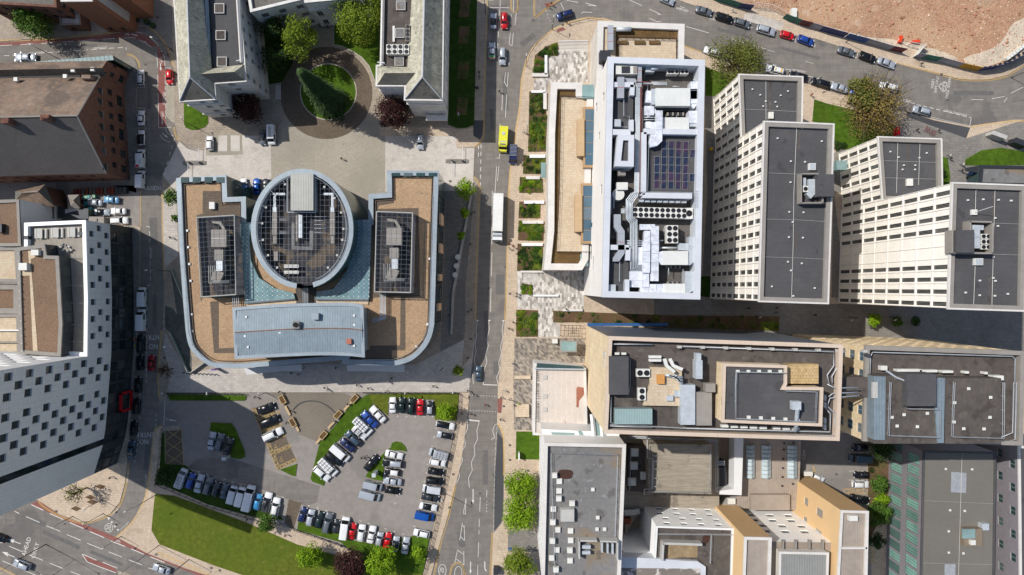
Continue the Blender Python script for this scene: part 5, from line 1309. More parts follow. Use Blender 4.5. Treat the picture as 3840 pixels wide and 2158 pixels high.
for t in '45':
 ox=x0[t];s_=1 if t=='4' else 1
 yy=0 if t=='4' else-15
 duct(b,'T%s %d,%d %d,%d'%(t,ox,290+yy,ox,420+yy),18.6,3.4,1.6,coping_grey)
 duct(b,'T%s %d,%d %d,%d'%(t,ox,440+yy,ox,520+yy),18.4,2.0,1.4,coping_grey)
 duct(b,'T%s %d,%d %d,%d'%(t,ox+5,520+yy,ox+5,600+yy),18.2,1.4,1.4,galv)
 duct(b,'T%s %d,%d %d,%d %d,%d'%(t,ox-50,230+yy,ox+10,240+yy,ox+40,290+yy),18.2,.6,1.0,coping_grey)
 duct(b,'T%s %d,%d %d,%d'%(t,ox+5,600+yy,ox-30,680+yy),18.0,2.2,1.0,coping_grey)
 for k in range(4):b.pipe('T%s %d,%d %d,%d %d,%d'%(t,ox-75+k*14,560+yy,ox-75+k*14,690+yy-k*6,ox+80,690+yy-k*6),18.4,.07,frame_pale)
for k in range(4):b.pipe('T4 %d,790 %d,870'%(1745+k*14,1750+k*14),17,.1,galv)
for k in range(5):b.pipe('T5 %d,765 %d,955 230,%d'%(292+k*10,292+k*10,955+k*9),16.6,.1,galv)
zb_=23.0
north=smooth(S('T4 1758,885 2100,860 2576,850 T5 155,866',zb_),4);south=smooth(S('T4 1775,1248 2300,1222 2576,1222 T5 165,1235',zb_),4)
n_=min(len(north),len(south))
rf=MB();mid=[]
for i in range(n_):
 mid.append(((north[i][0]+south[i][0])/2,(north[i][1]+south[i][1])/2+.2))
for i in range(n_-1):
 rf.add([(*south[i],zb_),(*south[i+1],zb_),(*mid[i+1],zb_+.5),(*mid[i],zb_+.5)],[(0,1,2,3)])
 rf.add([(*mid[i],zb_+.5),(*mid[i+1],zb_+.5),(*north[i+1],zb_),(*north[i],zb_)],[(0,1,2,3)])
b.part('seam_roof',rf,blue_seam)
bp=ccw(north[:n_]+south[:n_][::-1])
wl=MB();bi=inset(bp,.6)
m_=len(bi)
for i in range(m_):wl.add([(*bi[i],Z-.8),(*bi[(i+1)%m_],Z-.8),(*bi[(i+1)%m_],zb_),(*bi[i],zb_)],[(0,1,2,3)])
b.part('upper_wall',wl,blue_metal)
b.part('eaves',MB().ring(inset(bp,-.35),inset(bp,.35),zb_-.3,zb_+.25,0,zi=zb_-.1),blue_metal)
b.part('ridge_gutter',MB().tube([(*a,zb_+.52)for a in mid],.12,5),mk('rust_stain',c8(140,100,80),.8,((1.5,.4),)))
cowl(b,'4',2218,1008,zb_+.4,1.7,1.1,coping_grey);b.part('fan',MB().cyl(P('4',2216,1004,zb_+1.6),.55,zb_+1.5,zb_+1.75,14),fan_black)
b.box('roof_hatch','4',2340,918,2388,965,zb_+.2,zb_+1.3,blue_metal);b.box('roof_hatch','5',38,1110,74,1148,zb_+.2,zb_+.9,mk('terracotta_hatch',c8(180,110,90),.7,((1,.1),)))
for t,x,y in(('4',1845,945),('4',1835,1088),('4',1858,1172),('4',2097,1062),('4',2386,1020),('5',95,935),('5',95,1004),('5',95,1162)):cowl(b,t,x,y,zb_+.2,.5,.25,white_plain)
for(xa,ya,yb)in((724,165,248),(720,392,462),(713,622,672),(706,845,900)):
 a,c_=P('5',xa,ya,15),P('5',xa,yb,15)
 b.part('bay_panel',MB().box(a[0]+.2,min(a[1],c_[1]),9.0,a[0]+.75,max(a[1],c_[1]),14.8),mk('bay_panel_tan',c8(206,172,138),.7,((1,.06),),stripes=(('y',1.1,.05,.6),))if 'bay_panel_tan' not in MATS else MATS['bay_panel_tan'])
b.done()
for i,(q,l)in enumerate((('T4 1830,1330 2262,1300 2262,1352 2110,1350 1850,1378','long white fabric awning along the promenade, west of the two'),('T5 40,1305 475,1303 472,1360 260,1352 45,1352','long white fabric awning along the promenade, east of the two'))):
 z=4.2;p=ccw(S(q,z));r_=empty('awning',(p[0][0],p[0][1],0),0,l,'awning')
 mb=MB();mb.prism(p,z-.12,z,0,0,True);mb.build('canopy',awning_m,r_)
 ps=MB();
 for a in inset(p,.4):MB().cyl(a,.07,.1,z-.1,8).build('post',steel_dark,r_)
for i,(x,y)in enumerate(((873,495),(863,562),(853,630))):
 c_=P('5',x,y,1.0);tag(MB().cyl((0,0),.62,0,.55,20).cyl((0,0),.68,.55,.68,20).build('stone_drum',plant_white,None,loc=(*c_,.3)),'white drum seat on the sunken terrace, '+('upper of three','middle of three','lower of three')[i],'drum seat','drum seats beside the ramp')
pz=MB().sheet(S('T4 1280,580 1330,700 1370,800 1400,1080 1440,1250 1440,1350 1400,1340 1290,1070 1240,1030 1240,860 1300,880 1330,930 1300,720'),Z_P+.02)
structure('sunken_court',pz,mk('court_paving',c8(94,98,92),.6,((.3,.3),(2,.2)),tint=((.3,c8(60,66,60),.5,.03,.6),)))
for q,l in(('T4 1283,583 1370,800','glass balustrade slanting beside the west stairwell, upper run'),('T4 1273,1062 1408,1358 1432,1362 1530,1290','glass balustrade round the lower west stairwell with a sharp point')):
 a=S(q,1);r_=empty('glass_balustrade',(*a[0],Z_P),0,l,'balustrade')
 for u,v in zip(a[:-1],a[1:]):
  MB().add([(*u,.15),(*v,.15),(*v,1.2),(*u,1.2)],[(0,1,2,3)]).build('pane',glass_pale,r_)
 MB().tube([(*u,1.25)for u in a],.09,5).build('handrail',frame_pale,r_)
# tall white-panelled block with rooftop plant
ZE=35.7
b=Bld('plant_roof_tower','tall white block crowded with silver ducts and solar panels inside a pale blue parapet',(28,20))
eo=ccw([P('2',2000,428,ZE),P('5',1957,795,ZE),P('6',146,812,ZE),P('3',182,452,ZE)])
west_panel=mk('white_wall_panels',c8(246,241,234),.7,((.2,.06),(2,.04)),stripes=(('z',2.2,.03,.85),('y',3.6,.012,.88)))
b.shell(eo,0,ZE,west_panel,{edge_near(eo,P('2',1978,1100,ZE)):dict(rows=[(29,31.2,[(5.5,7.5),(24.6,26.6)]),(23.5,25.5,[(12.5,14.2)]),(17,19.4,[(4.5,6.5),(39,42)]),(12.5,15.5,[(36,39.5),(31,32)])],gm=glass_teal)})
zf=31.5;zd_=34.0
b.part('roof',MB().sheet(inset(eo,.3),zf),mk('dark_roof_deck',c8(100,96,92),.9,((.3,.25),(2,.15)),tint=((.25,c8(120,108,94),.56,.05,.6),)))
b.part('parapet',MB().ring(inset(eo,-.06),inset(eo,1.2),ZE-1,ZE,0,zi=zf),parapet_blue)
def wallbar(txt,w,z1=ZE-.2,z0=zf,mat=parapet_blue):
 pts=S(txt,z1);mb=MB()
 for a,c_ in zip(pts[:-1],pts[1:]):
  a,c_=Vector(a),Vector(c_);d=(c_-a);m=(a+c_)/2
  mb.obox(m,d.length,w,z0,z1,math.atan2(d.y,d.x))
 b.part('upstand_wall',mb,mat)
wallbar('TA 22,797 245,800',1.1);wallbar('TA 388,790 990,797',1.1);wallbar('TA 392,800 388,1448',1.0);wallbar('TB 505,90 510,108',.9);wallbar('TB 500,110 1130,120',1.1)
wallbar('TA 40,283 280,285',1.0,ZE-.4);wallbar('TA 265,285 262,400',.9,ZE-.4);wallbar('TA 255,665 255,790',.9,ZE-.4);wallbar('TB 55,768 335,770',1.0,ZE-.4);wallbar('TB 322,770 318,935',1.0,ZE-.4);wallbar('TB 310,1175 308,1345',.9,ZE-.4)
b.part('roof_deck',MB().prism(S('TA 408,805 990,812 975,1448 TB 1130,100 520,88 TA 400,1448',zd_),zf,zd_),felt)
b.part('roof_deck',MB().prism(S('TA 30,300 278,300 268,785 22,775',zd_),zf,zd_),felt)
b.part('roof_deck',MB().prism(S('TB 50,790 330,800 325,1340 40,1335',zd_),zf,zd_),felt);b.part('roof_deck',MB().prism(S('TB 60,515 335,520 330,662 60,660',zd_-1),zf,zd_-1),felt)
b.part('grating',MB().sheet(S('TA 20,830 100,830 95,1448 5,1448',zf+.5),zf+.5),mk('green_grating',c8(40,48,42),.9,((20,.6),)))
ahu=mk('air_handler_white',c8(222,222,216),.6,((.5,.06),(4,.06)),stripes=(('x',1.3,.03,.88),))
def ahubox(nm,t,x0,y0,x1,y1,z1,h,mat=ahu):return b.box(nm,t,x0,y0,x1,y1,z1-h,z1,mat)
ahubox('air_handler','A',518,322,893,515,35.2,3.2);ahubox('air_handler','A',622,640,880,768,35.0,3.0);ahubox('air_handler','B',755,815,1080,990,35.2,3.2);ahubox('air_handler','B',780,1228,1045,1355,35.0,3.0)
b.part('louvres',MB().box(*[P('A',520,520,34)[0],P('A',520,562,34)[1],32.0],*[P('A',880,520,34)[0],P('A',880,516,34)[1],33.6]),steel_dark)
duct(b,'TA 943,250 943,440',34.9,4.6*.36,2.6,foil);duct(b,'TA 943,440 890,515',34.7,2.0,2.4,foil);ahubox('duct','A',893,330,978,490,34.9,2.6,foil)
duct(b,'TA 925,568 925,700',34.9,1.8,2.6,foil);ahubox('duct','A',880,600,965,740,34.7,2.4,galv)
ahubox('duct','A',470,330,520,500,35.0,2.8,galv);duct(b,'TA 450,350 440,480',34.6,1.2,2.2,foil);ahubox('duct','A',395,515,500,615,34.4,2.0,foil);duct(b,'TA 520,560 450,600 420,615',34.2,.9,1.6,foil)
duct(b,'TA 560,565 555,880 520,915 450,930',35.6,1.25,1.4,foil);duct(b,'TA 490,690 490,830 480,900',35.4,1.1,1.2,foil);ahubox('duct','A',410,685,470,755,35.0,1.4,foil);ahubox('duct','A',470,712,525,830,35.2,1.4,foil)
ahubox('duct','A',590,640,622,765,34.6,2.4,galv)
duct(b,'TA 345,45 345,310',34.8,.8,1.0,duct_pink);duct(b,'TA 140,200 138,430',35.4,1.35,1.6,duct_pink);duct(b,'TA 180,235 300,240',34.6,.8,.8,duct_pink)
ahubox('generator_housing','A',85,78,320,170,35.0,2.8,plant_white);b.box('grille','A',148,84,238,158,34.9,35.12,steel_dark);b.box('grille','A',275,86,318,160,34.9,35.1,coping_grey)
ahubox('plant_box','A',408,90,505,148,34.0,1.6,galv);b.part('duct',MB().tube([(*P('A',470,100,34.6),34.2),(*P('A',545,104,34.6),34.2)],.42,12),galv,smooth=True)
pb=ccw(S('TA 110,826 285,830 280,1175 75,1170',ZE+1.0));b.part('penthouse',MB().ring(pb,inset(pb,1.1),zf,ZE+1.0,0),parapet_blue);b.part('penthouse_roof',MB().sheet(inset(pb,1.0),ZE+.4),felt)
ahubox('plant_box','A',112,1205,192,1270,34.4,2,coping_grey);ahubox('plant_box','A',95,1345,215,1425,34.6,2.2,plant_white);ahubox('plant_box','A',65,660,140,740,35.0,1.0,galv);b.box('plant_box','B',75,1238,165,1325,34,34.9,galv)
b.part('water_tank',MB().cyl(P('B',200,98,34),1.2,31.6,34.0,20),plant_white)
for i in range(6):
 x=302+i*11
 b.pipe('TA %d,%d %d,790 %d,1448 TB %d,90'%(x,235+i*8,x-4,x-12,362+i*21),34.6,.1,pipe_red if i==5 else galv)
for i in range(5):
 o_=i*20
 b.pipe('TB %d,85 %d,%d %d,%d %d,%d %d,%d %d,%d %d,%d 505,%d'%(362+o_,362+o_,90+o_//3,300+o_*.9,170+o_*.6,300+o_*.9,400+o_*-.1,352+o_,470+o_*-.6,352+o_,900,350+o_,1058-i*16,1058-i*16),34.7,.13,galv)
for i in range(4):b.pipe('TB 265,%d 505,%d'%(685+i*20,685+i*20),34.3,.1,galv)
for i in range(4):b.pipe('TB 230,%d 345,%d'%(285+i*16,290+i*16),34.3,.1,galv)
b.pipe('TB 110,350 112,95 160,95',33.6,.16,pipe_grey);b.pipe('TB 140,280 142,155 240,150 255,40',33.8,.14,galv);b.pipe('TB 720,775 960,775',33.5,.22,galv);b.pipe('TA 380,640 520,640',34,.12,galv);b.pipe('TA 380,665 520,665',34,.12,galv)
for y in(258,270,282):b.pipe('TA 320,%d 640,%d 640,310'%(y,y),34.2,.08,galv)
b.pipe('TA 300,255 470,255 470,290 368,292 362,790',34.9,.1,pipe_red)
duct(b,'TB 470,512 660,512',34.9,1.1,1.6,foil);duct(b,'TB 660,500 655,1195',35.0,1.6,1.8,foil);duct(b,'TB 565,560 560,700',35.0,1.2,1.6,foil);duct(b,'TB 556,690 550,1090',35.4,1.5,1.8,foil)
duct(b,'TB 540,1085 540,1275',34.9,1.5,1.6,foil);duct(b,'TB 340,1130 490,1130',34.6,1.9,1.4,foil);duct(b,'TB 345,1230 500,1235',34.5,1.3,1.3,foil);duct(b,'TB 475,1290 785,1290',34.7,1.8,1.6,foil);ahubox('duct','B',440,768,500,1000,34.4,1.4,foil)
b.part('duct',MB().prism(S('TB 705,830 755,816 755,990 735,985 705,940',35),32,35),foil)
duct(b,'TB 1140,635 1140,880',34.8,1.6,2.2,galv);b.part('duct',MB().prism(S('TB 1080,822 1195,822 1195,915 1110,990 1078,998',34.9),32,34.9),galv);b.part('duct',MB().prism(S('TB 1045,1070 1172,1075 1170,1260 1150,1310 1100,1345 1040,1355',34.9),32,34.9),galv);duct(b,'TB 955,760 1085,765',33.8,1.4,1.4,galv)
duct(b,'TB 187,352 187,500 235,575 235,830 170,925',35.3,1.35,1.6,duct_pink);duct(b,'TB 130,925 220,925',35.1,.7,1.6,duct_pink)
for i in range(8):
 b.box('plant_box','B',460+i*77,168+i*2,520+i*77,195+i*2,33.2,34.4,galv)
for i in range(9):b.box('upstand','A',15-i*1.2,955+i*70,32,1008+i*70,32,32.8,frame_pale)
ld=MB()
for k in range(8):
 a,c_=P('B',1140,60,ZE),P('B',1200,60,ZE);ld.tube([(a[0],a[1]-k*.45,ZE+.3),(c_[0],c_[1]-k*.45,ZE+.3)],.04,4)
b.part('ladder',ld,pipe_grey)
rq=random.Random(21)
for i in range(46):
 t_,x,y=('A',rq.uniform(385,960),rq.uniform(60,770))if i%2 else('B',rq.uniform(340,1120),rq.uniform(480,1340))
 l_=rq.uniform(30,130);k=rq.random()<.5;b.pipe('T%s %d,%d %d,%d'%(t_,x,y,x+(l_ if k else 0),y+(0 if k else l_)),rq.choice((32.4,33,33.6)),rq.choice((.06,.09,.13)),rq.choice((galv,pipe_grey,steel_dark)))
for t_,x0,y0,n_ in(('A',600,520,9),('A',640,585,7),('B',800,1000,8),('B',820,1205,6)):
 for i in range(n_):b.box('grille',t_,x0+i*28,y0,x0+i*28+18,y0+34,31.6,33.2,steel_dark if i%2 else coping_grey)
b.rail('TA 440,815 985,822 970,1448',zd_,r=.05);b.rail('TA 437,815 420,1448',zd_,r=.05);b.rail('TB 545,75 1120,85',zd_,r=.05);b.rail('TA 45,300 38,750 225,755 225,640 165,635 165,455 100,450',zd_,r=.05);b.rail('TB 60,800 40,1335 255,1335 258,1210 205,1205 208,955',zd_,r=.05)
b.done()
cols_=[(535,1065,4),(612,895,6),(690,895,6),(767,897,6),(846,900,6)]
first=None
def solar_panel(x,y,label,group):
 global first
 if first is None:
  first=empty('solar_panel',(0,0,0))
  MB().add([(-.46,-.66,.1),(.46,-.66,.1),(.46,.66,.32),(-.46,.66,.32)],[(0,1,2,3)]).build('cells',solar,first,local=True)
  fr=MB()
  for a,c_ in(((-.5,-.7,.09),(.5,-.7,.09)),((.5,-.7,.09),(.5,.7,.33)),((.5,.7,.33),(-.5,.7,.33)),((-.5,.7,.33),(-.5,-.7,.09))):fr.tube([a,c_],.018,4)
  fr.build('frame',frame_pale,first,local=True)
  MB().tube([(-.4,.6,0),(-.4,.6,.3)],.03,4).tube([(.4,.6,0),(.4,.6,.3)],.03,4).build('bracket',pipe_grey,first,local=True)
  o=first
 else:o=copy_tree(first)
 c_=P('A',x,y,zd_+.3);o.location=(c_[0],c_[1],zd_);o.rotation_euler=(0,0,math.radians(-1.2));o.scale=(1.06,1.13,1)
 tag(o,label,'solar panel',group)
for cx,cy,n in cols_:
 for i in range(n):
  if cx==535:y=1108+i*87
  else:y=cy+43+i*87
  solar_panel(cx-(y-900)*.012,y,'framed solar panel in the five long rows on the dark roof deck','solar panels in long rows')
solar_panel(920,1033,'lone framed solar panel right of the rows, the upper one',None);solar_panel(914,1295,'lone framed solar panel right of the rows, the lower one',None)
for i in range(10):
 ac_unit('B',412+i*68.5,325+i*1.5,32.2,1.28,2.1,2.2,1,2,'twin-fan section of the long black-fanned chiller, %s from the left'%('first second third fourth fifth sixth seventh eighth ninth tenth'.split()[i]),'chiller sections on the plant roof')
ac_unit('B',1092,340,32.2,1.5,2.2,2.2,1,1,'single-fan end section closing the long chiller bank at the parapet side')
ac_unit('B',880,603,32.2,2.3,3.6,2.2,2,3,'six-fan white chiller standing alone between the foil ducts and the east parapet')
for i,x in enumerate((665,697,745,808,852)):
 ac_unit('A',x,145,32.0,.78,.9,1.7,1,1,'pale round-fan condenser in the top-right roof corner, %s from left'%('first','second','third','fourth','fifth')[i],'condensers in the north-east roof corner')
# terrace building west of it
b=Bld('terrace_building','low cream stone building with buff roof terrace and two long blue rooflights',(12,26))
Zt=13.0
tp=ccw([P('2',1575,620,Zt),P('2',1556,1000,Zt),P('5',1550,300,Zt),P('5',1520,590,Zt),(16.3,P('5',1700,592,Zt)[1]),(17.7,6.5),(18.9,45.4),(16.3,45.6),(16.3,P('2',1860,622,Zt)[1])])
b.shell(tp,0,Zt,stone_white);b.flat(tp,Zt,sedum,stone_coping,1.0,1.45)
b.part('terrace',MB().prism(S('T2 1648,730 1915,745 T5 1895,0 1880,455 1618,455 1640,0',Zt-.6),Zt-1.0,Zt-.6),terrace_buff)
b.part('sedum_strip',MB().box(*P('2',1763,725,12.3),12.0,*P('2',1783,668,12.3),12.35),terrace_buff)
b.part('glass_corner',MB().box(16.3,P('2',1900,742,13)[1],0,19.0,P('2',1900,640,13)[1],Zt+.4),glass_pale)
b.part('glass_corner',MB().box(15.9,P('5',1870,572,13)[1]+.3,0,17.8,P('5',1870,472,13)[1],Zt-.4),glass_pale)
b.rail('T2 1648,728 1915,742',Zt-.6,steel_dark,1.1,1.5,r=.05);b.rail('T2 1648,728 T5 1632,60 1612,455 1880,458',Zt-.6,steel_dark,1.1,1.5,r=.05)
for t,r0,bx in(('2',(1815,803,1912,1258),(1770,893,1822,1170)),('5',(1800,-58,1893,395),(1752,28,1805,305))):
 x0,y0,x1,y1=r0
 k=b.box('rooflight_frame',t,x0,y0,x1,y1,Zt-.6,Zt+.8,mk('bronze_frame',c8(176,144,106),.5,((1,.08),),metal=.2)if 'bronze_frame' not in MATS else MATS['bronze_frame'])
 a,c_=P(t,x0+14,y0+16,Zt+.85),P(t,x1-10,y1-18,Zt+.85)
 g_=MB()
 for i in range(5):
  ya=a[1]+(c_[1]-a[1])*i/5;yb=a[1]+(c_[1]-a[1])*(i+1)/5
  MB().box(a[0],min(ya,yb)+.06,Zt+.8,c_[0],max(ya,yb)-.06,Zt+.86).build('pane',glass_blue,k)
 b.box('plant_box',t,*bx,Zt-.6,Zt+1.5,mk('tan_cladding',c8(188,160,124),.7,((1,.08),),stripes=(('y',2.2,.03,.8),))if 'tan_cladding' not in MATS else MATS['tan_cladding'])
b.done()
b=Bld('roof_garden_building','cream stone building with sedum roof and sunken buff terrace at the road bend',(29,53))
Zt=15.0
tp=ccw([P('2',1925,158,Zt),P('3',30,182,Zt),(39.3,45.8),(19.4,46.1)])
b.shell(tp,0,Zt,stone_white);b.flat(tp,Zt,sedum,stone_coping,.8,1.3)
b.part('terrace',MB().sheet(S('T2 2080,290 2510,300 2510,450 2080,450',14.3),14.32),terrace_buff)
b.part('ledge',MB().sheet(S('T2 1962,200 2060,205 2055,440 1960,440',14.3),14.34),terrace_buff)
b.rail('T2 2078,450 2080,290 2512,300 2510,450',14.3,steel_dark,1.1,1.5,r=.06)
duct(b,'T2 2020,190 2020,375',16.2,1.25,1.0,duct_pink);b.part('duct',MB().tube([(*P('2',2065,215,15.8),15.3),(*P('2',2175,215,15.8),15.3)],.5,12),galv,smooth=True);b.box('plant_box','2',1940,378,2022,455,14,17.5,steel_dark)
b.done()
for i,x in enumerate((2240,2350,2110)):
 tag(MB().box(-1.2,-.35,0,1.2,.35,.5,0).build('planter',[sedum],None,loc=(*P('2',x,318,14.8),14.33)),'low green planter on the sunken roof terrace, '+('middle one','right one','left one by the corner')[i],'planter','planters on the roof terrace')
# stepped white precast towers
def tower(name,label,NW,NE,SE,SW,z,nb,floors,skip=None,parw=.9,low=0):
 b=Bld(name,label,((NW[0]+SE[0])/2,(NW[1]+SE[1])/2))
 p=ccw([NW,SW,SE,NE])
 wi=edge_near(p,((NW[0]+SW[0])/2,(NW[1]+SW[1])/2))
 L=(Vector(NW)-Vector(SW)).length
 bay=L/nb;hz=z/floors
 rows=[]
 for k in range(low,floors):
  us=[]
  for i in range(nb):
   if skip and skip(nb-1-i,k):continue
   us.append((i*bay+bay*.5,i*bay+bay*.86))
  rows.append((k*hz+.3,(k+1)*hz-.3,us))
 b.shell(p,0,z,precast,{wi:dict(rows=rows,depth=.2,gm=glass,fm=coping_grey,mull=2)})
 a,c_=Vector(NW),Vector(SW);d=(c_-a).normalized();n=Vector((d.y,-d.x))
 if n.x>0:n=-n
 rb=MB()
 ang=math.atan2(d.y,d.x)
 for i in range(nb+1):
  q=a+d*min(max(i*bay,.1),L-.1)+n*.06;rb.obox(q,.13,.12,0,z-.3,ang)
 for k in range(floors+1):
  m=(a+c_)/2+n*.05;zz_=min(k*hz,z-.5);rb.obox(m,L,.11,zz_,zz_+.22,ang)
 b.part('facade_ribs',rb,precast_line)
 b.part('roof',MB().sheet(inset(p,.05),z-.7),felt)
 b.part('parapet',MB().ring(inset(p,-.1),inset(p,parw),z-.5,z,0,zi=z-.7),coping_grey)
 b.part('parapet_edge',MB().ring(inset(p,-.2),inset(p,.12),z-.4,z+.12,0,zi=z-.2),stone_coping)
 return b
def cable(b,txt,z):b.part('lightning_tape',MB().tube([(*a,z)for a in S(txt,z)],.045,3),frame_pale)
z1,z2,z3,z4=19.4,34.0,18.5,43.3
nw2,ne2,se2,sw2=P('3',628,915,z2),P('3',1147,935,z2),P('6',1105,842,z2),P('6',590,826,z2)
nw1,ne1=P('3',440,562,z1),P('3',914,580,z1)
b=tower('white_teaching_block','lower white precast block with dark flat roof north of the middle tower',nw1,ne1,(ne2[0]-.3,ne2[1]+.05),(nw2[0]+.3,nw2[1]+.05),z1,6,4)
rooflight(b,'3',655,846,692,895,z1-.7,plant_white,.6,plant_white)
cable(b,'T3 640,595 641,900',z1-.6);cable(b,'T3 460,820 640,826 900,840',z1-.6);b.part('gutter_strip',MB().sheet(S('T3 668,595 684,595 680,850 662,850',z1-.68),z1-.68),felt_brown)
for x,y in((541,670),(600,712),(753,716),(808,684),(714,765),(727,800),(622,797),(641,760)):cowl(b,'3',x,y,z1-.7,.35,.4)
b.done()
b=tower('white_teaching_tower','white precast tower with long dark flat roof, middle of the stepped group',nw2,ne2,se2,sw2,z2,14,8)
rooflight(b,'3',954,1230,1006,1280,z2-.7,galv,.6,plant_white)
cable(b,'T3 872,945 850,1448 T6 845,400 832,815',z2-.6);cable(b,'T3 640,1298 905,1308',z2-.6);cable(b,'T6 632,210 860,215 1100,230',z2-.6);cable(b,'T6 622,494 845,500 1095,512',z2-.6)
b.part('gutter_strip',MB().sheet(S('T3 884,1000 900,1000 895,1120 878,1120',z2-.68),z2-.68),felt_brown);b.part('gutter_strip',MB().sheet(S('T6 862,310 876,310 872,420 858,420',z2-.68),z2-.68),felt_brown)
for t,x,y in(('3',866,956),('3',914,958),('3',730,1038),('3',1062,1060),('3',830,1210),('3',936,1215),('3',827,1368),('6',818,156),('6',925,160),('6',844,232),('6',815,346),('6',920,350),('6',808,531),('6',912,543),('6',831,596),('6',687,716),('6',1009,728),('6',848,787)):cowl(b,t,x,y,z2-.7,.35,.4)
b.box('plant_room','3',1030,1308,1152,1475,z2-.7,z2+2.2,felt)
wl_=MB()
for q in('T3 903,1308 903,1520','T3 903,1524 1070,1524','T3 1065,1480 1065,1524','T3 905,1306 1030,1306'):
 a,c_=[Vector(v)for v in S(q,z2+1)];wl_.obox((a+c_)/2,(c_-a).length+.2,.25,z2-.7,z2+1.2,math.atan2((c_-a).y,(c_-a).x))
b.part('plant_screen',wl_,coping_grey)
duct(b,'T3 985,1345 985,1448 T6 960,40',z2+.9,1.3,1.4,galv);b.box('air_handler','3',922,1335,942,1440,z2-.7,z2+.6,galv)
b.done()
ac_unit('3',938,1418,z2-.5,1.0,1.2,1.2,1,1,'single-fan condenser inside the screened plant well of the middle white tower')
nw4,ne4,se4,sw4=P('3',2040,1375,z4),P('3',2598,1395,z4),P('6',2580,898,z4),P('6',2010,880,z4)
nw3,ne3=P('3',1482,1030,z3),P('3',1955,1046,z3)
b=tower('white_teaching_block','lower white precast block beside the round-ended lawn, north of the tallest tower',nw3,ne3,(ne4[0]-.3,ne4[1]+.05),(nw4[0]+.3,nw4[1]+.05),z3,6,4)
rooflight(b,'3',1688,1345,1733,1398,z3-.7,plant_white,.6,plant_white)
cable(b,'T3 1630,1062 1620,1448',z3-.6);cable(b,'T3 1796,1065 1785,1390',z3-.6);cable(b,'T3 1505,1206 1930,1220',z3-.6);cable(b,'T3 1500,1333 1925,1346',z3-.6)
b.part('gutter_strip',MB().sheet(S('T3 1704,1060 1722,1060 1714,1225 1700,1225',z3-.68),z3-.68),felt_brown)
for x,y in((1577,1138),(1850,1148),(1638,1180),(1795,1184),(1678,1240),(1764,1240),(1668,1272),(1762,1272)):cowl(b,'3',x,y,z3-.7,.35,.4)
b.box('glass_stair','3',1170,1205,1252,1275,0,9,glass_pale)
b.done()
b=tower('white_teaching_tower','tallest white precast tower at the right edge with some blank window bays',nw4,ne4,se4,sw4,z4,10,8,skip=lambda i,k:i in(4,5))
cable(b,'T3 2230,1400 T6 2215,0 2211,160',z4-.6);cable(b,'T6 2210,560 2198,860',z4-.6);cable(b,'T6 2358,0 2335,860',z4-.6);cable(b,'T6 2345,240 2600,250',z4-.6);cable(b,'T6 2345,474 2600,482',z4-.6)
b.part('gutter_strip',MB().sheet(S('T6 2342,15 2352,15 2348,200 2330,200',z4-.68),z4-.68),felt_brown);b.part('gutter_strip',MB().sheet(S('T6 2310,650 2326,650 2318,860 2304,860',z4-.68),z4-.68),felt_brown)
for x,y in((2160,68),(2275,62),(2390,66),(2485,72),(2385,262),(2365,202),(2350,495),(2250,672),(2366,674),(2143,762),(2248,782),(2362,786),(2460,772),(2350,652)):cowl(b,'6',x,y,z4-.7,.35,.4)
rooflight(b,'6',2190,506,2254,557,z4-.7,galv,.6,plant_white)
b.box('plant_room','6',2072,293,2203,462,z4-.7,z4+2.0,felt)
wl_=MB()
for q in('T6 2030,300 2030,462','T6 2165,230 2335,234','T6 2333,234 2330,465','T6 2165,232 2165,292','T6 2050,464 2330,468'):
 a,c_=[Vector(v)for v in S(q,z4+1)];wl_.obox((a+c_)/2,(c_-a).length+.2,.3,z4-.7,z4+1.4,math.atan2((c_-a).y,(c_-a).x))
b.part('plant_screen',wl_,coping_grey)
duct(b,'T6 2225,265 2225,430',z4+.9,1.1,1.4,galv);duct(b,'T6 2190,272 2275,275',z4+.8,.9,1.2,galv)
b.part('aerial',MB().box(*P('6',2190,178,z4),z4-.7,*P('6',2232,138,z4),z4-.2).tube([(*P('6',2211,158,z4),z4),(*P('6',2260,130,z4),z4+3)],.05,4),plant_white)
b.done()
for i,y in enumerate((340,380,420)):
 ac_unit('6',2292,y,z4-.4,1.8,.9,1.0,2,1,'white condenser in the screened well of the tallest tower, '+('top of three','middle of three','bottom of three')[i],'condensers in the tall tower plant well')
b=Bld('station_pavilion','low grey-roofed pavilion with dark fascia at the right edge below the lawn',P('3',2400,1300,5),'pavilion')
tp=ccw(S('T3 2252,1240 2700,1250 2700,1400 2240,1390',5));b.shell(tp,0,5,glass_teal);b.flat(tp,5,felt_stained,steel_dark,.3,.7)
b.part('canopy',MB().prism(S('T3 2135,1262 2252,1240 2250,1300 2140,1285',4.2),4,4.2,0,0,True),steel_dark);b.part('sign_panel',MB().box(*P('3',2188,1310,3),1,*P('3',2200,1265,3),3.2),cobalt);b.done()
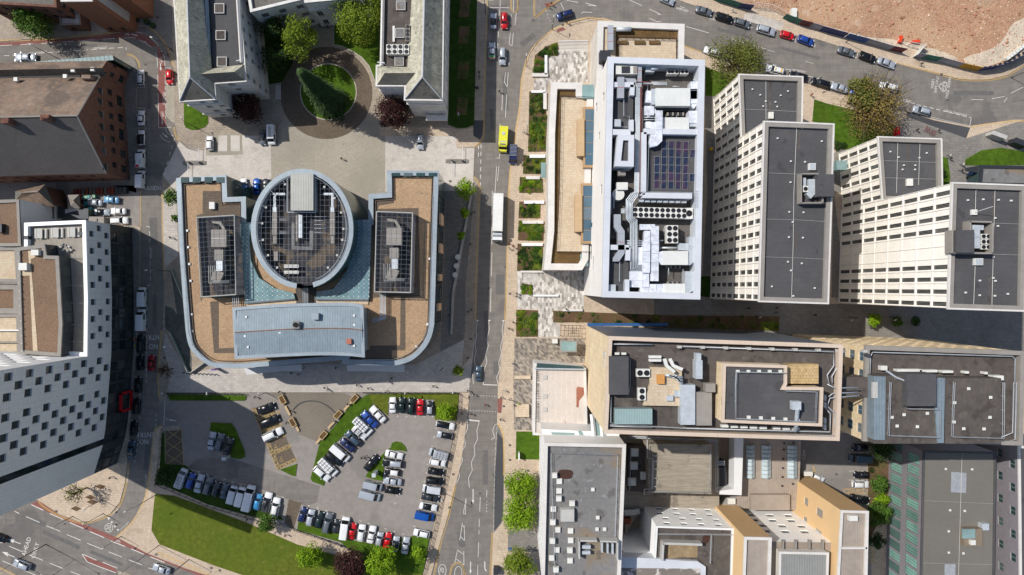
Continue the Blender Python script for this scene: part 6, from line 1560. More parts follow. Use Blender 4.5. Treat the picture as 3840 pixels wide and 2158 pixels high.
# beige university blocks
Z9=40.0
p9=[P('5',2010,1095,Z9),P('6',1215,1155,Z9),P('9',1188,435,Z9),P('8',1975,380,Z9)]
b=Bld('beige_university_block','long beige-edged block with dark roof, plant and raised penthouse, south of the terrace gardens',(40,-18))
c9=ccw(p9);strip_glass=mk('banded_glazing',c8(104,110,120),.3,((.3,.1),),stripes=(('z',3.4,.35,1.7),('z',.85,.12,.6)),spec=.5)
b.shell(c9,0,Z9,beige_panel,{edge_near(c9,((p9[0][0]+p9[1][0])/2,p9[0][1])):dict(mat=strip_glass)})
b.part('roof',MB().sheet(inset(c9,.1),Z9-1.6),felt_brown);b.part('parapet',MB().ring(inset(c9,-.15),inset(c9,.6),Z9-.8,Z9,0,zi=Z9-1.6),peach_coping)
zr=Z9-1.55
a,c_=P('C',770,60,2),P('C',1500,90,2)
b.part('blue_fascia',MB().box(p9[0][0]-.2,p9[0][1]+.1,3.4,p9[1][0]*.6,p9[0][1]+.8,4.3),cobalt)
lt=MB()
X=p9[0][0]
for i in range(9):
 y=-13.5-i*1.9
 lt.box(X-.35,y-.7,34.2,X-.1,y+.7,36.0-(.5 if i%3==1 else 0),0);lt.box(X-.36,y-.2,34.6,X-.09,y+.25,35.3,1)
b.part('wall_lettering',lt,[galv,beige_panel])
def rbox(nm,t,x0,y0,x1,y1,z1,h,mat):return b.box(nm,t,x0,y0,x1,y1,zr if h is None else z1-h,z1,mat)
rbox('plant_room','C',1072,455,1308,925,Z9+1.2,None,felt);rbox('seam_roof','C',1140,1100,1600,1290,Z9+.3,None,mk('green_seam',c8(150,172,170),.5,((1,.08),),stripes=(('x',.5,.2,.78),)))
rbox('plant_box','C',1140,405,1195,432,Z9-.4,.8,plant_white);rbox('plant_box','C',1222,405,1278,432,Z9-.4,.8,plant_white)
for q in('C 1095,300 1600,305','C 1075,1310 1600,1330','C 1070,1355 1600,1372','C 1090,950 1085,1270 1140,1275','6 0,1165 1150,1205 1150,1310 1100,1380 1115,1448','6 1160,1185 1180,1210 1178,1320 1135,1390 1140,1440','9 0,345 1120,375 1125,240 1085,190','9 0,378 1140,405 1160,380 1155,230 1100,180 1120,120 1340,100','9 1110,110 1140,85 1330,75','9 1100,15 1160,45 1330,40'):
 b.pipe('T'+q,Z9-.7,.14,pipe_grey)
for i in range(9):b.box('pipe_support','6',-20+i*174,1160+i*4,10+i*174,1180+i*4,zr,Z9-.4,frame_pale)
rbox('plant_box','5',2310,1235,2400,1255,Z9+.4,1,plant_white);rbox('plant_box','5',2310,1262,2400,1280,Z9+.4,1,plant_white);duct(b,'T5 2425,1260 2440,1310 2500,1360',Z9+1,.6,.6,plant_white);duct(b,'T5 2465,1260 2490,1310 2560,1340',Z9+1,.6,.6,plant_white)
b.part('plant_well',MB().prism(S('T5 2320,1320 2576,1330 T6 10,1330 10,1448 T9 20,180 -280,175 T5 2315,1448',Z9-.6),zr,Z9-.6),terrace_buff)
for i in range(4):b.pipe('T5 %d,1380 2560,%d'%(2430+i*26,1400+i*22),Z9+.3,.25,galv)
rbox('skylight','5',2370,1380,2425,1448,Z9+.2,None,mk('ochre_tarpaulin',c8(206,146,80),.8,((3,.2),)));rbox('plant_box','8',2440,100,2490,140,Z9,.6,galv);rbox('plant_box','8',2500,65,2545,110,Z9,.6,galv)
rbox('duct','6',120,1218,155,1270,Z9+1.2,2,galv);rbox('duct','6',115,1270,165,1410,Z9+1.4,2.4,galv);rbox('plant_box','9',0,20,110,320,Z9+.6,None,galv);rbox('plant_box','9',115,75,235,325,Z9+.1,None,coping_grey);rbox('plant_box','9',190,10,262,75,Z9+.6,2,coping_grey)
b.rail('T5 2160,1250 2160,1448 T8 2150,80',zr,h=1,r=.06);b.rail('T8 2010,310 2576,340',zr,h=1,r=.06)
ph=S('T6 323,1295 798,1310 798,1448 T9 785,38 1070,42 1060,330 310,300',Z9+3);pc=ccw(ph)
b.part('penthouse_wall',MB().prism(inset(pc,.05),zr,Z9+2.5),beige_panel);b.part('penthouse_parapet',MB().ring(inset(pc,-.06),inset(pc,.5),Z9+2.4,Z9+3,0,zi=Z9+2.5),peach_coping);b.part('penthouse_roof',MB().sheet(inset(pc,.5),Z9+2.6),felt)
b.rail('T6 410,1355 780,1362',Z9+2.6,h=.9,r=.06);b.rail('T6 410,1355 405,1448 T9 405,268 1000,295 1010,70 780,62',Z9+2.6,h=.9,r=.06)
for i in range(5):b.box('rail_base','6',418+i*80,1343,444+i*80,1365,Z9+2.6,Z9+2.9,plant_white);b.box('rail_base','9',500+i*92,252+i*5,526+i*92,276+i*5,Z9+2.6,Z9+2.9,plant_white)
rbox('paved_roof','6',805,1300,1035,1445,Z9+1,None,mk('ochre_slabs',c8(206,178,130),.85,((1.4,.2),),brick=(.6,.6,c8(190,160,112),c8(150,130,100),.03,'g')))
b.part('stair_tower',MB().obox(P('9',880,180,Z9+5),1.6,1.6,Z9+3.3,Z9+4.6).tube([(*P('9',885,200,Z9+5),Z9+4.5),(*P('9',885,330,Z9+3),Z9+2),(*P('9',860,360,Z9),Z9)],.4,8),galv)
for i in range(8):b.box('plant_box','9',308+i*72+(30 if i>4 else 0),320+i*3,360+i*72+(30 if i>4 else 0),340+i*3,zr,Z9-.6,plant_white)
for y in(100,152,270,318):b.box('plant_box','9',1080,y,1094,y+40,zr,Z9-.5,plant_white)
for y in(20,85,195,245):b.part('window',MB().box(*P('9',313,y+40,Z9+2),Z9+.5,P('9',322,y,Z9+2)[0],P('9',322,y,Z9+2)[1],Z9+2.6),glass)
b.done()
for i,(t,x,y,n)in enumerate((('5',2265,1365,'upper'),('8',2255,90,'lower'))):
 ac_unit(t,x,y,zr,2.6 if i==0 else 1.5,1.5 if i==0 else 2.4,1.4,2 if i==0 else 1,1 if i==0 else 2,n+' white twin-fan condenser beside the dark roof box on the beige block')
Z10=36.0
p10=[P('6',1395,1165,Z10),P('6',2580,1207,Z10),P('9',2562,470,Z10),P('9',1375,438,Z10)]
b=Bld('beige_university_block','beige panelled block with pipes round its dark roof at the right edge',(100,-22))
c10=ccw(p10);wk9=dict(z0=0,nz=9,hz=4,za=1,zh=2.4,pitch=3.6,ww=1.9,u0=1.2)
b.shell(c10,0,Z10,beige_panel,{edge_near(c10,((p10[0][0]+p10[3][0])/2,(p10[0][1]+p10[3][1])/2)):dict(grid=wk9,gm=glass_blue,fm=frame_pale),edge_near(c10,((p10[0][0]+p10[1][0])/2,p10[0][1])):dict(grid=dict(wk9,ww=1.4,pitch=2.8),gm=glass,fm=frame_pale)})
b.part('roof',MB().sheet(inset(c10,.1),Z10-1.3),felt_brown);b.part('parapet',MB().ring(inset(c10,-.15),inset(c10,.7),Z10-.8,Z10,0,zi=Z10-1.3),coping_grey)
b.part('link_roof',MB().prism([(p9[1][0]-.2,P('6',1300,1415,Z9)[1]),(p10[0][0]+.5,P('6',1300,1415,Z9)[1]),(p10[0][0]+.5,P('9',1300,135,Z9)[1]),(p9[1][0]-.2,P('9',1300,135,Z9)[1])],30,36.4),felt_brown)
zr=Z10-1.2
for q in('6 1420,1448 1425,1240 1440,1210 2490,1240 2510,1260 2505,1448','6 1405,1448 1410,1200 1430,1185','9 1400,90 1410,380 1440,385','9 2500,0 2490,380 2400,415','9 2520,0 2510,430 2450,445 1390,410'):
 b.pipe('T'+q,Z10-.5,.14,pipe_grey)
b.box('plant_room','6',1450,1385,1935,1895,zr,Z10+2.4,felt_brown);b.box('plant_room','6',1985,1405,2405,1895,zr,Z10+2.2,felt_brown)
for q in('6 1452,1390 1540,1393 1535,1870 1450,1865','6 1890,1400 1985,1404 1975,1890 1930,1890'):b.part('seam_roof',MB().prism(S('T'+q,Z10+2.7),zr,Z10+2.7),blue_seam)
b.box('raised_roof','9',1700,-60,1920,180,zr,Z10+4.2,felt);b.box('roof_sheet','9',1440,0,1480,120,Z10+2.4,Z10+2.9,frame_pale)
b.rail('T9 1560,0 1545,395 1925,408 1925,200 1690,195',Z10+2.4,r=.06);b.rail('T9 2035,0 2020,405 2400,415 2405,0',Z10+2.2,r=.06)
for i in range(5):b.box('plant_box','6',1625+i*170,1337+i*5,1810+i*118,1355+i*5,zr,Z10+.2,plant_white)
b.box('plant_box','6',1505,1312,1552,1345,zr,Z10,plant_white);b.box('plant_box','6',2350,1385,2425,1420,zr,Z10+.6,plant_white)
b.part('steel_gantry',MB().tube([(*P('6',1540,1345,Z10+3),Z10+3),(*P('6',1620,1400,Z10+3),Z10+3),(*P('6',1700,1430,Z10+3),Z10+3)],.2,6),galv)
for t,x,y in(('9',1590,265),('9',1628,330),('9',1780,335),('9',1855,235),('9',1680,245),('9',2165,50),('9',2060,155),('9',2055,300),('9',2128,350),('9',2280,352),('9',2325,265),('9',2330,115)):cowl(b,t,x,y,Z10+2.4,.6,.35)
b.done()
b=Bld('white_podium','low stained white podium with university lettering on its street edge',P('C',450,900,9),'podium')
Zp_=9.0
pp=ccw(S('TC 140,535 780,600 790,1000 800,1460 125,1420',Zp_));b.shell(pp,0,Zp_,white_panel)
b.part('roof',MB().sheet(inset(pp,.1),Zp_-.4),mk('stained_white_roof',c8(206,196,186),.8,((.3,.08),(2,.08)),stripes=(('x',1.3,.1,1.12),),tint=((.3,c8(226,220,212),.6,.08,.5),(.6,c8(160,110,90),.68,.03,.6))))
b.part('parapet',MB().ring(inset(pp,-.05),inset(pp,.55),Zp_-.6,Zp_,0,zi=Zp_-.4),stone_coping)
b.part('clerestory',MB().prism(S('TC 175,535 750,575 750,615 175,600',Zp_+.3),Zp_,Zp_+.3),glass_teal)
b.part('clerestory_frame',MB().tube([(*a,Zp_+.45)for a in S('TC 150,600 780,612',Zp_)],.2,4),galv)
b.part('rust_patch',MB().prism(S('TC 680,830 760,840 765,920 700,1000 690,1090 665,1080 665,850',Zp_),Zp_-.4,Zp_-.36),mk('rusty_stain',c8(160,104,84),.9,((2,.3),)))
for y in(925,1090,690):b.part('roof_hatch',MB().obox(P('C',275,y+22,Zp_),1.0,1.0,Zp_-.4,Zp_-.2),frame_pale)
b.done();root_=b.root
w_=word('LEEDS BECKETT UNIVERSITY','C',185,950,1.05,-90,1.0,Zp_+.03,steel_dark,'lettering',root_)
c_=P('C',183,950,Zp_);w_.parent=root_;w_.location=(c_[0]-root_.location.x,c_[1]-root_.location.y,Zp_+.02);w_.scale=(.92,.95,1)
Z12=26.0
b=Bld('stained_roof_block','block with stained grey roof, white coping and many white roof vents beside the lime trees',P('8',1800,900,20))
p12=ccw([P('8',1528,458,Z12),P('8',2132,470,Z12),P('8',2090,1500,Z12),P('8',1505,1500,Z12)])
b.shell(p12,0,Z12,white_panel,{edge_near(p12,P('8',1516,980,Z12)):dict(grid=dict(z0=0,nz=7,hz=3.6,za=1,zh=1.6,pitch=3,ww=1.8,u0=1))})
b.part('roof',MB().sheet(inset(p12,.1),Z12-.9),felt_stained);b.part('parapet',MB().ring(inset(p12,-.12),inset(p12,.6),Z12-.6,Z12,0,zi=Z12-.9),stone_coping)
zr=Z12-.85
b.rail('T8 1600,1440 1570,525 2070,540 2050,1150',zr,r=.06)
for i,(x,y)in enumerate(((1600,703),(1637,746),(1635,818),(1633,877),(1733,913),(1592,955),(1588,1055),(1624,1110),(1721,1118),(1585,1195),(1722,1190),(1618,1262),(1716,1266),(1580,1322),(1718,1342),(1612,1410))):cowl(b,'8',x,y,zr,1.25,1.1 if i%3==0 or x==1733 else .5)
for x,y in((1888,807),(1920,1105),(1976,1105),(1925,1018)):cowl(b,'8',x,y,zr,.8,.4)
b.box('roof_lantern','8',1645,950,1752,1052,zr,Z12+.3,frame_pale,top=.9)
b.part('stain_patch',MB().sheet(smooth(S('T8 1630,665 1665,655 1720,660 1738,680 1732,705 1720,722 1660,725 1628,700',zr),3,True),zr+.01),mk('rust_puddle',c8(72,48,38),.6,((2,.3),)))
for q in('T8 1785,1185 1785,1320','T8 1785,1188 1915,1190','T8 1945,1192 2075,1195','T8 2072,1195 2070,1330'):
 a,c_=[Vector(v)for v in S(q,Z12+1)];b.part('plant_screen',MB().obox((a+c_)/2,(c_-a).length+.2,.3,zr,Z12+1.2,math.atan2((c_-a).y,(c_-a).x)),frame_pale)
for x0,y0,x1,y1 in((1805,1225,1870,1250),(1805,1268,1868,1292),(1950,1205,1962,1280),(1992,1210,2004,1285),(2028,1210,2042,1290)):b.box('plant_box','8',x0,y0,x1,y1,zr,Z12+.5,galv)
b.part('upper_glazing',MB().prism(S('T8 1500,352 1930,372 2085,385 2085,455 1530,445',17),0,17),white_panel)
for q in('1570,375 1745,380 1760,420 1600,415','1775,365 1800,365 1845,445 1800,440','1905,270 1945,350 1945,445 1900,440'):b.part('roof_glazing',MB().sheet(S('T8 '+q,17.1),17.1),glass_pale)
for q in('1880,240 1900,440','1950,300 1965,440'):b.part('white_fin',MB().tube([(*a,17.5)for a in S('T8 '+q,17.5)],.5,4),white_plain)
b.done()
b=Bld('courtyard_roofs','weathered low concrete-roofed buildings in shadow south of the beige block',P('8',2350,700,10))
q0=ccw(S('T8 2100,400 2576,410 T9 290,420 290,950 -300,950 T8 2130,1150',6));b.part('lower_roof',MB().prism(q0,0,6),concrete_roof)
q1=ccw(S('TF 960,140 1150,150 1160,610 965,600',9));b.part('mid_roof',MB().prism(q1,0,9),felt_brown)
q2=ccw(S('TF 1160,125 1790,130 1790,620 1165,605',13));b.part('upper_roof',MB().prism(q2,0,13),concrete_roof);b.part('parapet',MB().ring(inset(q2,-.1),inset(q2,.35),12.8,13.3,0),concrete_roof)
b.pipe('TF 1150,60 1150,270 1205,275 1195,575 1120,580 1118,640',13.6,.13,frame_pale);b.pipe('TF 1160,270 1215,272 1205,580',13.5,.1,frame_pale)
for y in(240,295,375,465,550):b.box('pipe_support','F',1205,y,1245,y+8,13,13.5,frame_pale)
for x,y in((1025,212),(1018,345),(1123,447),(998,508)):cowl(b,'F',x,y,9,2.0,.8)
b.rail('TF 980,160 965,595',9,r=.05);b.rail('TF 1780,190 1765,600 1130,598',13.2,r=.05);b.pipe('TF 960,45 1850,85 1860,600',9,.16,pipe_grey);b.pipe('TF 960,60 1835,100 1840,600',9,.12,pipe_grey)
b.box('skip','F',920,878,988,935,0.1,7.5,mk('rust_skip',c8(130,70,48),.8,((2,.3),)));duct(b,'TF 920,818 1020,815 1075,800',7.6,1.3,1,frame_pale)
b.done()
b=Bld('skylight_hall','taupe ribbed-roof hall with three long glazed rooflights beside the service yard',P('9',680,700,5))
z=5.0;q0=ccw(S('T9 465,400 905,410 892,755 880,960 288,940 460,840',z));b.part('wall',MB().prism(q0,0,z-.02),frame_pale);b.part('ribbed_roof',MB().sheet(q0,z),taupe_seam)
for x0,x1 in((498,562),(614,684),(808,880)):
 a,c_=P('9',x0,475,z+1),P('9',x1,725,z+1);k=b.part('rooflight',MB().box(a[0],c_[1],z,c_[0],a[1],z+.5),frame_pale);m_=(a[0]+c_[0])/2
 for i in range(8):
  ya,yb=a[1]+(c_[1]-a[1])*i/8-.1,a[1]+(c_[1]-a[1])*(i+1)/8+.1
  MB().add([(a[0],yb,z+.55),(m_,yb,z+1.3),(m_,ya,z+1.3),(a[0],ya,z+.55)],[(0,1,2,3)]).add([(m_,yb,z+1.3),(c_[0],yb,z+.55),(c_[0],ya,z+.55),(m_,ya,z+1.3)],[(0,1,2,3)]).build('pane',MATS.get('skylight_pane')or mk('skylight_pane',c8(184,200,206),.2,((.5,.2),)),k)
k=b.box('raised_roof','9',528,845,820,960,z,z+1.2,taupe_seam);b.box('roof_hatch','9',358,872,412,915,z,z+.8,plant_white)
b.part('white_wall',MB().prism(S('T9 405,415 472,420 458,848 290,842 295,815 400,800',9),z,9),white_plain);b.part('fire_stair',MB().prism(S('T9 290,590 330,590 350,700 345,790 290,790',6),0,6),steel_dark)
st=MB()
for i in range(10):a=P('9',312,600+i*14,7);st.box(a[0]-.9,a[1]-.12,6.2-i*.1,a[0]+.9,a[1]+.12,6.3-i*.1)
b.part('stair_tread',st,pipe_grey)
for x,y in((777,508),(773,577),(770,646),(767,713),(765,780),(845,765),(780,460),(850,455)):cowl(b,'9',x,y,z,.45,.4,steel_dark)
b.done()
def slabwall(b,txt,z0,z1,mat,**kw):
 p=S(txt,z1);b.wall(p[0],p[1],z0,z1,mat,**kw)
def winrows(L,z0,n,h,pitch,ww,zh=1.5,stag=0.0,u0=1.5):return b.grid(L,z0=z0,nz=n,hz=h,za=1,zh=zh,pitch=pitch,ww=ww,u0=u0,stag=stag)
b=Bld('white_courtyard_block','white rendered block with small square windows and dark inner roof, bottom edge',P('9',100,1200,19))
z=19.5;q0=ccw(S('T8 2362,1078 T9 398,1098 385,1600 T8 2330,1600',z));n_=P('9',100,1090,z)
b.shell(q0,0,z,render_white,{edge_near(q0,n_):dict(grid=dict(z0=5.5,nz=4,hz=3.4,za=1,zh=1.5,pitch=3.9,ww=1.5,u0=1.5,stag=.5),gm=glass_teal,fm=frame_dark)})
b.flat(q0,z,felt_brown,white_plain,.5,.4);b.rail('T9 -180,1130 380,1135',z-.5,r=.06);b.rail('T9 225,1130 215,1350',z-.5,r=.06)
for q in('T8 2410,1205 2576,1210 T9 160,1215','T8 2412,1205 2405,1335'):
 p=S(q,z+1)
 for a,c_ in zip(p[:-1],p[1:]):a,c_=Vector(a),Vector(c_);b.part('plant_screen',MB().obox((a+c_)/2,(c_-a).length,.5,z-.5,z+1.4,math.atan2((c_-a).y,(c_-a).x)),frame_pale)
b.part('slab_roof',MB().sheet(S('T8 2425,1225 2576,1225 T9 135,1230 130,1320 -10,1320 T8 2425,1330',z),z-.45),mk('mossy_slabs',c8(150,130,100),.9,((.8,.3),(3,.2))))
b.part('stain_patch',MB().sheet(smooth(S('T9 175,1155 215,1145 225,1170 205,1215 170,1200',z),3,True),z-.44),MATS['rust_puddle'])
b.done()
b=Bld('white_lightwell_wall','white courtyard wall with three windows and blue-white coping between grey and brown roofs',P('8',2200,1250,19),'wall')
z=19.0;q1=S('T8 2093,1310 2350,1322',z);b.wall(q1[1],q1[0],0,z,render_white,[(6,7.6,[(5,6.8)]),(10.5,12,[(6,7.8)]),(14.5,16,[(6.5,8.3)])],.4)
b.part('coping',MB().prism(S('T8 1760,1325 2093,1312 2350,1322 2576,1340 T9 130,1345 190,1385 185,1600 T8 1745,1600',z+.9),z-2,z+.9),parapet_blue)
b.part('inner_roof',MB().prism(S('T8 1775,1392 T9 150,1400 145,1580 T8 1765,1580',z+1),z,z+.94),mk('peeling_roof',c8(126,118,110),.85,((.4,.12),),tint=((.35,c8(214,208,202),.54,.03,.8),(.5,c8(190,170,160),.62,.03,.6))));b.done()
b=Bld('ochre_stair_block','ochre brick-faced block with ribbed roof between the two white courtyard fronts',P('9',580,1300,27))
z=26.5;q0=ccw(S('T9 480,1162 684,1167 672,1600 465,1600',z));b.shell(q0,0,z,orange_panel,{edge_near(q0,P('9',582,1165,z)):dict(mat=orange_dark)});b.flat(q0,z,taupe_seam,stone_coping,.6,.55);b.done()
b=Bld('ochre_wing','tall ochre wing with grey windows and ribbed roof next to the service yard',P('9',1300,1200,27))
z=27.0;q0=ccw(S('T9 1205,962 1412,968 1398,1600 1170,1600',z));wi=edge_near(q0,P('9',1188,1280,z))
b.shell(q0,0,z,orange_panel,{edge_near(q0,P('9',1308,965,z)):dict(mat=orange_dark),wi:dict(rows=[(9,11.2,[(2.5,4.3),(7,8.8),(12,13.8),(17,18.8)]),(15.5,18.8,[(2.8,4.6),(7.6,9.4),(12.4,14.2),(17.2,19)])],gm=coping_grey,fm=frame_pale,mull=3)})
b.flat(q0,z,taupe_seam,stone_coping,.6,.5);b.box('cross_wall','9',1205,1238,1400,1252,z-.6,z,stone_coping);b.box('roof_hatch','9',1268,1002,1330,1042,z-.6,z+.3,plant_white);b.done()
b=Bld('white_courtyard_block','white windowed front with pale ribbed roof between the two ochre blocks',P('9',900,1300,24))
z=23.5;q0=ccw(S('T9 675,1195 1160,1203 1150,1600 670,1600',z));b.shell(q0,0,z,render_white,{edge_near(q0,P('9',918,1199,z)):dict(grid=dict(z0=4.2,nz=4,hz=3.7,za=1,zh=1.8,pitch=4.4,ww=1.9,u0=2.2,stag=.8),gm=glass,fm=frame_dark)})
b.part('ribbed_roof',MB().sheet(q0,z),grey_seam_y)
k=b.box('raised_roof','9',745,1275,1108,1600,z,z+1.8,grey_seam);b.part('raised_edge',MB().ring(ccw(S('T9 740,1270 1115,1278 1105,1600 735,1600',z+2)),inset(S('T9 740,1270 1115,1278 1105,1600 735,1600',z+2),.5),z+.2,z+2),stone_coping)
for x in(772,868,970,1070):b.box('roof_beam','9',x-5,1190,x+5,1272,z+.1,z+1,coping_grey)
b.done()
Zg=14.5
b=Bld('green_window_block','grey-roofed block with rows of pale green windows behind the hedge',P('9',2080,1000,14))
q0=ccw([P('9',1822,515,Zg),P('9',2368,525,Zg),P('9',2352,1700,Zg),P('9',1795,1700,Zg)]);wi=edge_near(q0,P('9',1808,1100,Zg))
b.shell(q0,0,Zg,mk('grey_brick_wall',c8(140,134,138),.85,((1,.1),)),{wi:dict(grid=dict(z0=0,nz=2,hz=7,za=1.2,zh=4.8,pitch=2.7,ww=2.1,u0=.3,stag=1.3),depth=.1,gm=glass_green,fm=frame_dark,mull=2)})
b.flat(q0,Zg,mk('grey_membrane',c8(118,114,106),.9,((.1,.08),(2,.06)),stripes=(('y',1.1,.03,.9),)),felt,.25,.4)
cable(b,'T9 2112,530 2085,1448',Zg-.15);cable(b,'T9 1815,888 2355,912',Zg-.15);cable(b,'T9 1805,1355 2350,1368',Zg-.15)
for q in('T9 2030,672 2145,680 2140,830 2025,825','T9 1980,1365 2062,1365 2060,1500 1978,1500'):b.part('patch',MB().sheet(S(q,Zg-.2),Zg-.16),mk('silver_patch',c8(160,162,166),.6,((2,.2),))if 'silver_patch' not in MATS else MATS['silver_patch'])
b.box('plant_room','9',2125,1098,2265,1228,Zg-.25,Zg+1.2,felt_stained);b.box('rooflight','9',2115,1103,2210,1172,Zg+1.2,Zg+1.5,glass_pale);b.box('plant_box','9',2178,1187,2215,1222,Zg+1.2,Zg+1.9,plant_white);b.box('plant_box','9',2262,1062,2315,1112,Zg-.2,Zg+1.2,galv)
for x,y in((2025,962),(2015,1120),(2015,1280),(2125,1285),(1993,652),(2190,655),(2135,967)):cowl(b,'9',x,y,Zg-.2,.5,.35)
b.done()
b=Bld('grey_terrace_block','grey stone block with small teal windows at the far right bottom edge',P('9',2600,1000,14))
q0=ccw([P('9',2535,480,16),P('9',2900,480,16),P('9',2900,1700,16),P('9',2548,1700,16)]);wi=edge_near(q0,P('9',2541,1100,16))
b.shell(q0,0,16,MATS['grey_brick_wall'],{wi:dict(grid=dict(z0=0,nz=4,hz=4,za=1,zh=1.8,pitch=5.4,ww=2.0,u0=2,stag=1.6),gm=glass_teal,fm=frame_pale)});b.flat(q0,16,felt,stone_coping);b.done()
b=Bld('entrance_canopy','square glass-topped entrance canopy on the dark mosaic paving',P('C',565,330,3),'canopy')
q0=ccw(S('TC 458,252 675,262 668,402 460,395',3.6));b.part('canopy_roof',MB().prism(q0,3.2,3.6,0,0,True),coping_grey);b.part('pane',MB().sheet(inset(q0,.3),3.64),glass_pale)
for a in inset(q0,.4):b.part('post',MB().cyl(a,.12,.1,3.2,8),steel_dark)
b.done()
for t,x0,y0,x1,y1,z,l,nm,m in(('C',368,240,432,292,2.6,'white cube kiosk beside the glass entrance canopy','kiosk',plant_white),('8',1305,165,1408,262,.9,'square stone seating block on the mosaic paving by the crossing','seating_block',terrace_buff),('5',1295,1385,1420,1412,.8,'long low buff wall on the dark mosaic paving','low_wall',terrace_buff)):
 thing_box(nm,l,nm.replace('_',' '),t,x0,y0,x1,y1,.12,z,m)
hp=[('240,0 430,60','teal'),('430,62 525,76','navy'),('762,140 880,185','teal'),('880,185 960,205','maroon'),('960,205 1040,230','grey'),('1040,232 1220,282','navy'),('1228,285 1380,325','blue'),('1380,325 1560,378','grey'),('1560,378 1655,398','maroon'),('1745,428 1800,440','grey'),('1800,440 1920,462','teal'),('1920,462 2075,505','grey'),('2075,505 2215,535','amber'),('2215,535 2340,520','navy'),('2340,520 2450,480','navy'),('2450,480 2590,405','navy')]
hc=dict(teal=c8(46,112,102),navy=c8(46,56,108),maroon=c8(104,44,58),grey=c8(150,152,160),blue=c8(52,88,150),amber=c8(196,146,40));hm={k:mk('hoarding_'+k,v,.6,((.5,.25),(1.5,.25)))for k,v in hc.items()}
r_=empty('site_hoarding',(*P('3',1200,270),.1),0,'long painted timber hoarding in coloured panels between pavement and cleared site','hoarding')
for q,k in hp:
 a,c_=[Vector(v)for v in S('T3 '+q)];d=(c_-a);n=Vector((-d.y,d.x)).normalized()
 MB().obox((a+c_)/2,d.length+.05,.08,.12,2.9,math.atan2(d.y,d.x)).build('panel',hm[k],r_)
 pb_=MB()
 for i in range(int(d.length/1.2)):
  q_=a+d*(i+.5)/max(1,int(d.length/1.2))+n*.55;pb_.obox(q_,.5,.5,.1,.5,math.atan2(d.y,d.x));pb_.tube([(*(q_),.4),(*(q_-n*.5),2.6)],.05,4)
 pb_.build('prop',steel_dark,r_)
for q in('T3 525,50 660,66','T3 660,66 785,130','T3 1665,335 1800,372'):
 a,c_=[Vector(v)for v in S(q)];d=c_-a;g_=MB();n_=max(2,int(d.length/1.1))
 for i in range(n_+1):e=a+d*i/n_;g_.tube([(*e,.1),(*e,2.6)],.05,4)
 for z in(.2,1.4,2.6):g_.tube([(*a,z),(*c_,z)],.05,4)
 o=g_.build('site_gate',plant_white);tag(o,{'5':'white mesh gate of the cleared site, first bay','6':'white mesh gate of the cleared site, second bay','1':'white mesh gate near the orange barriers'}[q[3]],'gate')
o=MB().obox((0,0),3.4,.1,.1,2.6).build('sign_board',plant_white,None,loc=(*P('3',1768,395),0));o.rotation_euler=(0,0,.9);tag(o,'white site sign board angled at the vehicle gate','sign')
for i,(x,y,r,l)in enumerate(((1637,305,1.3,'left'),(1750,322,0,'right'))):
 o=empty('barrier',(*P('3',x,y),.14),r,'orange plastic barrier group on the rubble, '+l+' one','barrier');MB().box(-.85,-.3,0,.85,.3,1.0).build('block',mk('barrier_orange',c8(226,72,34),.5,((1,.1),))if not i else MATS['barrier_orange'],o,local=True);MB().box(-.9,-.32,.6,.9,-.2,.8).box(-.3,-.33,.2,.3,.33,.45).build('band',white_plain,o,local=True)
o=MB().obox((0,0),1.3,2.2,0,1.2).build('concrete_block',plant_white,None,loc=(*P('3',838,110),.1));tag(o,'pale concrete block on the rubble behind the teal hoarding','block')
st=MB()
sp=[a for a in ccw(site)]
for i in range(3600):
 x=R.uniform(P('3',250,0)[0],131);y=R.uniform(40,74)
 if not inside((x,y),sp):continue
 s=R.uniform(.06,.22)*(2.1 if R.random()<.06 else 1);a=R.uniform(0,3.1)
 st.obox((x,y),s*2,s*1.4,.1,.12+s*.8,a,0 if R.random()<.65 else(1 if R.random()<.6 else 2),.55)
tag(st.build('rubble',[mk('rubble_stone_red',c8(180,130,106),.95,((1,.3),)),mk('rubble_stone_pale',c8(224,200,180),.95,((1,.2),)),mk('rubble_stone_brown',c8(150,118,92),.95,((1,.3),))]),'broken brick and stone rubble strewn over the cleared site','rubble',kind='stuff')
for i in range(9):
 c_=P('3',2440+i*22,445-i*17);o=MB().obox((0,0),1.0,.7,0,.9).build('concrete_block',plant_white,None,loc=(*c_,.12));o.rotation_euler=(0,0,.6);tag(o,'pale concrete block in the curved row inside the navy hoarding','block','concrete blocks inside the hoarding')
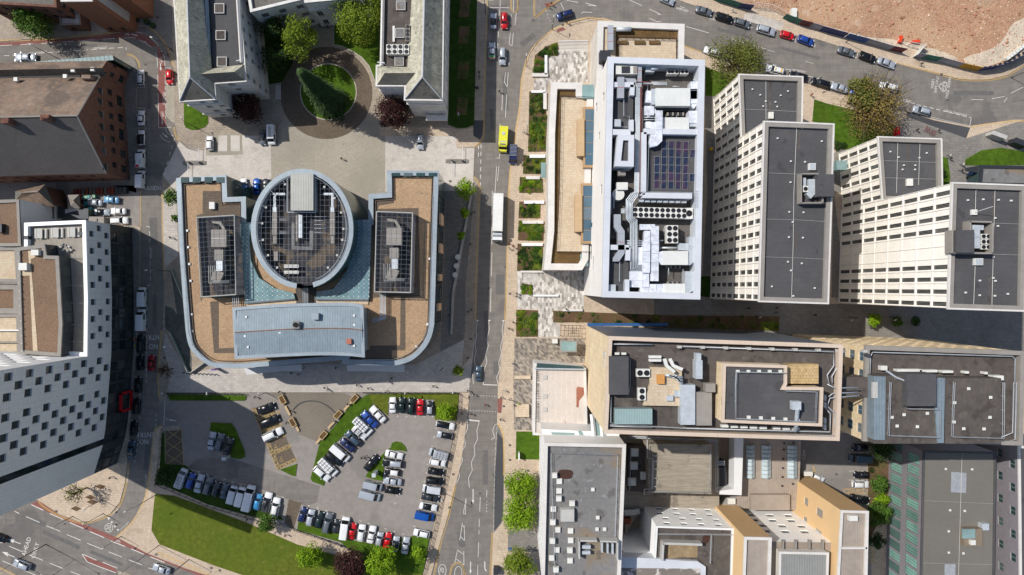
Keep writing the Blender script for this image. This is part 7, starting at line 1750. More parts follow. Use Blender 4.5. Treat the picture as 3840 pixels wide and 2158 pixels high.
# trees, shrubs and planting
def tree(t,x,y,r,h,leaf,label,dens=1.0,leafs=.42,lobes=9,ry=None,name='tree',twigs=0,hollow=.35,group=None,seed=0):
 """crown centre seen at tile x,y at two thirds of the height"""
 rr=random.Random(int(x*7+y*13)+seed)
 zc=h*.64
 c=P(t,x,y,zc)
 root=empty(name,(c[0],c[1],.1),0,label,'tree' if h>3 else 'shrub',group)
 ry=ry or r;hz=h*.40
 tr=MB().tube([(0,0,0),(.1,.05,h*.3),(.05,.1,h*.55),(0,0,h*.8)],[max(.12,r*.07),r*.055,r*.035,.03],8)
 L=[]
 for i in range(lobes):
  a=2*math.pi*i/lobes+rr.uniform(-.3,.3);k=rr.uniform(.42,.72)
  L.append((math.cos(a)*r*k,math.sin(a)*ry*k,zc+rr.uniform(-.45,.45)*hz,rr.uniform(.32,.48)*r))
 for i in range(max(2,lobes//2)):L.append((rr.uniform(-.3,.3)*r,rr.uniform(-.3,.3)*ry,zc+rr.uniform(.2,.65)*hz,rr.uniform(.36,.5)*r))
 for l in L:
  tr.tube([(0,0,h*.3),(l[0]*.5,l[1]*.5,l[2]*.6+h*.14),(l[0],l[1],l[2])],[r*.03+.03,r*.018+.02,.02],5)
 for i in range(twigs):
  l=rr.choice(L);a,b_=rr.uniform(0,6.28),rr.uniform(-.3,1)
  q=(l[0]+math.cos(a)*l[3]*1.1,l[1]+math.sin(a)*l[3]*1.1,l[2]+b_*l[3]);tr.tube([(l[0]*.6,l[1]*.6,l[2]*.8),q],[.06,.02],3,cap=False)
 tr.build('trunk',bark,root,local=True)
 mb=MB();n=int(dens*190*r*r)
 for _ in range(n):
  l=rr.choice(L)
  while True:
   d=Vector((rr.gauss(0,1),rr.gauss(0,1),rr.gauss(.15,1)))
   if d.length>.1:break
  d.normalize();k=l[3]*(rr.random()**hollow)*(1+rr.gauss(0,.07))
  p=Vector((l[0]+d.x*k,l[1]+d.y*k,l[2]+d.z*k*.85))
  s=leafs*rr.uniform(.6,1.3)
  nn=(d+Vector((rr.gauss(0,.5),rr.gauss(0,.5),rr.gauss(0.2,.5)))).normalized();u=nn.orthogonal().normalized();u.rotate(Matrix.Rotation(rr.uniform(0,6.28),3,nn));v=nn.cross(u)
  a=p+u*s*.5;c_=p-u*s*.5;w=v*s*.36
  mb.v+=[tuple(a),tuple(p+w),tuple(c_),tuple(p-w)];o=len(mb.v)-4;mb.f.append((o,o+1,o+2,o+3));mb.m.append(0)
 mb.build('crown',leaf,root,local=True)
 return root
tree('1',250,165,5.0,9,leaf_green,'bushy green tree by the brick corner at top left',name='street_tree')
tree('1',2250,285,4.6,15,leaf_yellow,'yellow-green courtyard tree behind the leaning conifer',ry=5.2,name='courtyard_tree',lobes=11)
tree('1',2050,190,4.6,11,leaf_dark,'dark courtyard tree in the shade of the civic wing, beside the yellow-green one',.7,name='courtyard_tree')
tree('1',2060,440,4.2,10,leaf_dark,'dark courtyard tree in the shade of the civic wing, above the stone steps',.7,name='courtyard_tree')
tree('2',130,150,6.8,15,leaf_yellow,'large spreading yellow-green tree beside the condensers of the civic roof',name='courtyard_tree',lobes=14)
tree('1',1850,810,4.6,8,leaf_copper,'copper-leaved tree against the white civic wing corner, left of the courtyard',name='copper_tree')
tree('2',388,850,4.8,9.5,leaf_copper,'round copper-leaved tree at the foot of the right civic wing',1.3,name='copper_tree',lobes=12)
for t,x,y,r,h,lf,l in(('2',928,1420,2.7,6,leaf_lime,'bright lime tree at the plaza edge above the ramp'),('5',925,165,1.4,4.5,leaf_lime,'small lime sapling beside the ramp, upper one'),('5',898,335,1.1,3.6,leaf_lime,'small lime sapling beside the ramp, lower one'),('5',875,1345,1.5,4,leaf_yellow,'young yellow-green tree at the east end of the promenade'),('4',1283,45,2.2,6,leaf_green,'green street tree against the west corner of the glass building'),('4',1320,205,1.1,4,leaf_green,'small green shrub tree by the west glass wall'),('8',782,222,2.7,6,leaf_lime,'lime tree at the car park corner near the crossing'),('8',300,1345,4.2,9,leaf_lime,'large lime-yellow tree below the red parked car'),('8',580,1285,2.2,5,leaf_lime,'small round lime tree at the car park south-east corner'),('8',60,1385,4.6,8,leaf_copper,'copper tree at the bottom edge left of the lime-yellow tree'),('7',2320,1310,3.5,7,leaf_lime,'round lime tree on the lower lawn beside the copper tree'),('7',2005,1060,2.6,6,leaf_green,'leaning green tree on the path beside the white hatchback'),('7',1235,700,2.6,4.5,leaf_dark,'dark shrub tree at the car park west corner'),('8',1350,775,4.3,10,leaf_lime,'vivid lime street tree by the pavement, upper of two'),('8',1335,990,4.9,10,leaf_lime,'vivid lime street tree by the pavement, lower of two'),('8',1335,1365,4.4,10,leaf_yellow,'olive-green tree at the bottom of the avenue pavement'),('9',1490,500,3.2,7,leaf_dark,'dark tree under the beige block by the service yard'),('9',1492,770,2.2,5,leaf_green,'green hedge tree beside the white parked car in the service yard'),('9',1505,880,1.9,4,leaf_lime,'lime hedge bush between two green trees by the service yard'),('9',1490,985,3.1,7,leaf_green,'broad green tree below the lime hedge bush'),('9',1470,1190,2.2,5,leaf_dark,'dark green tree beside the ochre wing roof'),('9',2395,1150,1.4,5,leaf_green,'narrow green tree beyond the grey roof, upper'),('9',2390,1340,1.7,5,leaf_lime,'yellow-lime tree beyond the grey roof, lower'),('6',1450,965,1.9,3.5,leaf_lime,'lime bush in the shaded university court'),('6',1620,980,1.6,3.2,leaf_green,'green bush in the shaded university court'),('6',1760,975,1.4,3.2,leaf_dark,'dark bush in the shaded university court'),('3',1960,1290,1.2,2.5,leaf_dark,'clipped dark shrub beside the white block by the pavilion')):
 tree(t,x,y,r,h,lf,l,1.1 if r>2 else 1.5,name='tree' if h>3.6 else 'shrub',lobes=8 if r<3 else 16,hollow=.28)
tree('7',570,830,3.0,7,leaf_olive,'thin sparse street tree beside the diamond planters',.12,twigs=60,name='street_tree')
tree('4',1240,1345,2.4,6,leaf_copper,'bare leafless street tree at the promenade corner',.04,twigs=110,name='street_tree')
tree('3',430,460,7.4,11,leaf_olive,'olive thin-leaved tree over the white parked car by the road',.6,twigs=170,lobes=16,name='street_tree')
tree('3',1450,800,9.6,12,leaf_amber,'large russet half-bare tree over the roadside lawn',.28,twigs=320,lobes=22,name='street_tree',hollow=.5,ry=8.2)
tree('3',1370,710,4.8,12,leaf_olive,'gold-green tree merged with the large russet tree, over the blue car',.7,twigs=50,name='street_tree')
cz=random.Random(3);cb=P('1',2500,790);root=empty('conifer',(*cb,.1),0,'tall dark conifer leaning outward over the round courtyard lawn','tree')
MB().tube([(0,0,0),(0,0,14),(0,0,27)],[.5,.3,.04],8).build('trunk',bark,root,local=True)
mb=MB()
for i in range(9500):
 t_=cz.random()**1.25;z=1.2+t_*26;rr_=(1-t_)**.8*3.7+.5;a=cz.uniform(0,6.28);lay=.82+.18*math.sin(z*4+a*3)
 a+=.0;k=rr_*(cz.random()**.3)*lay*(1+.35*mnoise.noise(Vector((math.cos(a)*2,math.sin(a)*2,z*.45))));p=Vector((math.cos(a)*k,math.sin(a)*k,z-k*.25));u=Vector((math.cos(a),math.sin(a),-.3)).normalized();v=u.cross(Vector((0,0,1))).normalized();s=cz.uniform(.25,.55)
 mb.v+=[tuple(p+u*s),tuple(p+v*s*.35),tuple(p-u*s*.4),tuple(p-v*s*.35)];o=len(mb.v)-4;mb.f.append((o,o+1,o+2,o+3));mb.m.append(0)
mb.build('crown',leaf_conifer,root,local=True)
rr=random.Random(11);pro=[]
for k,lf in enumerate((leaf_green,leaf_yellow,leaf_dark,leaf_olive,leaf_lime)):
 m_=MB()
 for i in range(150):
  a,e=rr.uniform(0,6.28),rr.uniform(.1,1.5);q=rr.random()**.4;p=Vector((math.cos(a)*math.cos(e)*q,math.sin(a)*math.cos(e)*q,.1+math.sin(e)*.8*q));u=Vector((rr.gauss(0,1),rr.gauss(0,1),rr.gauss(0,.6))).normalized()*.17;v=u.orthogonal().normalized()*.12
  m_.add([p+u,p+v,p-u,p-v],[(0,1,2,3)])
 o=m_.build('shrub',lf);pro.append(o)
used_=set()
def shrubs(txt,n,s0,s1,kinds,label,group):
 p=S(txt);xs=[a[0]for a in p];ys=[a[1]for a in p];k=0;tries=0
 while k<n and tries<n*20:
  tries+=1
  q=(rr.uniform(min(xs),max(xs)),rr.uniform(min(ys),max(ys)))
  if not inside(q,inset(p,.25)):continue
  i=rr.choice(kinds)
  o=pro[i]if i not in used_ else pro[i].copy()
  if i in used_:COL.objects.link(o)
  used_.add(i);s=rr.uniform(s0,s1);o.location=(*q,.26);o.scale=(s,s*rr.uniform(.8,1.2),s*.8);o.rotation_euler=(0,0,rr.uniform(0,6));tag(o,label,'shrub',group);k+=1
names_=['the corner bed by the plaza steps','the long bed beside the upper bench wall','the bed beside the upper grass strip','the bed above the blue bus','the bed below the blue flatbed','the upper middle garden bed','the lower middle garden bed','the big bed above the stepped paving','the square bed inside the pale paving','the bed by the dark mosaic','the long shaded bed under the beige block','the bark bed by the service yard']
for i,q in enumerate(bed_rects):
 nn=names_[i]if i!=3 else 'the bed beside the parked blue flatbed'
 shrubs(q,[30,36,24,16,20,30,26,32,9,22,28,8][i],.35,.95,[(0,1,2),(0,2,3),(1,0),(2,3),(0,1,4),(0,2,4),(0,1),(0,2),(0,4),(1,0),(0,2,3),(2,0)][i],'low leafy shrub in '+nn,'shrubs in '+nn)
shrubs('T3 1150,1070 1250,1075 1245,1125 1150,1130',9,.6,.9,(2,),'dark hedge shrub along the lawn edge by the white towers','hedge shrubs by the towers')
gc=MB()
for q in[(b_,9)for b_ in bed_rects]+[('T2 %d,%d %d,%d %d,%d %d,%d'%(892-y//40,y,970-y//40,y,958-y//40,y+132,880-y//40,y+132),12)for y in(0,200,465,735)]:
 p=S(q[0]);A_=abs(area(p));xs=[a[0]for a in p];ys=[a[1]for a in p];ph_=rr.uniform(0,6)
 for i in range(int(A_*q[1]*3)):
  x,y=rr.uniform(min(xs),max(xs)),rr.uniform(min(ys),max(ys))
  if not inside((x,y),p)or math.sin(x*1.3+ph_)+math.sin(y*1.7+ph_)+rr.uniform(-.8,.8)<.1:continue
  s=rr.uniform(.06,.2);z=.28+rr.random()*.25;a=rr.uniform(0,6.28);u=Vector((math.cos(a),math.sin(a),rr.uniform(-.5,.5)))*s;v=Vector((-math.sin(a),math.cos(a),rr.uniform(-.5,.5)))*s*.6;c=Vector((x,y,z))
  gc.add([c+u,c+v,c-u,c-v],[(0,1,2,3)],rr.choice((0,0,1,2)))
tag(gc.build('ground_cover',[leaf_green,leaf_olive,leaf_dark]),'leafy ground cover filling the planting beds of the terrace gardens','ground cover',kind='stuff')
# vehicles
def paint(name,c,k=1):
 return mk('paint_'+name,c8(*c,k),.28,((.6,.05),),spec=.6,metal=.15 if name not in('white','red','yellow')else 0)
PC=dict(white=paint('white',(232,232,232)),silver=paint('silver',(176,182,190)),grey=paint('grey',(104,110,116)),dark=paint('dark',(48,52,58)),black=paint('black',(22,24,28)),blue=paint('blue',(38,76,158)),sky=paint('sky',(58,140,190)),navy=paint('navy',(28,44,90)),red=paint('red',(200,20,28)),yellow=paint('yellow',(226,222,60)),slate=paint('slate',(66,84,100)),green=paint('green',(24,44,42)),pale=paint('pale',(206,210,214)),skyl=paint('skyl',(116,164,200)),cobalt=paint('cobalt',(20,84,170)),dred=paint('dred',(150,18,30)))
def loft(mb,secs,m=0,caps=True):
 n=len(secs[0]);o=len(mb.v)
 for s in secs:mb.v+=s
 for i in range(len(secs)-1):
  for k in range(n-1):
   a=o+i*n+k;mb.f.append((a,a+n,a+n+1,a+1));mb.m.append(m)
 if caps:
  mb.f.append(tuple(o+k for k in range(n)));mb.m.append(m)
  mb.f.append(tuple(o+(len(secs)-1)*n+k for k in range(n))[::-1]);mb.m.append(m)
KIND={'hatch':(4.1,1.78,1.47,.95,[(-.5,.78,.86),(-.485,.9,.95),(-.42,1,.98),(0,1,.96),(.22,1,.95),(.4,.97,.84),(.47,.88,.74),(.5,.68,.6)],(-.46,-.37,.08,.24)),'saloon':(4.55,1.82,1.43,.94,[(-.5,.8,.84),(-.48,.92,.96),(-.34,1,1.0),(0,1,.95),(.2,1,.94),(.4,.97,.82),(.47,.88,.72),(.5,.68,.6)],(-.33,-.2,.07,.2)),'estate':(4.5,1.84,1.6,1.02,[(-.5,.82,.9),(-.485,.93,1.02),(-.42,1,1.04),(0,1,1.02),(.22,1,1.0),(.4,.97,.92),(.47,.9,.82),(.5,.7,.65)],(-.47,-.41,.09,.23)),}
def car_proto(kind):
 r=empty('parked_car',(0,0,0))
 if kind in KIND:
  L,W,Hh,belt,st,cab=KIND[kind]
  mb=MB();secs=[]
  for x,w,zt in st:
   h=W/2*w;zb=.24 if abs(x)<.47 else .34
   secs.append([(x*L,-h*.93,zb),(x*L,-h,zb+.18),(x*L,-h,zt-.2),(x*L,-h*.93,zt-.04),(x*L,-h*.5,zt+.02),(x*L,0,zt+.035),(x*L,h*.5,zt+.02),(x*L,h*.93,zt-.04),(x*L,h,zt-.2),(x*L,h,zb+.18),(x*L,h*.93,zb)])
  loft(mb,secs);mb.build('body',PC['white'],r,local=True,smooth=True)
  a,b_,c_,d=[q*L for q in cab];wb,wt=W*.455,W*.36;zt=Hh-.05
  gb=MB();V=[(a,-wb,belt-.03),(d,-wb,belt-.05),(d,wb,belt-.05),(a,wb,belt-.03),(b_,-wt,zt),(c_,-wt,zt),(c_,wt,zt),(b_,wt,zt)]
  gb.add(V,[(0,1,5,4),(1,2,6,5),(2,3,7,6),(3,0,4,7)]);gb.build('windows',car_glass,r,local=True)
  rb=MB();secs=[]
  for x,k,z in((b_-.06,.93,zt-.02),(b_+.1,1,zt+.04),((b_+c_)/2,1,zt+.06),(c_-.1,1,zt+.04),(c_+.05,.92,zt-.02)):
   secs.append([(x,-wt*k-.02,zt-.05),(x,-wt*k*.92,z),(x,0,z+.03),(x,wt*k*.92,z),(x,wt*k+.02,zt-.05)])
  loft(rb,secs)
  for s in(-1,1):
   for p0,p1 in(((a,wb,belt),(b_,wt,zt)),((d,wb,belt),(c_,wt,zt)),(((b_+c_)/2,(wb+.01),belt),((b_+c_)/2-.05,wt+.01,zt))):rb.tube([(p0[0],s*p0[1],p0[2]),(p1[0],s*p1[1],p1[2])],.045,4)
  rb.build('roof',PC['white'],r,local=True,smooth=True)
  if kind=='estate':
   for s in(-1,1):MB().tube([(b_+.1,s*wt*.88,zt+.12),(c_-.15,s*wt*.88,zt+.12)],.025,4).build('roof_rail',steel_dark,r,local=True)
 else:
  L,W,Hh=(5.3,1.98,2.15)if kind=='van' else(4.5,1.84,1.85)
  mb=MB();secs=[]
  for x,w,zt in((-.5,.95,Hh-.12),(-.485,1,Hh-.02),(0,1,Hh),(.19,1,Hh-.04),(.24,.99,Hh-.14),(.37,.98,1.16 if kind=='van' else 1.08),(.46,.94,.98),(.5,.8,.75)):
   h=W/2*w;k=.9 if zt>1.3 else .95;zb=.28
   secs.append([(x*L,-h*.95,zb),(x*L,-h,zb+.2),(x*L,-h,min(1.1,zt-.2)),(x*L,-h*k,zt-.06),(x*L,-h*k*.8,zt),(x*L,0,zt+.03),(x*L,h*k*.8,zt),(x*L,h*k,zt-.06),(x*L,h,min(1.1,zt-.2)),(x*L,h,zb+.2),(x*L,h*.95,zb)])
  loft(mb,secs);mb.build('body',PC['white'],r,local=True,smooth=False)
  zc=1.16 if kind=='van' else 1.08;x0,x1=.245*L,.368*L;g=MB();h0,h1=W/2*.8,W/2*.88
  g.add([(x0,-h0,Hh-.12),(x1,-h1,zc+.05),(x1,h1,zc+.05),(x0,h0,Hh-.12)],[(0,1,2,3)])
  for s in(-1,1):g.add([(.02*L,s*(W/2+.004),1.12),(.3*L,s*(W/2+.004),1.12),(.24*L,s*(W/2*.94+.01),Hh-.4),(.04*L,s*(W/2*.94+.01),Hh-.4)],[(0,1,2,3)])
  g.add([(-.503*L,-.6,1.2),(-.503*L,.6,1.2),(-.503*L,.55,Hh-.35),(-.503*L,-.55,Hh-.35)],[(0,1,2,3)])
  g.build('windows',car_glass,r,local=True)
 r['L']=L
 for sx in(-.3,.31):
  for s in(-1,1):
   w=MB().tube([(sx*L,s*(W/2-.2),.33),(sx*L,s*(W/2+.015),.33)],.33,14).build('wheel',tyre_m,r,local=True)
   MB().tube([(sx*L,s*(W/2+.01),.33),(sx*L,s*(W/2+.03),.33)],.2,10).build('rim',rim_m,w,local=True)
 for s in(-1,1):
  MB().obox((.475*L,s*W*.36),.2,.34,.6,.76).build('headlight',lamp_w,r,local=True)
  MB().obox((-.492*L,s*W*.4),.1,.2,.7,.95).build('tail_light',lamp_r,r,local=True)
  MB().obox((.17*L,s*(W/2+.09)),.14,.2,.98,1.12).build('mirror',PC['white'],r,local=True)
 MB().obox((-.505*L,0),.02,.5,.5,.62).build('number_plate',plate_m,r,local=True)
 return r
protos_v={}
def set_paint(o,m):
 for ch in[o]+list(o.children_recursive):
  b_=ch.name.split('.')[0]
  if b_ in('body','roof','mirror')and ch.type=='MESH':ch.material_slots[0].link='OBJECT';ch.material_slots[0].material=m
def place(kind,t,rx,ry,fx,fy,col,label,group,roof=None,name=None):
 if kind not in protos_v:protos_v[kind]=car_proto(kind);o=protos_v[kind]
 else:o=copy_tree(protos_v[kind])
 a,b_=Vector(P(t,rx,ry,.8)),Vector(P(t,fx,fy,.8));c=(a+b_)/2;d=b_-a
 s=d.length/o['L'];s=max(.84,min(1.2,s))
 lf=lift(c)
 o.location=(c.x,c.y,max(.02,lf));o.rotation_euler=(0,0,math.atan2(d.y,d.x));o.scale=(s,(1+s)/2,1)
 set_paint(o,PC[col])
 if roof:
  for ch in o.children_recursive:
   if ch.name.split('.')[0]=='roof':ch.material_slots[0].material=PC[roof]
 o.name=name or('parked_van' if kind in('van','mpv')else 'parked_car')
 tag(o,label,'van' if kind in('van','mpv')else 'car',group);return o
KD=dict(h='hatch',s='saloon',e='estate',v='van',m='mpv')
G={'W':'vehicles parked on the west street','Y':'cars in the small yard','P':'vehicles in the surface car park','C':'vehicles on the civic forecourt','N':'cars parked on the curved road, far kerb','S':'cars parked on the curved road, near kerb','A':'vehicles driving on the avenue','U':'vehicles in the service yard','M':'cars on the main road'}
CARS='''s 1 270 432 108 432 silver M|silver car with dark rear parked along the top-left street
h 1 1055 640 1055 525 pale W|pale silver car, first at the top of the west street
h 1 1270 525 1273 633 red W|red car facing down on the block-paved bay
s 1 1058 940 1058 832 white W|white car alone midway beside the brick warehouse
h 1 1058 1090 1058 977 white W black|white car with black roof above the lettered van
v 1 1058 1262 1058 1122 white W|white van with red patch on its rear corner
v 1 1055 1410 1058 1285 white W|plain white van nearest the upper NO ENTRY marking
h 1 1575 1130 1575 1022 white C|white car beside the two pale disabled bays
s 1 1970 985 1970 1082 grey C|dark grey car beside the van with the roof ladder
v 1 2037 943 2040 1087 white C|white van carrying a long ladder rack
h 1 1828 1448 1828 1338 white C|white car half hidden by the glass wall
s 1 1927 1460 1925 1338 cobalt C|blue car parked against the oval hall
s 1 1995 1455 1995 1342 dark C|dark car parked against the oval hall
s 2 1140 212 1142 106 silver A black|silver car with black roof heading up the avenue
e 2 1222 97 1222 217 red A|red car heading down the avenue
s 2 1130 443 1130 320 silver A|silver taxi with green and orange rear panel
e 2 1210 360 1208 488 silver A|silver estate behind the taxi heading down
e 2 1735 95 1614 130 navy A|dark blue estate turning at the top junction
h 2 593 1003 593 1123 silver C|silver car on the pale forecourt beside the tree shadow
s 2 2390 -20 2495 22 silver A|silver car cut by the top edge
s 3 115 65 237 102 grey N|dark grey car leftmost on the far kerb
e 3 265 115 390 152 black N|black cab with roof bars beside the site
h 3 405 155 520 192 grey N|grey car in front of the black cab
e 3 573 208 710 248 silver N|silver estate beside the pale crossing
h 3 750 250 853 280 red N|small red car next to the bright blue one
h 3 882 282 997 325 blue N|bright blue hatchback beside the small red car
s 3 1180 368 1307 406 grey N|mid-grey saloon behind the black hatchback
h 3 1345 408 1465 452 black N|black hatchback between two saloons
s 3 1480 450 1610 497 silver N|silver-blue saloon at the end of the far kerb row
e 3 295 405 178 370 white S|white car partly under the olive tree
e 3 775 545 643 508 white S|white taxi with yellow sign parked by the roof corner
s 3 950 590 815 555 black S|black car half hidden by the roof corner
e 3 1115 645 983 602 black S|black cab beside the bus stop sign
s 3 1255 678 1133 640 silver S|silver saloon beside the russet tree
h 3 1378 705 1275 680 blue S|blue car glimpsed under the russet tree
e 3 1630 668 1495 640 white A|white taxi driving past the russet tree
e 3 1868 848 1745 815 silver S|silver hatchback in the loading bay
s 4 768 92 650 78 silver Y|silver car beside the teal bins
s 4 892 70 775 62 skyl Y|light blue car nearest the lidded trade bins
s 4 705 158 820 160 silver Y black|silver car with dark roof in the yard middle
s 4 945 152 828 150 white Y|white car in the yard, upper of two whites
e 4 830 225 960 220 white Y|white car in the yard, lower of two whites
m 4 1065 868 1067 722 white W|white van, upper of two below the tree shadow
v 4 1060 1048 1062 886 white W|larger white van, lower of two below the tree shadow
e 4 1052 1212 1058 1075 green W|dark green estate beside the high-visibility people
s 4 1050 1340 1050 1232 black W|black car beside the dark red driving car
s 4 1132 1348 1138 1230 dred W|dark red car driving up the west street
s 7 1032 80 1038 -40 black W|black car parked level with the red frame top
e 7 1020 238 1030 118 black W|black car parked level with the red frame bottom
s 7 998 398 1008 292 black W|black car parked beside the middle NO ENTRY marking
s 7 978 568 990 440 slate W|dark blue-grey car last at the bottom of the west street
s 7 1578 507 1597 373 silver P|silver estate, left of three by the grass island
h 7 1632 515 1662 385 grey P|grey car, middle of three by the grass island
s 7 1692 548 1732 418 dark P|dark grey car, right of three by the grass island
s 7 1930 218 2062 172 black P|black car in the top yellow-hatched bay
e 7 1955 318 2092 262 black P|black car in the second yellow-hatched bay
e 7 1968 428 2122 356 white P|long white car in the third yellow-hatched bay
m 7 1337 787 1387 650 pale P|pale van with ribbed roof, far left of the south-west row
h 7 1410 797 1448 684 blue P|small blue car, second in the south-west row
s 7 1476 828 1513 692 silver P|silver saloon, third in the south-west row
e 7 1541 842 1581 710 grey P|grey estate, fourth in the south-west row
h 7 1605 856 1636 746 dark P|dark car, fifth in the south-west row
s 7 1670 873 1697 762 slate P|blue-grey car, sixth in the south-west row
m 7 1726 907 1761 778 pale P|pale van, seventh in the south-west row
m 7 1785 927 1821 788 white P|white small van, eighth in the south-west row
v 7 1846 960 1890 774 white P|long white van, largest in the south-west row
h 7 1920 957 1946 838 sky P|bright sky-blue car in the south-west row
e 7 1985 972 2021 827 white P black|white pickup with dark load bed
e 7 2050 1012 2081 866 white P|white car last in the south-west row
h 7 2255 1047 2286 938 navy P|dark blue car, first of the south row
h 7 2315 1078 2341 956 silver P|silver car, second of the south row
h 7 2380 1094 2411 970 green P|dark teal car, third of the south row
e 7 2436 1133 2476 977 grey P|large grey pickup in the south row
h 7 2510 1132 2531 1033 dark P|dark bronze car beside the white van in the south row
v 8 15 1172 38 1012 white P|white van in the south row beside the red car
s 8 70 1177 92 1058 red P|red car next to the white van, south row
h 8 140 1195 160 1068 white P|white car, left of two whites in the south row
s 8 212 1208 241 1078 white P|white car, right of two whites in the south row
h 8 275 1228 296 1126 silver P|small silver car between white and red cars
s 8 335 1247 358 1128 red P|red car beside the lime-yellow tree
h 8 400 1268 416 1157 silver P black|silver car with black roof, second from the row end
s 8 470 1287 493 1163 silver P|silver-white saloon at the end of the south row
e 8 712 308 850 336 white P black|white car with dark roof under the corner lime tree
h 8 834 408 718 388 silver P black|silver car with dark roof, second down the east row
m 8 800 558 658 518 silver P|silver van with roof bars in the east row
h 8 662 590 782 613 white P|white hatchback below the silver van
s 8 650 662 767 682 black P|black car, upper of two in the east row
e 8 636 734 767 750 black P|black car, lower of two in the east row
m 8 745 814 610 792 pale P|pale people carrier in the east row
s 8 602 853 732 878 dark P|dark car above the white saloon, east row
s 8 587 923 717 947 white P black|white saloon with black roof above the blue van
v 8 556 988 694 1016 cobalt P|bright blue van in the east row
h 8 662 1147 541 1122 white P|white car alone at the bottom of the east row
s 8 385 230 385 112 white P|white car, first of the five in the top row
s 8 452 230 455 114 green P|dark green-black car, second in the top row
e 8 521 242 526 117 green P|dark estate, third in the top row
s 8 590 247 592 128 red P|red car in the top row
h 8 662 246 665 141 dark P silver|dark car with grey roof, last in the top row
s 8 322 292 224 188 white P|white car, first of the diagonal row
s 8 262 330 158 226 blue P|blue car in the diagonal row
m 8 98 268 227 388 white P|white van with dark roof bars in the diagonal row
s 8 88 340 184 420 white P|white saloon below the van with dark roof bars
e 8 136 468 38 373 slate P|slate grey car in the diagonal row
s 8 92 512 -4 432 navy P|navy car in the diagonal row
v 7 2492 478 2615 582 white P|white van near the lower end of the diagonal row
e 7 2450 533 2566 617 black P|black car between white van and white pickup
m 7 2405 578 2521 692 white P|white pickup with ribbed cover, second from the diagonal end
h 7 2358 638 2467 732 white P|white car at the very end of the diagonal row
s 8 330 528 461 560 white P|white car at the top of the island row
e 8 460 616 310 600 black P silver|black pickup with silver tail, second in the island row
h 8 438 682 325 668 black P white|black car with white roof, third in the island row
s 8 452 752 313 735 silver P|silver car with sunroof, fourth in the island row
s 8 325 805 441 821 black P|black car, lowest in the island row
s 8 182 657 272 552 black P|black car driving past the grass island
v 8 170 758 306 792 silver P|silver van, upper of two below the island
v 8 142 828 292 868 silver P|silver van, lower of two below the island
s 5 1028 1425 1032 1313 slate A|blue-grey car driving up beside the zigzag lines
s 9 1405 490 1288 490 black U|black car in deep shade at the top of the service yard
v 9 1420 572 1264 567 slate U|grey-blue van below the shaded black car
h 9 1412 697 1299 695 black U|black car alone in the sunny bay
e 9 1285 765 1412 767 white U|white car above the yellow hatching
s 9 1270 862 1416 892 black U|black car below the yellow hatching
h 9 985 700 1072 738 white U|white car half hidden by the ochre wing
e 7 225 1392 103 1345 silver M|silver-white car on the main road near the left corner
s 7 1275 1422 1146 1382 silver M|silver car on the main road at the bottom
s 7 45 1185 -70 1140 black M|black car cut by the left edge'''
PLACED=[]
for ln in CARS.split('\n'):
 a,l=ln.split('|');a=a.split()
 o=place(KD[a[0]],a[1],*[float(q)for q in a[2:6]],a[6],l,G[a[7]],a[8]if len(a)>8 else None)
 if 'driving' in l or 'heading' in l or 'turning' in l:o.name='moving_car'
 PLACED.append((o,a,l))
for o,a,l in PLACED:
 if 'ladder' in l or 'bars' in l or 'ribbed' in l or 'taxi with green' in l or 'yellow sign' in l or 'red patch' in l or 'load bed' in l:
  m_=MB();z=2.24 if a[0]=='v' else(1.94 if a[0]=='m' else 1.72)
  if 'taxi with green' in l:MB().box(-1.9,-.6,1.0,-1.1,.6,1.03).build('advert_panel',mk('advert_green',c8(60,170,100),.5,((1,.1),)),o,local=True);MB().box(-2.2,-.6,.99,-1.9,.6,1.02).build('advert_panel',mk('advert_orange',c8(210,150,90),.5,((1,.1),)),o,local=True)
  elif 'yellow sign' in l:MB().box(.1,-.3,1.66,.3,.3,1.8).box(-1.5,-.5,1.66,-1.2,.5,1.68).build('taxi_sign',yellow_plain,o,local=True)
  elif 'red patch' in l:MB().box(-2.62,-.2,2.17,-2.0,.75,2.19).build('red_panel',red_plain,o,local=True);MB().box(-1.9,.72,2.17,-.6,.85,2.185).build('lettering_band',steel_dark,o,local=True)
  elif 'load bed' in l:MB().box(-2.1,-.7,1.05,-.5,.7,1.62).build('load_bed',steel_dark,o,local=True)
  else:
   n_=4 if 'ladder' not in l else 9
   for i in range(n_):m_.box(-1.9+i*(2.9/n_),-.72 if n_<9 else-.25,z,-1.82+i*(2.9/n_),.72 if n_<9 else .25,z+.06)
   for s in(-.25,.25):m_.box(-2.0,s-.03,z+.05,1.0,s+.03,z+.1)
   m_.build('roof_rack',steel_dark if 'dark roof bars' in l or 'roof bars beside' in l else coping_grey,o,local=True)
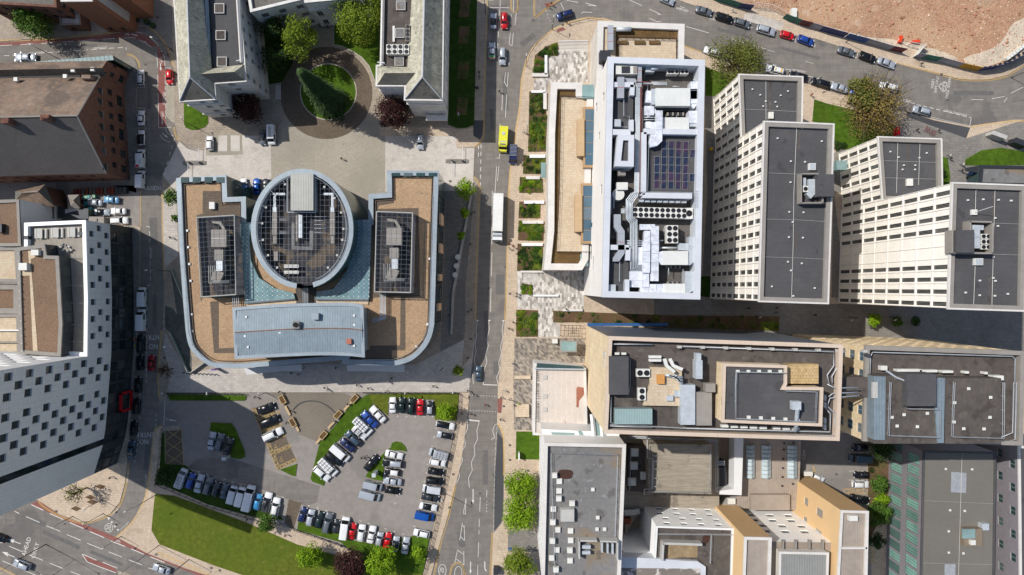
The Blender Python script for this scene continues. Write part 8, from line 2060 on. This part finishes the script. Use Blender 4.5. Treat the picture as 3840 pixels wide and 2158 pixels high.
def big(name,label,cat,t,rx,ry,fx,fy,W,parts,wheels):
 a,b_=Vector(P(t,rx,ry,1)),Vector(P(t,fx,fy,1));d=b_-a;c=(a+b_)/2
 r=empty(name,(c.x,c.y,.02),math.atan2(d.y,d.x),label,cat);L=d.length
 for nm,x0,x1,w,z0,z1,m,tf in parts:
  mb=MB();x0*=L;x1*=L;h=w*W/2
  mb.add([(x0,-h,z0),(x1,-h,z0),(x1,h,z0),(x0,h,z0),(x0+.03,-h*.98,z1),(x1-tf,-h*.98,z1),(x1-tf,h*.98,z1),(x0+.03,h*.98,z1)],[(0,3,2,1),(4,5,6,7),(0,1,5,4),(1,2,6,5),(2,3,7,6),(3,0,4,7)]);mb.build(nm,m,r,local=True)
 for x in wheels:
  for s in(-1,1):MB().tube([(x*L,s*(W/2-.28),.48),(x*L,s*W/2,.48)],.48 if W>2.3 else .36,14).build('wheel',tyre_m,r,local=True)
 for s in(-1,1):MB().obox((L*.49,s*W*.38),.1,.3,.6,.8).build('headlight',lamp_w,r,local=True);MB().obox((L*.42,s*(W/2+.12)),.15,.22,1.6,2.0).build('mirror',steel_dark,r,local=True)
 return r
big('articulated_lorry','long plain white articulated lorry driving down the avenue','lorry','5',1180,28,1170,382,2.5,[('trailer',-.5,.29,1.0,1.0,4.0,mk('trailer_skin',c8(226,226,222),.5,((.3,.08),(2,.06)),stripes=(('y',1.2,.05,.9),)),0),('chassis',-.49,.45,.5,.6,.98,steel_dark,0),('cab',.325,.5,.98,.6,2.9,PC['white'],.35),('wind_deflector',.325,.41,.9,2.9,3.7,PC['pale'],.5),('windscreen',.487,.497,.86,1.7,2.7,car_glass,.12)],(-.4,-.34,-.28,.2,.42))
r=big('ambulance','bright yellow ambulance driving down the avenue','ambulance','2',1220,957,1208,1144,2.2,[('box_body',-.5,.27,1.0,.5,2.6,PC['yellow'],.1),('bonnet',.25,.5,.94,.45,1.25,PC['yellow'],.2),('windscreen',.26,.4,.86,1.22,2.2,car_glass,.7),('cab_roof',.2,.32,.9,2.2,2.5,PC['yellow'],.3)],(-.3,.33))
MB().box(1.3,-.7,2.6,1.5,.7,2.75).build('light_bar',cobalt,r,local=True);MB().box(-1.6,-.35,2.6,-.9,.35,2.72).build('roof_hatch',PC['pale'],r,local=True);MB().box(.6,-.9,2.6,.9,.9,2.62).build('stripe',frame_pale,r,local=True)
r=big('flatbed_truck','dark blue van with white ribbed roof, parked half on the kerb behind the ambulance','van','2',1292,1092,1286,1232,2.0,[('box_body',-.5,.15,.98,.45,2.3,PC['navy'],.05),('bonnet',.25,.5,.94,.4,1.15,PC['navy'],.2),('cab',.1,.3,.95,.45,2.0,PC['navy'],.1),('windscreen',.27,.4,.84,1.12,1.95,car_glass,.55)],(-.3,.32))
for i in range(9):MB().box(-2.2+i*.33,-.85,2.3,-2.14+i*.33,.85,2.34).build('roof_rib',frame_pale,r,local=True)
o=word('OTEV','1',1072,1190,.5,90,1.0,.1,steel_dark,'van_lettering',[q for q in COL.objects if q.get('label')=='white van with red patch on its rear corner'][0]);o.parent=[q for q in COL.objects if q.get('label')=='white van with red patch on its rear corner'][0];o.location=(-1.2,-.55,2.2);o.rotation_euler=(0,0,0);o.scale=(1,1,1)
# people
skin=mk('skin',c8(190,140,112),.6,((1,.05),));cloth={k:mk('cloth_'+k,c8(*v),.9,((4,.15),))for k,v in dict(black=(30,31,35),navy=(36,44,70),white=(220,218,214),red=(160,30,34),grey=(110,110,112),blue=(62,96,150),beige=(176,156,128),hivis=(190,220,50),orange=(226,92,40)).items()}
hair_m=mk('hair',c8(48,36,28),.8,((5,.2),))
def person_mesh(pose):
 J,E=[],[]
 def add(p,r,par=None):
  J.append((p,r))
  if par is not None:E.append((par,len(J)-1))
  return len(J)-1
 sw=.28 if pose=='walk' else .03;bend=.0
 pel=add((0,0,.95),(.15,.12));ch=add((0,0,1.2),(.14,.11),pel);sh=add((0,0,1.42),(.16,.1),ch);nk=add((.01,0,1.52),(.055,.055),sh);hd=add((.02,0,1.62),(.085,.075),nk);add((.02,0,1.74),(.07,.065),hd)
 hands=[]
 for s in(-1,1):
  k=s*sw
  hip=add((0,s*.1,.88),(.095,.09),pel);kn=add((k*.7+.03,s*.1,.5),(.062,.06),hip);an=add((k*1.3-.03,s*.1,.1+(.04 if k<0 else 0)),(.042,.042),kn);add((k*1.3+.14,s*.11,.05),(.04,.035),an)
  so=add((0,s*.19,1.42),(.06,.06),sh);el=add((-k*.6-.03,s*.25,1.14),(.045,.045),so);wr=add((-k*1.0+.1,s*.26,.92),(.03,.03),el);ha=add((-k*1.05+.13,s*.26,.85),(.035,.022),wr)
  for i,(dx,ln)in enumerate(((-.03,.07),(-.01,.085),(.012,.08),(.03,.065))):
   f=add((-k*1.05+.13+dx,s*.262,.81),(.009,.009),ha);add((-k*1.05+.15+dx,s*.25,.81-ln),(.008,.008),f)
  f=add((-k*1.05+.175,s*.24,.85),(.01,.01),ha);add((-k*1.05+.2,s*.232,.81),(.009,.009),f)
 me=bpy.data.meshes.new('body');me.from_pydata([j[0]for j in J],E,[]);ob=bpy.data.objects.new('body',me);COL.objects.link(ob)
 md=ob.modifiers.new('s','SKIN');md.use_smooth_shade=True
 for v,j in zip(me.skin_vertices[0].data,J):v.radius=j[1];v.use_root=False
 me.skin_vertices[0].data[0].use_root=True
 sb=ob.modifiers.new('u','SUBSURF');sb.levels=1
 dg=bpy.context.evaluated_depsgraph_get();m2=bpy.data.meshes.new_from_object(ob.evaluated_get(dg));bpy.data.objects.remove(ob)
 m2.name='body'
 m2.materials.clear()
 for m in(skin,cloth['navy'],cloth['black'],black_plain):m2.materials.append(m)
 for p in m2.polygons:
  c=p.center;arm=abs(c.y)>.21
  p.material_index=3 if c.z<.1 else(0 if c.z>1.5 or(arm and c.z<.93)else(1 if c.z>.93 or arm else 2));p.use_smooth=True
 return m2
pm={k:person_mesh(k)for k in('walk','stand')}
hm_=MB()
for i in range(5):
 for k in range(12):
  a0,a1=k*math.pi/6,(k+1)*math.pi/6;e0,e1=i*.36-.1,(i+1)*.36-.1
  q=lambda a,e:(.005+.098*math.cos(a)*math.cos(e),.086*math.sin(a)*math.cos(e),1.69+.115*math.sin(e))
  if i==0 and(k<2 or k>9):continue
  hm_.add([q(a0,e0),q(a1,e0),q(a1,e1),q(a0,e1)],[(0,1,2,3)])
face_m=MB().box(.1,-.012,1.63,.125,.012,1.67,0)
for s in(-1,1):face_m.box(.095,s*.03-.009,1.675,.105,s*.03+.009,1.687,1);face_m.box(-.005,s*.083-.01,1.63,.02,s*.083+.01,1.68,0)
face_m.box(.096,-.022,1.598,.104,.022,1.606,2)
hair_o=None
def person(t,x,y,ang,top,legs,pose,label,group=None):
 global hair_o
 c=P(t,x,y,.9);r=empty('person',(*c,max(.02,lift(c))),math.radians(ang),label,'person',group)
 o=bpy.data.objects.new('body',pm[pose]);COL.objects.link(o);o.parent=r
 for i,m in((1,cloth[top]),(2,cloth[legs])):o.material_slots[i].link='OBJECT';o.material_slots[i].material=m
 if hair_o is None:
  h=hm_.build('hair',hair_m,r,local=True,smooth=True);f=face_m.build('face',[skin,black_plain,cloth['red']],r,local=True);hair_o=(h.data,f.data)
 else:
  for n_,d in zip(('hair','face'),hair_o):q=bpy.data.objects.new(n_,d);COL.objects.link(q);q.parent=r
PPL='''1 1180 130 200 black black w|person in black walking across the shaded top plaza
1 1218 400 90 black grey w|person in black at the kerb beside the cycle lane, upper
1 1250 408 80 grey black w|person in grey stepping off the kerb by the yellow lines
1 1285 375 100 black navy w|person in black beside the white civic wing by the kerb
1 1225 505 60 black black w|person in black below the painted bicycle symbol
1 1325 560 -90 black black s|person in black next to the red car
1 2460 205 -60 black navy w|person walking in front of the civic portico
1 565 785 0 grey black s|person in grey standing on the brown slate roof
1 2562 1190 -30 black black w|person in black crossing the sett plaza alone
2 1032 545 -90 black black w|person in black on the avenue pavement, upper of two
2 1034 580 -90 grey black w|person in grey on the avenue pavement, lower of two
2 1185 685 -80 black black w|person in black crossing the avenue alone
2 1370 992 -30 white black w|person in white top beside the garden lamp
2 1692 168 -45 black grey w|person with pushchair at the tactile paving by the bend
2 1575 30 20 black black w|person in dark clothes on the top triangle island
2 1548 45 20 red black w|person in red on the top triangle island
4 1280 348 -10 black black w|person in black on the pavement by the west glass wall
4 1012 1110 0 orange navy s|worker in orange vest beside the dark green estate
4 1015 1160 0 hivis navy s|worker in yellow vest beside the dark green estate
5 975 172 60 black black w|person in black beside the ramp, left of two
5 998 160 60 black navy w|person in black beside the ramp, right of two
5 968 398 -80 black black w|person in black beside the ramp near the drum seats
5 1262 395 -60 red navy w|person in red jacket walking by the garden kerb, left
5 1292 418 -60 red black w|person in red jacket walking by the garden kerb, right
5 1260 430 -80 white black w|person in white walking below the red jackets
5 1318 472 -60 black grey w|person in black at the edge of the big bed
5 1316 768 -30 navy black w|person in navy entering the pale mosaic paving
5 1314 790 -30 black black w|person in black entering the pale mosaic paving
5 1290 985 -40 black black w|person in black beside the square bed
5 1258 1030 -30 black navy w|person in black on the buff pavement below the square bed
5 1288 1295 -20 blue black w|person in blue top beside the dark mosaic
5 1685 885 0 black black s|person sitting by the bench wall at the beige bed
5 975 888 0 black black w|person in black on the left pavement above the zigzags
5 350 1432 -20 white black w|person in white on the promenade east of the awning
5 375 1405 0 black black w|person in black beneath the east awning
5 805 930 0 black black s|person on the dark stair beside the east glass wall
4 2520 1325 0 black black w|person in black near the middle of the promenade awnings
4 2185 1365 0 black navy w|person in black under the west awning
4 2236 1375 0 grey black w|person in grey under the west awning
7 2435 42 20 black white w|person in black and white on the promenade, left of two
7 2455 58 -10 white black w|person in white on the promenade, right of two
7 1912 112 -40 navy black w|person in navy walking into the memorial garden
7 2095 72 -30 black black s|person sitting beside the memorial garden planter, left
7 2178 218 0 black black s|person in black sitting on the garden bench
7 2150 305 150 black black w|person in black passing the planter on the path
7 2498 292 0 white black s|person in white sitting on the right garden bench
7 830 715 0 black black w|person in black on the corner plaza beside the tower
7 1855 1030 -20 navy black w|person in navy on the lower path by the fence
7 1932 1050 0 grey black s|person in grey beside the leaning green tree
7 2065 1130 0 white black s|person in white on the lower path
7 2142 1148 0 black grey w|person in black on the lower path
7 2448 1230 -20 white navy w|person in white near the copper tree
8 690 30 0 black black w|person in black on the promenade by the lamp
8 118 22 0 black black w|person in black at the promenade left of the planter
8 203 45 0 black navy w|person in navy trousers by the promenade railing
8 48 165 0 black white s|person sitting on the right garden bench end
8 950 65 -40 black black w|person in black at the upper crossing kerb
8 995 95 -40 black black w|person in black crossing at the studs, upper
8 1080 170 -20 red black w|person with red bag in the middle of the crossing
8 975 240 -60 black black w|person in black crossing at the lower studs
8 905 235 60 black navy w|person in navy waiting at the left crossing kerb
8 1225 62 0 white black w|person in white top on the right pavement
8 1198 115 20 black black w|person in black by the right crossing paving, left
8 1262 130 20 grey black w|person in grey by the right crossing paving, right
8 1298 172 0 navy grey w|person in navy beside the stone seating block
8 1195 280 0 black black w|person in black on the buff pavement below the crossing
8 1328 160 0 hivis black w|person in green top near the stone seating block
8 152 568 30 black black w|person in black walking beside the driving black car
8 178 560 30 grey navy w|person in grey walking beside the driving black car
3 392 75 60 white blue w|person in white walking beside the black cab
3 1808 480 60 black black w|person in black on the pavement below the hoarding
3 982 712 0 red black s|person in red beside the bus stop
3 1775 975 0 black black s|person in black by the red hire bicycles, left
3 1935 980 0 black black w|person in black by the red hire bicycles, right
3 2018 1168 -50 white black w|person in white below the pavilion path
3 2025 1190 -50 black black w|person in black below the pavilion path
3 2115 1235 -30 white navy w|person in white by the pavilion canopy
3 2108 1278 -30 black black w|person in black by the pavilion canopy, upper
3 2145 1300 -30 beige black w|person in beige by the pavilion canopy
6 510 880 0 black black w|person in black in the shaded court, left
6 722 878 0 black black w|person in black in the shaded court, centre upper
6 718 910 0 grey black w|person in grey in the shaded court, centre lower
6 1008 930 0 black black w|person in black in the dark court right of centre'''
for ln in PPL.split('\n'):
 a,l=ln.split('|');a=a.split();person(a[0],float(a[1]),float(a[2]),float(a[3]),a[4],a[5],'walk' if a[6]=='w' else 'stand',l)
# street furniture
def lamp(t,bx,by,ang,h,arm,label,head=frame_pale,group='street lamps'):
 c=P(t,bx,by);r=empty('street_lamp',(*c,.02),math.radians(ang),label,'street lamp',group)
 MB().tube([(0,0,0),(0,0,1.2),(0,0,h)],[.11,.08,.055],8).tube([(0,0,h-.05),(arm,0,h+.15)],.045,6).build('pole',steel_dark,r,local=True)
 MB().obox((arm+.3,0),.75,.3,h+.08,h+.22,0,0,.8).build('lamp_head',head,r,local=True)
LAMPS='''1 1470 958 120 6.5 .8|twin-arm lamp on the small lawn below the civic wing
1 430 438 150 8 1|street lamp beside the glazed strip of the brick warehouse
1 895 210 140 8 1|street lamp at the foot of the terracotta block
1 1298 382 160 8 1|street lamp at the kerb beside the civic wing
2 1580 222 85 6 .6|street lamp at the bend beside the guard rail
2 1385 500 90 6 .6|street lamp beside the curved guard rail
2 898 935 100 6 .8|lamp on the strip garden lawn corner
2 1392 1005 90 6 .8|lamp beside the garden beds and the white-topped person
2 1082 100 90 8 .6|street lamp on the avenue at the top
4 1282 600 180 8 1.6|street lamp reaching over the west street by the stairwell
5 758 1330 90 6 .5|lamp at the east end of the promenade
8 785 835 100 9 .8|tall street lamp at the avenue edge beside the car park
8 500 75 90 5 .3|promenade lamp, middle of the east fence
8 848 72 90 5 .3|promenade lamp near the crossing
8 345 62 90 5 .3|promenade lamp, west end of the east fence
7 1292 78 90 5 .3|promenade lamp above the west lawn strip
7 1618 80 90 5 .3|promenade lamp above the lawn strip middle
7 1995 78 90 5 .3|promenade lamp by the memorial garden
7 1170 845 205 9 2.6|street lamp reaching over the bend of the west street
7 770 880 220 6 1|street lamp on the corner plaza
7 775 985 200 6 1|street lamp at the corner plaza kerb
7 548 1005 215 6 1|street lamp at the corner plaza lower kerb
7 345 1215 215 10 6.5|tall central reserve lamp leaning over AHEAD lettering
7 345 1217 -30 10 6.5|second arm lamp of the central reserve mast
7 1195 1222 215 10 4.5|long-armed lamp on the bottom pavement, left
7 1420 1328 215 8 1.5|sign lamp on the bottom pavement, right
7 912 1155 215 6 1|signal lamp at the junction tip
3 1238 320 240 7 .5|street lamp through the navy hoarding
3 2480 585 130 7 1|street lamp at the far road bend
3 995 625 200 5 .8|shelter post lamp at the bus stop
6 560 935 200 5 .3|court lamp, left in the shade
6 1258 945 200 5 1.4|court lamp, middle in the shade
6 1568 945 200 5 1.2|court lamp, right by the bushes'''
for ln in LAMPS.split('\n'):
 a,l=ln.split('|');a=a.split();lamp(a[0],*[float(q)for q in a[1:]],l)
def rails(name,label,txt,h=1.1,mat=None,step=1.8,post=.05,slats=2,cat='fence'):
 p=S(txt);r=empty(name,(*p[0],.1),0,label,cat);rb_=MB();pb_=MB()
 for a,c_ in zip(p[:-1],p[1:]):
  a,c_=Vector(a),Vector(c_)
  for k in range(slats):z=.15+h*(k+1)/slats;rb_.tube([(*a,z),(*c_,z)],post*.7,4)
  n_=max(1,int((c_-a).length/step))
  for i in range(n_):q=a.lerp(c_,i/n_);pb_.tube([(*q,.05),(*q,.2+h)],post,5)
 rb_.build('rail',mat or steel_dark,r);pb_.build('post',mat or steel_dark,r)
rails('railing_fence','dark iron fence along the car park avenue side','T8 885,80 878,200 845,400 785,700 710,1050 610,1448',1.2,post=.09,slats=3)
rails('railing_fence','dark iron fence along the promenade above the east lawn','T8 170,75 885,78',1.2,post=.07);rails('railing_fence','dark iron fence along the promenade above the west lawn strip','T7 1258,78 1850,85',1.2,post=.07)
rails('railing_fence','dark iron fence beside the path below the south-west row','T7 1200,768 1560,920 1900,1020 1960,1040',1.1,post=.08);rails('railing_fence','dark iron fence between path and the south row','T7 2210,1098 2576,1220 T8 0,1220 200,1290',1.1,post=.08)
rails('railing_fence','dark iron fence at the west car park edge','T7 1222,350 1205,560 1180,780',1.1,post=.06);rails('guard_rail','curved guard rail at the road bend by the stone building','T2 1710,185 1850,150 1950,140',.9);rails('guard_rail','curved guard rail beside the corner planting bed','T2 1395,490 1410,420 1470,330 1545,265',.9)
for i,(q,l)in enumerate((('T1 1350,1060 1400,1110 1480,1130','curved low barrier wall beside the white forecourt car'),)):rails('guard_rail',l,q,.8,frame_pale)
for t,x,y,l in(('1',1465,1225,'rising barrier island on the left forecourt'),('2',872,1212,'rising barrier island on the right forecourt')):
 c=P(t,x,y);r=empty('barrier_island',(*c,.12),0,l,'barrier');MB().prism(smooth([(-2.6,-.5),(2.4,-.5),(2.7,0),(2.4,.5),(-2.6,.5),(-2.9,0)],3,True),0,.15).build('kerb',paving_grey,r,local=True)
 for s in(-1.3,1.3):MB().obox((s,0),.4,.35,.15,1.1).build('barrier_post',steel_dark,r,local=True);MB().tube([(s,0,1.0),(s*1.05,3.6*(1 if s>0 else-1),1.0)],.06,6).build('barrier_arm',white_plain,r,local=True)
pl=[(2125,128,62,'upper left'),(2202,297,62,'lower left')];pr_=[(2540,240,-130,'upper right'),(2430,393,-130,'lower right'),(2662,120,-130,'topmost right')]
for x,y,a,l in[(p_[0],p_[1],-62,p_[3])for p_ in pl]+[(p_[0],p_[1],48,p_[3])for p_ in pr_]:
 r=empty('garden_planter',(*P('7',x,y),.02),math.radians(a),'brown box planter in the memorial garden, '+l,'planter');MB().ring([(-1.1,-.65),(1.1,-.65),(1.1,.65),(-1.1,.65)],[(-.95,-.5),(.95,-.5),(.95,.5),(-.95,.5)],0,.9).build('box',wood_buff,r,local=True);MB().box(-.95,-.5,.1,.95,.5,.8).build('planting',sedum,r,local=True)
for x,y,a,l in((2160,210,-62,'left'),(2225,330,-62,'lower left end'),(2490,315,48,'right'),(2400,428,48,'lower right end'),(2610,178,48,'upper right')):
 r=empty('garden_bench',(*P('7',x,y),.02),math.radians(a),'long pale bench in the memorial garden, '+l,'bench');MB().box(-1.3,-.28,.38,1.3,.28,.46).build('seat',wood_buff,r,local=True)
 for s in(-1,1):MB().box(s*1.0-.1,-.25,0,s*1.0+.1,.25,.38).build('leg',coping_grey,r,local=True)
for i,(t,x0,y0,x1,y1)in enumerate((('2',1412,1160,1530,1185),('2',1385,1322,1490,1345),('5',1370,72,1522,95),('5',1358,222,1516,245),('5',1352,390,1510,412),('2',1515,690,1540,820),('2',1525,415,1545,560),('2',1430,550,1550,575),('2',1425,678,1530,697),('5',1345,598,1530,612),('5',1440,778,1630,792),('5',1660,885,1810,902))):
 thing_box('bench_wall','pale stone bench wall in the terrace gardens, %s'%['beside the flatbed truck','above the glass shelter','upper of three by the lorry','middle of three by the lorry','lower of three by the lorry','upright one by the long bed','upright one by the corner bed','below the corner bed','above the long bed','above the stepped paving','beside the square bed','with cycle stands at the beige bed'][i],'bench',t,x0,y0,x1,y1,.12,.75,stone_coping if i%2 else white_plain)
st_=empty('glass_shelter',(*P('2',1512,1290),.12),0,'small glass shelter at the end of the garden bench wall','shelter');MB().box(-.6,-1.9,2.3,.6,1.9,2.36).build('pane',glass_pale,st_,local=True)
for s in(-1,1):
 for k in(-1,1):MB().tube([(s*.5,k*1.8,0),(s*.5,k*1.8,2.3)],.04,5).build('post',steel_dark,st_,local=True)
for q,n_,l in(('T2 1632,305 1850,308 1850,395 1632,390',8,0),('T5 1365,608 1470,612 1445,688 1362,685',8,1),('T1 2070,640 2110,640 2112,750 2070,745',0,0)):
 p=S(q);m_=MB()
 for i in range(max(n_,5)):
  k0,k1=i/max(n_,5),(i+.55)/max(n_,5)
  if n_:a=[Vector(p[0]).lerp(p[3],k0),Vector(p[1]).lerp(p[2],k0),Vector(p[1]).lerp(p[2],k1),Vector(p[0]).lerp(p[3],k1)]
  else:a=[Vector(p[0]).lerp(p[1],k0),Vector(p[0]).lerp(p[1],k1),Vector(p[3]).lerp(p[2],k1),Vector(p[3]).lerp(p[2],k0)]
  m_.prism([tuple(v)for v in a],.1,.3-.02*i)
 structure('steps',m_,stone_coping)
for i,(x,y)in enumerate(((755,782),(680,862),(692,897),(572,947))):
 o=MB().prism([tuple(Vector(P('7',x,y))*0+Vector(v))for v in((-1.4,0),(-.1,.62),(1.4,0),(.1,-.62))],0,.06).build('planter_pit',soil,None,loc=(*P('7',x,y),.12));tag(o,'dark diamond-shaped tree pit on the corner plaza, '+('topmost','second down','third down','lowest')[i],'tree pit','diamond tree pits')
for t,x,y,w,d,h,l,nm,m in(('8',1332,552,.35,1.5,2.2,'white oval totem sign on the square lawn','totem_sign',white_plain),('4',1610,1338,1.0,.3,3,'purple and white totem under the glass building','totem_sign',mk('purple_sign',c8(110,90,150),.5,((1,.1),))),('3',1625,985,.6,1.9,2.2,'tall red kiosk panel under the russet tree','red_kiosk',red_plain),('8',1265,1247,1.0,.3,.5,'small blue sign at the end of the dark ramp wall','ramp_sign',cobalt),('8',1160,1412,1.2,1.6,2.0,'dark kiosk cabinet at the bottom of the avenue pavement','kiosk',steel_dark),('4',1238,1170,.5,.5,1.0,'pale bollard cap on the pavement by NO ENTRY','bollard',white_plain),('7',1690,568,.9,.7,3.2,'grey equipment box mast by the grass island, left car park','camera_mast',galv),('8',250,690,.9,.9,3.6,'solar-topped camera mast on the grass island','camera_mast',galv),('3',2375,1020,3.6,.9,2.8,'grey-roofed bus shelter by the station path','bus_shelter',frame_pale),('3',2540,1075,3.4,1.2,2.8,'dark bus shelter at the right edge by the station path','bus_shelter',steel_dark),('2',1016,657,.8,.35,1.1,'dark bin on the avenue pavement','litter_bin',steel_dark),('9',950,682,2.0,1.0,2.2,'white louvred unit at the top of the ochre wing','louvred_unit',plant_white),('3',228,1120,.7,.7,1.2,'yellow grit bin between the tall blocks','grit_bin',yellow_plain)):
 c=P(t,x,y,h*.7);o=MB().obox((0,0),w,d,0,h*.92).obox((0,0),w*1.06,d*1.1,h*.92,h).build(nm,m,None,loc=(*c,.12));tag(o,l,nm.replace('_',' '));o.rotation_euler=(0,0,-.35 if nm=='bus_shelter' else 0)
for i,(x,y)in enumerate(((1030,155),(1110,172),(1155,200))):
 r=empty('round_planter',(*P('1',x,y),.12),0,'round dark planter on the shaded top plaza, '+('left','middle','right')[i]+' of three','planter');MB().cyl((0,0),.7,0,.7,16).build('pot',steel_dark,r,local=True);MB().cyl((0,0),.6,.7,.8,12).build('planting',leaf_dark,r,local=True)
def bike(t,x,y,ang,m,label,group):
 r=empty('bicycle',(*P(t,x,y),.13),math.radians(ang),label,'bicycle',group)
 for s in(-.52,.52):
  MB().tube([(s+.33*math.cos(a),0,.34+.33*math.sin(a))for a in[i*math.pi/6 for i in range(13)]],.025,5,cap=False).build('wheel',tyre_m,r,local=True)
 MB().tube([(-.52,0,.34),(-.2,0,.75),(.35,0,.78),(.52,0,.34)],.03,5).tube([(-.2,0,.75),(0,0,.32),(.35,0,.78)],.03,5).tube([(-.52,0,.34),(0,0,.32)],.02,4).build('frame',m,r,local=True)
 MB().tube([(.33,-.25,1.0),(.36,0,1.02),(.33,.25,1.0)],.02,5).build('handlebar',steel_dark,r,local=True);MB().obox((-.24,0),.25,.14,.88,.94).build('saddle',black_plain,r,local=True)
for i,x in enumerate((1830,1850,1872,1890)):bike('3',x,970+i*12,60,red_plain,'red hire bicycle standing on the plaza beneath the loading bay','red hire bicycles')
bike('C',610,130,80,steel_dark,'dark bicycle locked in the cycle shelter frame',None)
cs=empty('cycle_shelter',(*P('C',590,135),.12),0,'open dark-framed cycle shelter beside the pale mosaic paving','shelter');m_=MB()
p=S('TC 472,65 712,72 705,205 470,200',2.4);lc=Vector(cs.location)
for i in range(6):
 a=Vector(p[0]).lerp(Vector(p[1]),i/5);c_=Vector(p[3]).lerp(Vector(p[2]),i/5);m_.tube([(*a,2.4),(*c_,2.4)],.05,4)
for i in range(3):a=Vector(p[0]).lerp(Vector(p[3]),i/2);c_=Vector(p[1]).lerp(Vector(p[2]),i/2);m_.tube([(*a,2.4),(*c_,2.4)],.05,4)
m_.build('roof_frame',steel_dark,cs)
for a in p:MB().tube([(*a,.12),(*a,2.4)],.06,5).build('post',steel_dark,cs)
for i in range(9):o=MB().cyl((0,0),.12,0,1.0,10).cyl((0,0),.09,1.0,1.06,10).build('bollard',steel_dark,None,loc=(*P('4',1385+i*30,1362+i*1.5),.12));tag(o,'short dark bollard in the row below the curved roof corner','bollard','bollards below the roof corner')
# camera and daylight
cam=bpy.data.cameras.new('camera');co=bpy.data.objects.new('camera',cam);COL.objects.link(co)
co.location=(0,0,H);co.rotation_euler=(0,0,0);cam.lens=24;cam.sensor_width=36;cam.clip_end=5000
SC.camera=co
EL=50.5;sd=Vector((0.883*math.cos(math.radians(EL)),-0.469*math.cos(math.radians(EL)),-math.sin(math.radians(EL))))
sl=bpy.data.lights.new('sun','SUN');so=bpy.data.objects.new('sun',sl);COL.objects.link(so)
sl.energy=4.35;sl.angle=math.radians(0.5);sl.color=(1.0,0.965,0.91)
so.rotation_euler=sd.to_track_quat('-Z','Y').to_euler();so.location=(-80,40,150)
w=bpy.data.worlds.new('World');SC.world=w;w.use_nodes=True
nt=w.node_tree;sk=nt.nodes.new('ShaderNodeTexSky');sk.sky_type='NISHITA';sk.sun_disc=False
sk.sun_elevation=math.radians(EL);sk.sun_rotation=math.atan2(-0.883,0.469);sk.air_density=1.0;sk.dust_density=1.2
nt.links.new(sk.outputs[0],nt.nodes['Background'].inputs[0]);nt.nodes['Background'].inputs[1].default_value=0.12
SC.view_settings.view_transform='Standard';SC.view_settings.look='None';SC.view_settings.exposure=0
SC.cycles.max_bounces=6;SC.cycles.diffuse_bounces=3
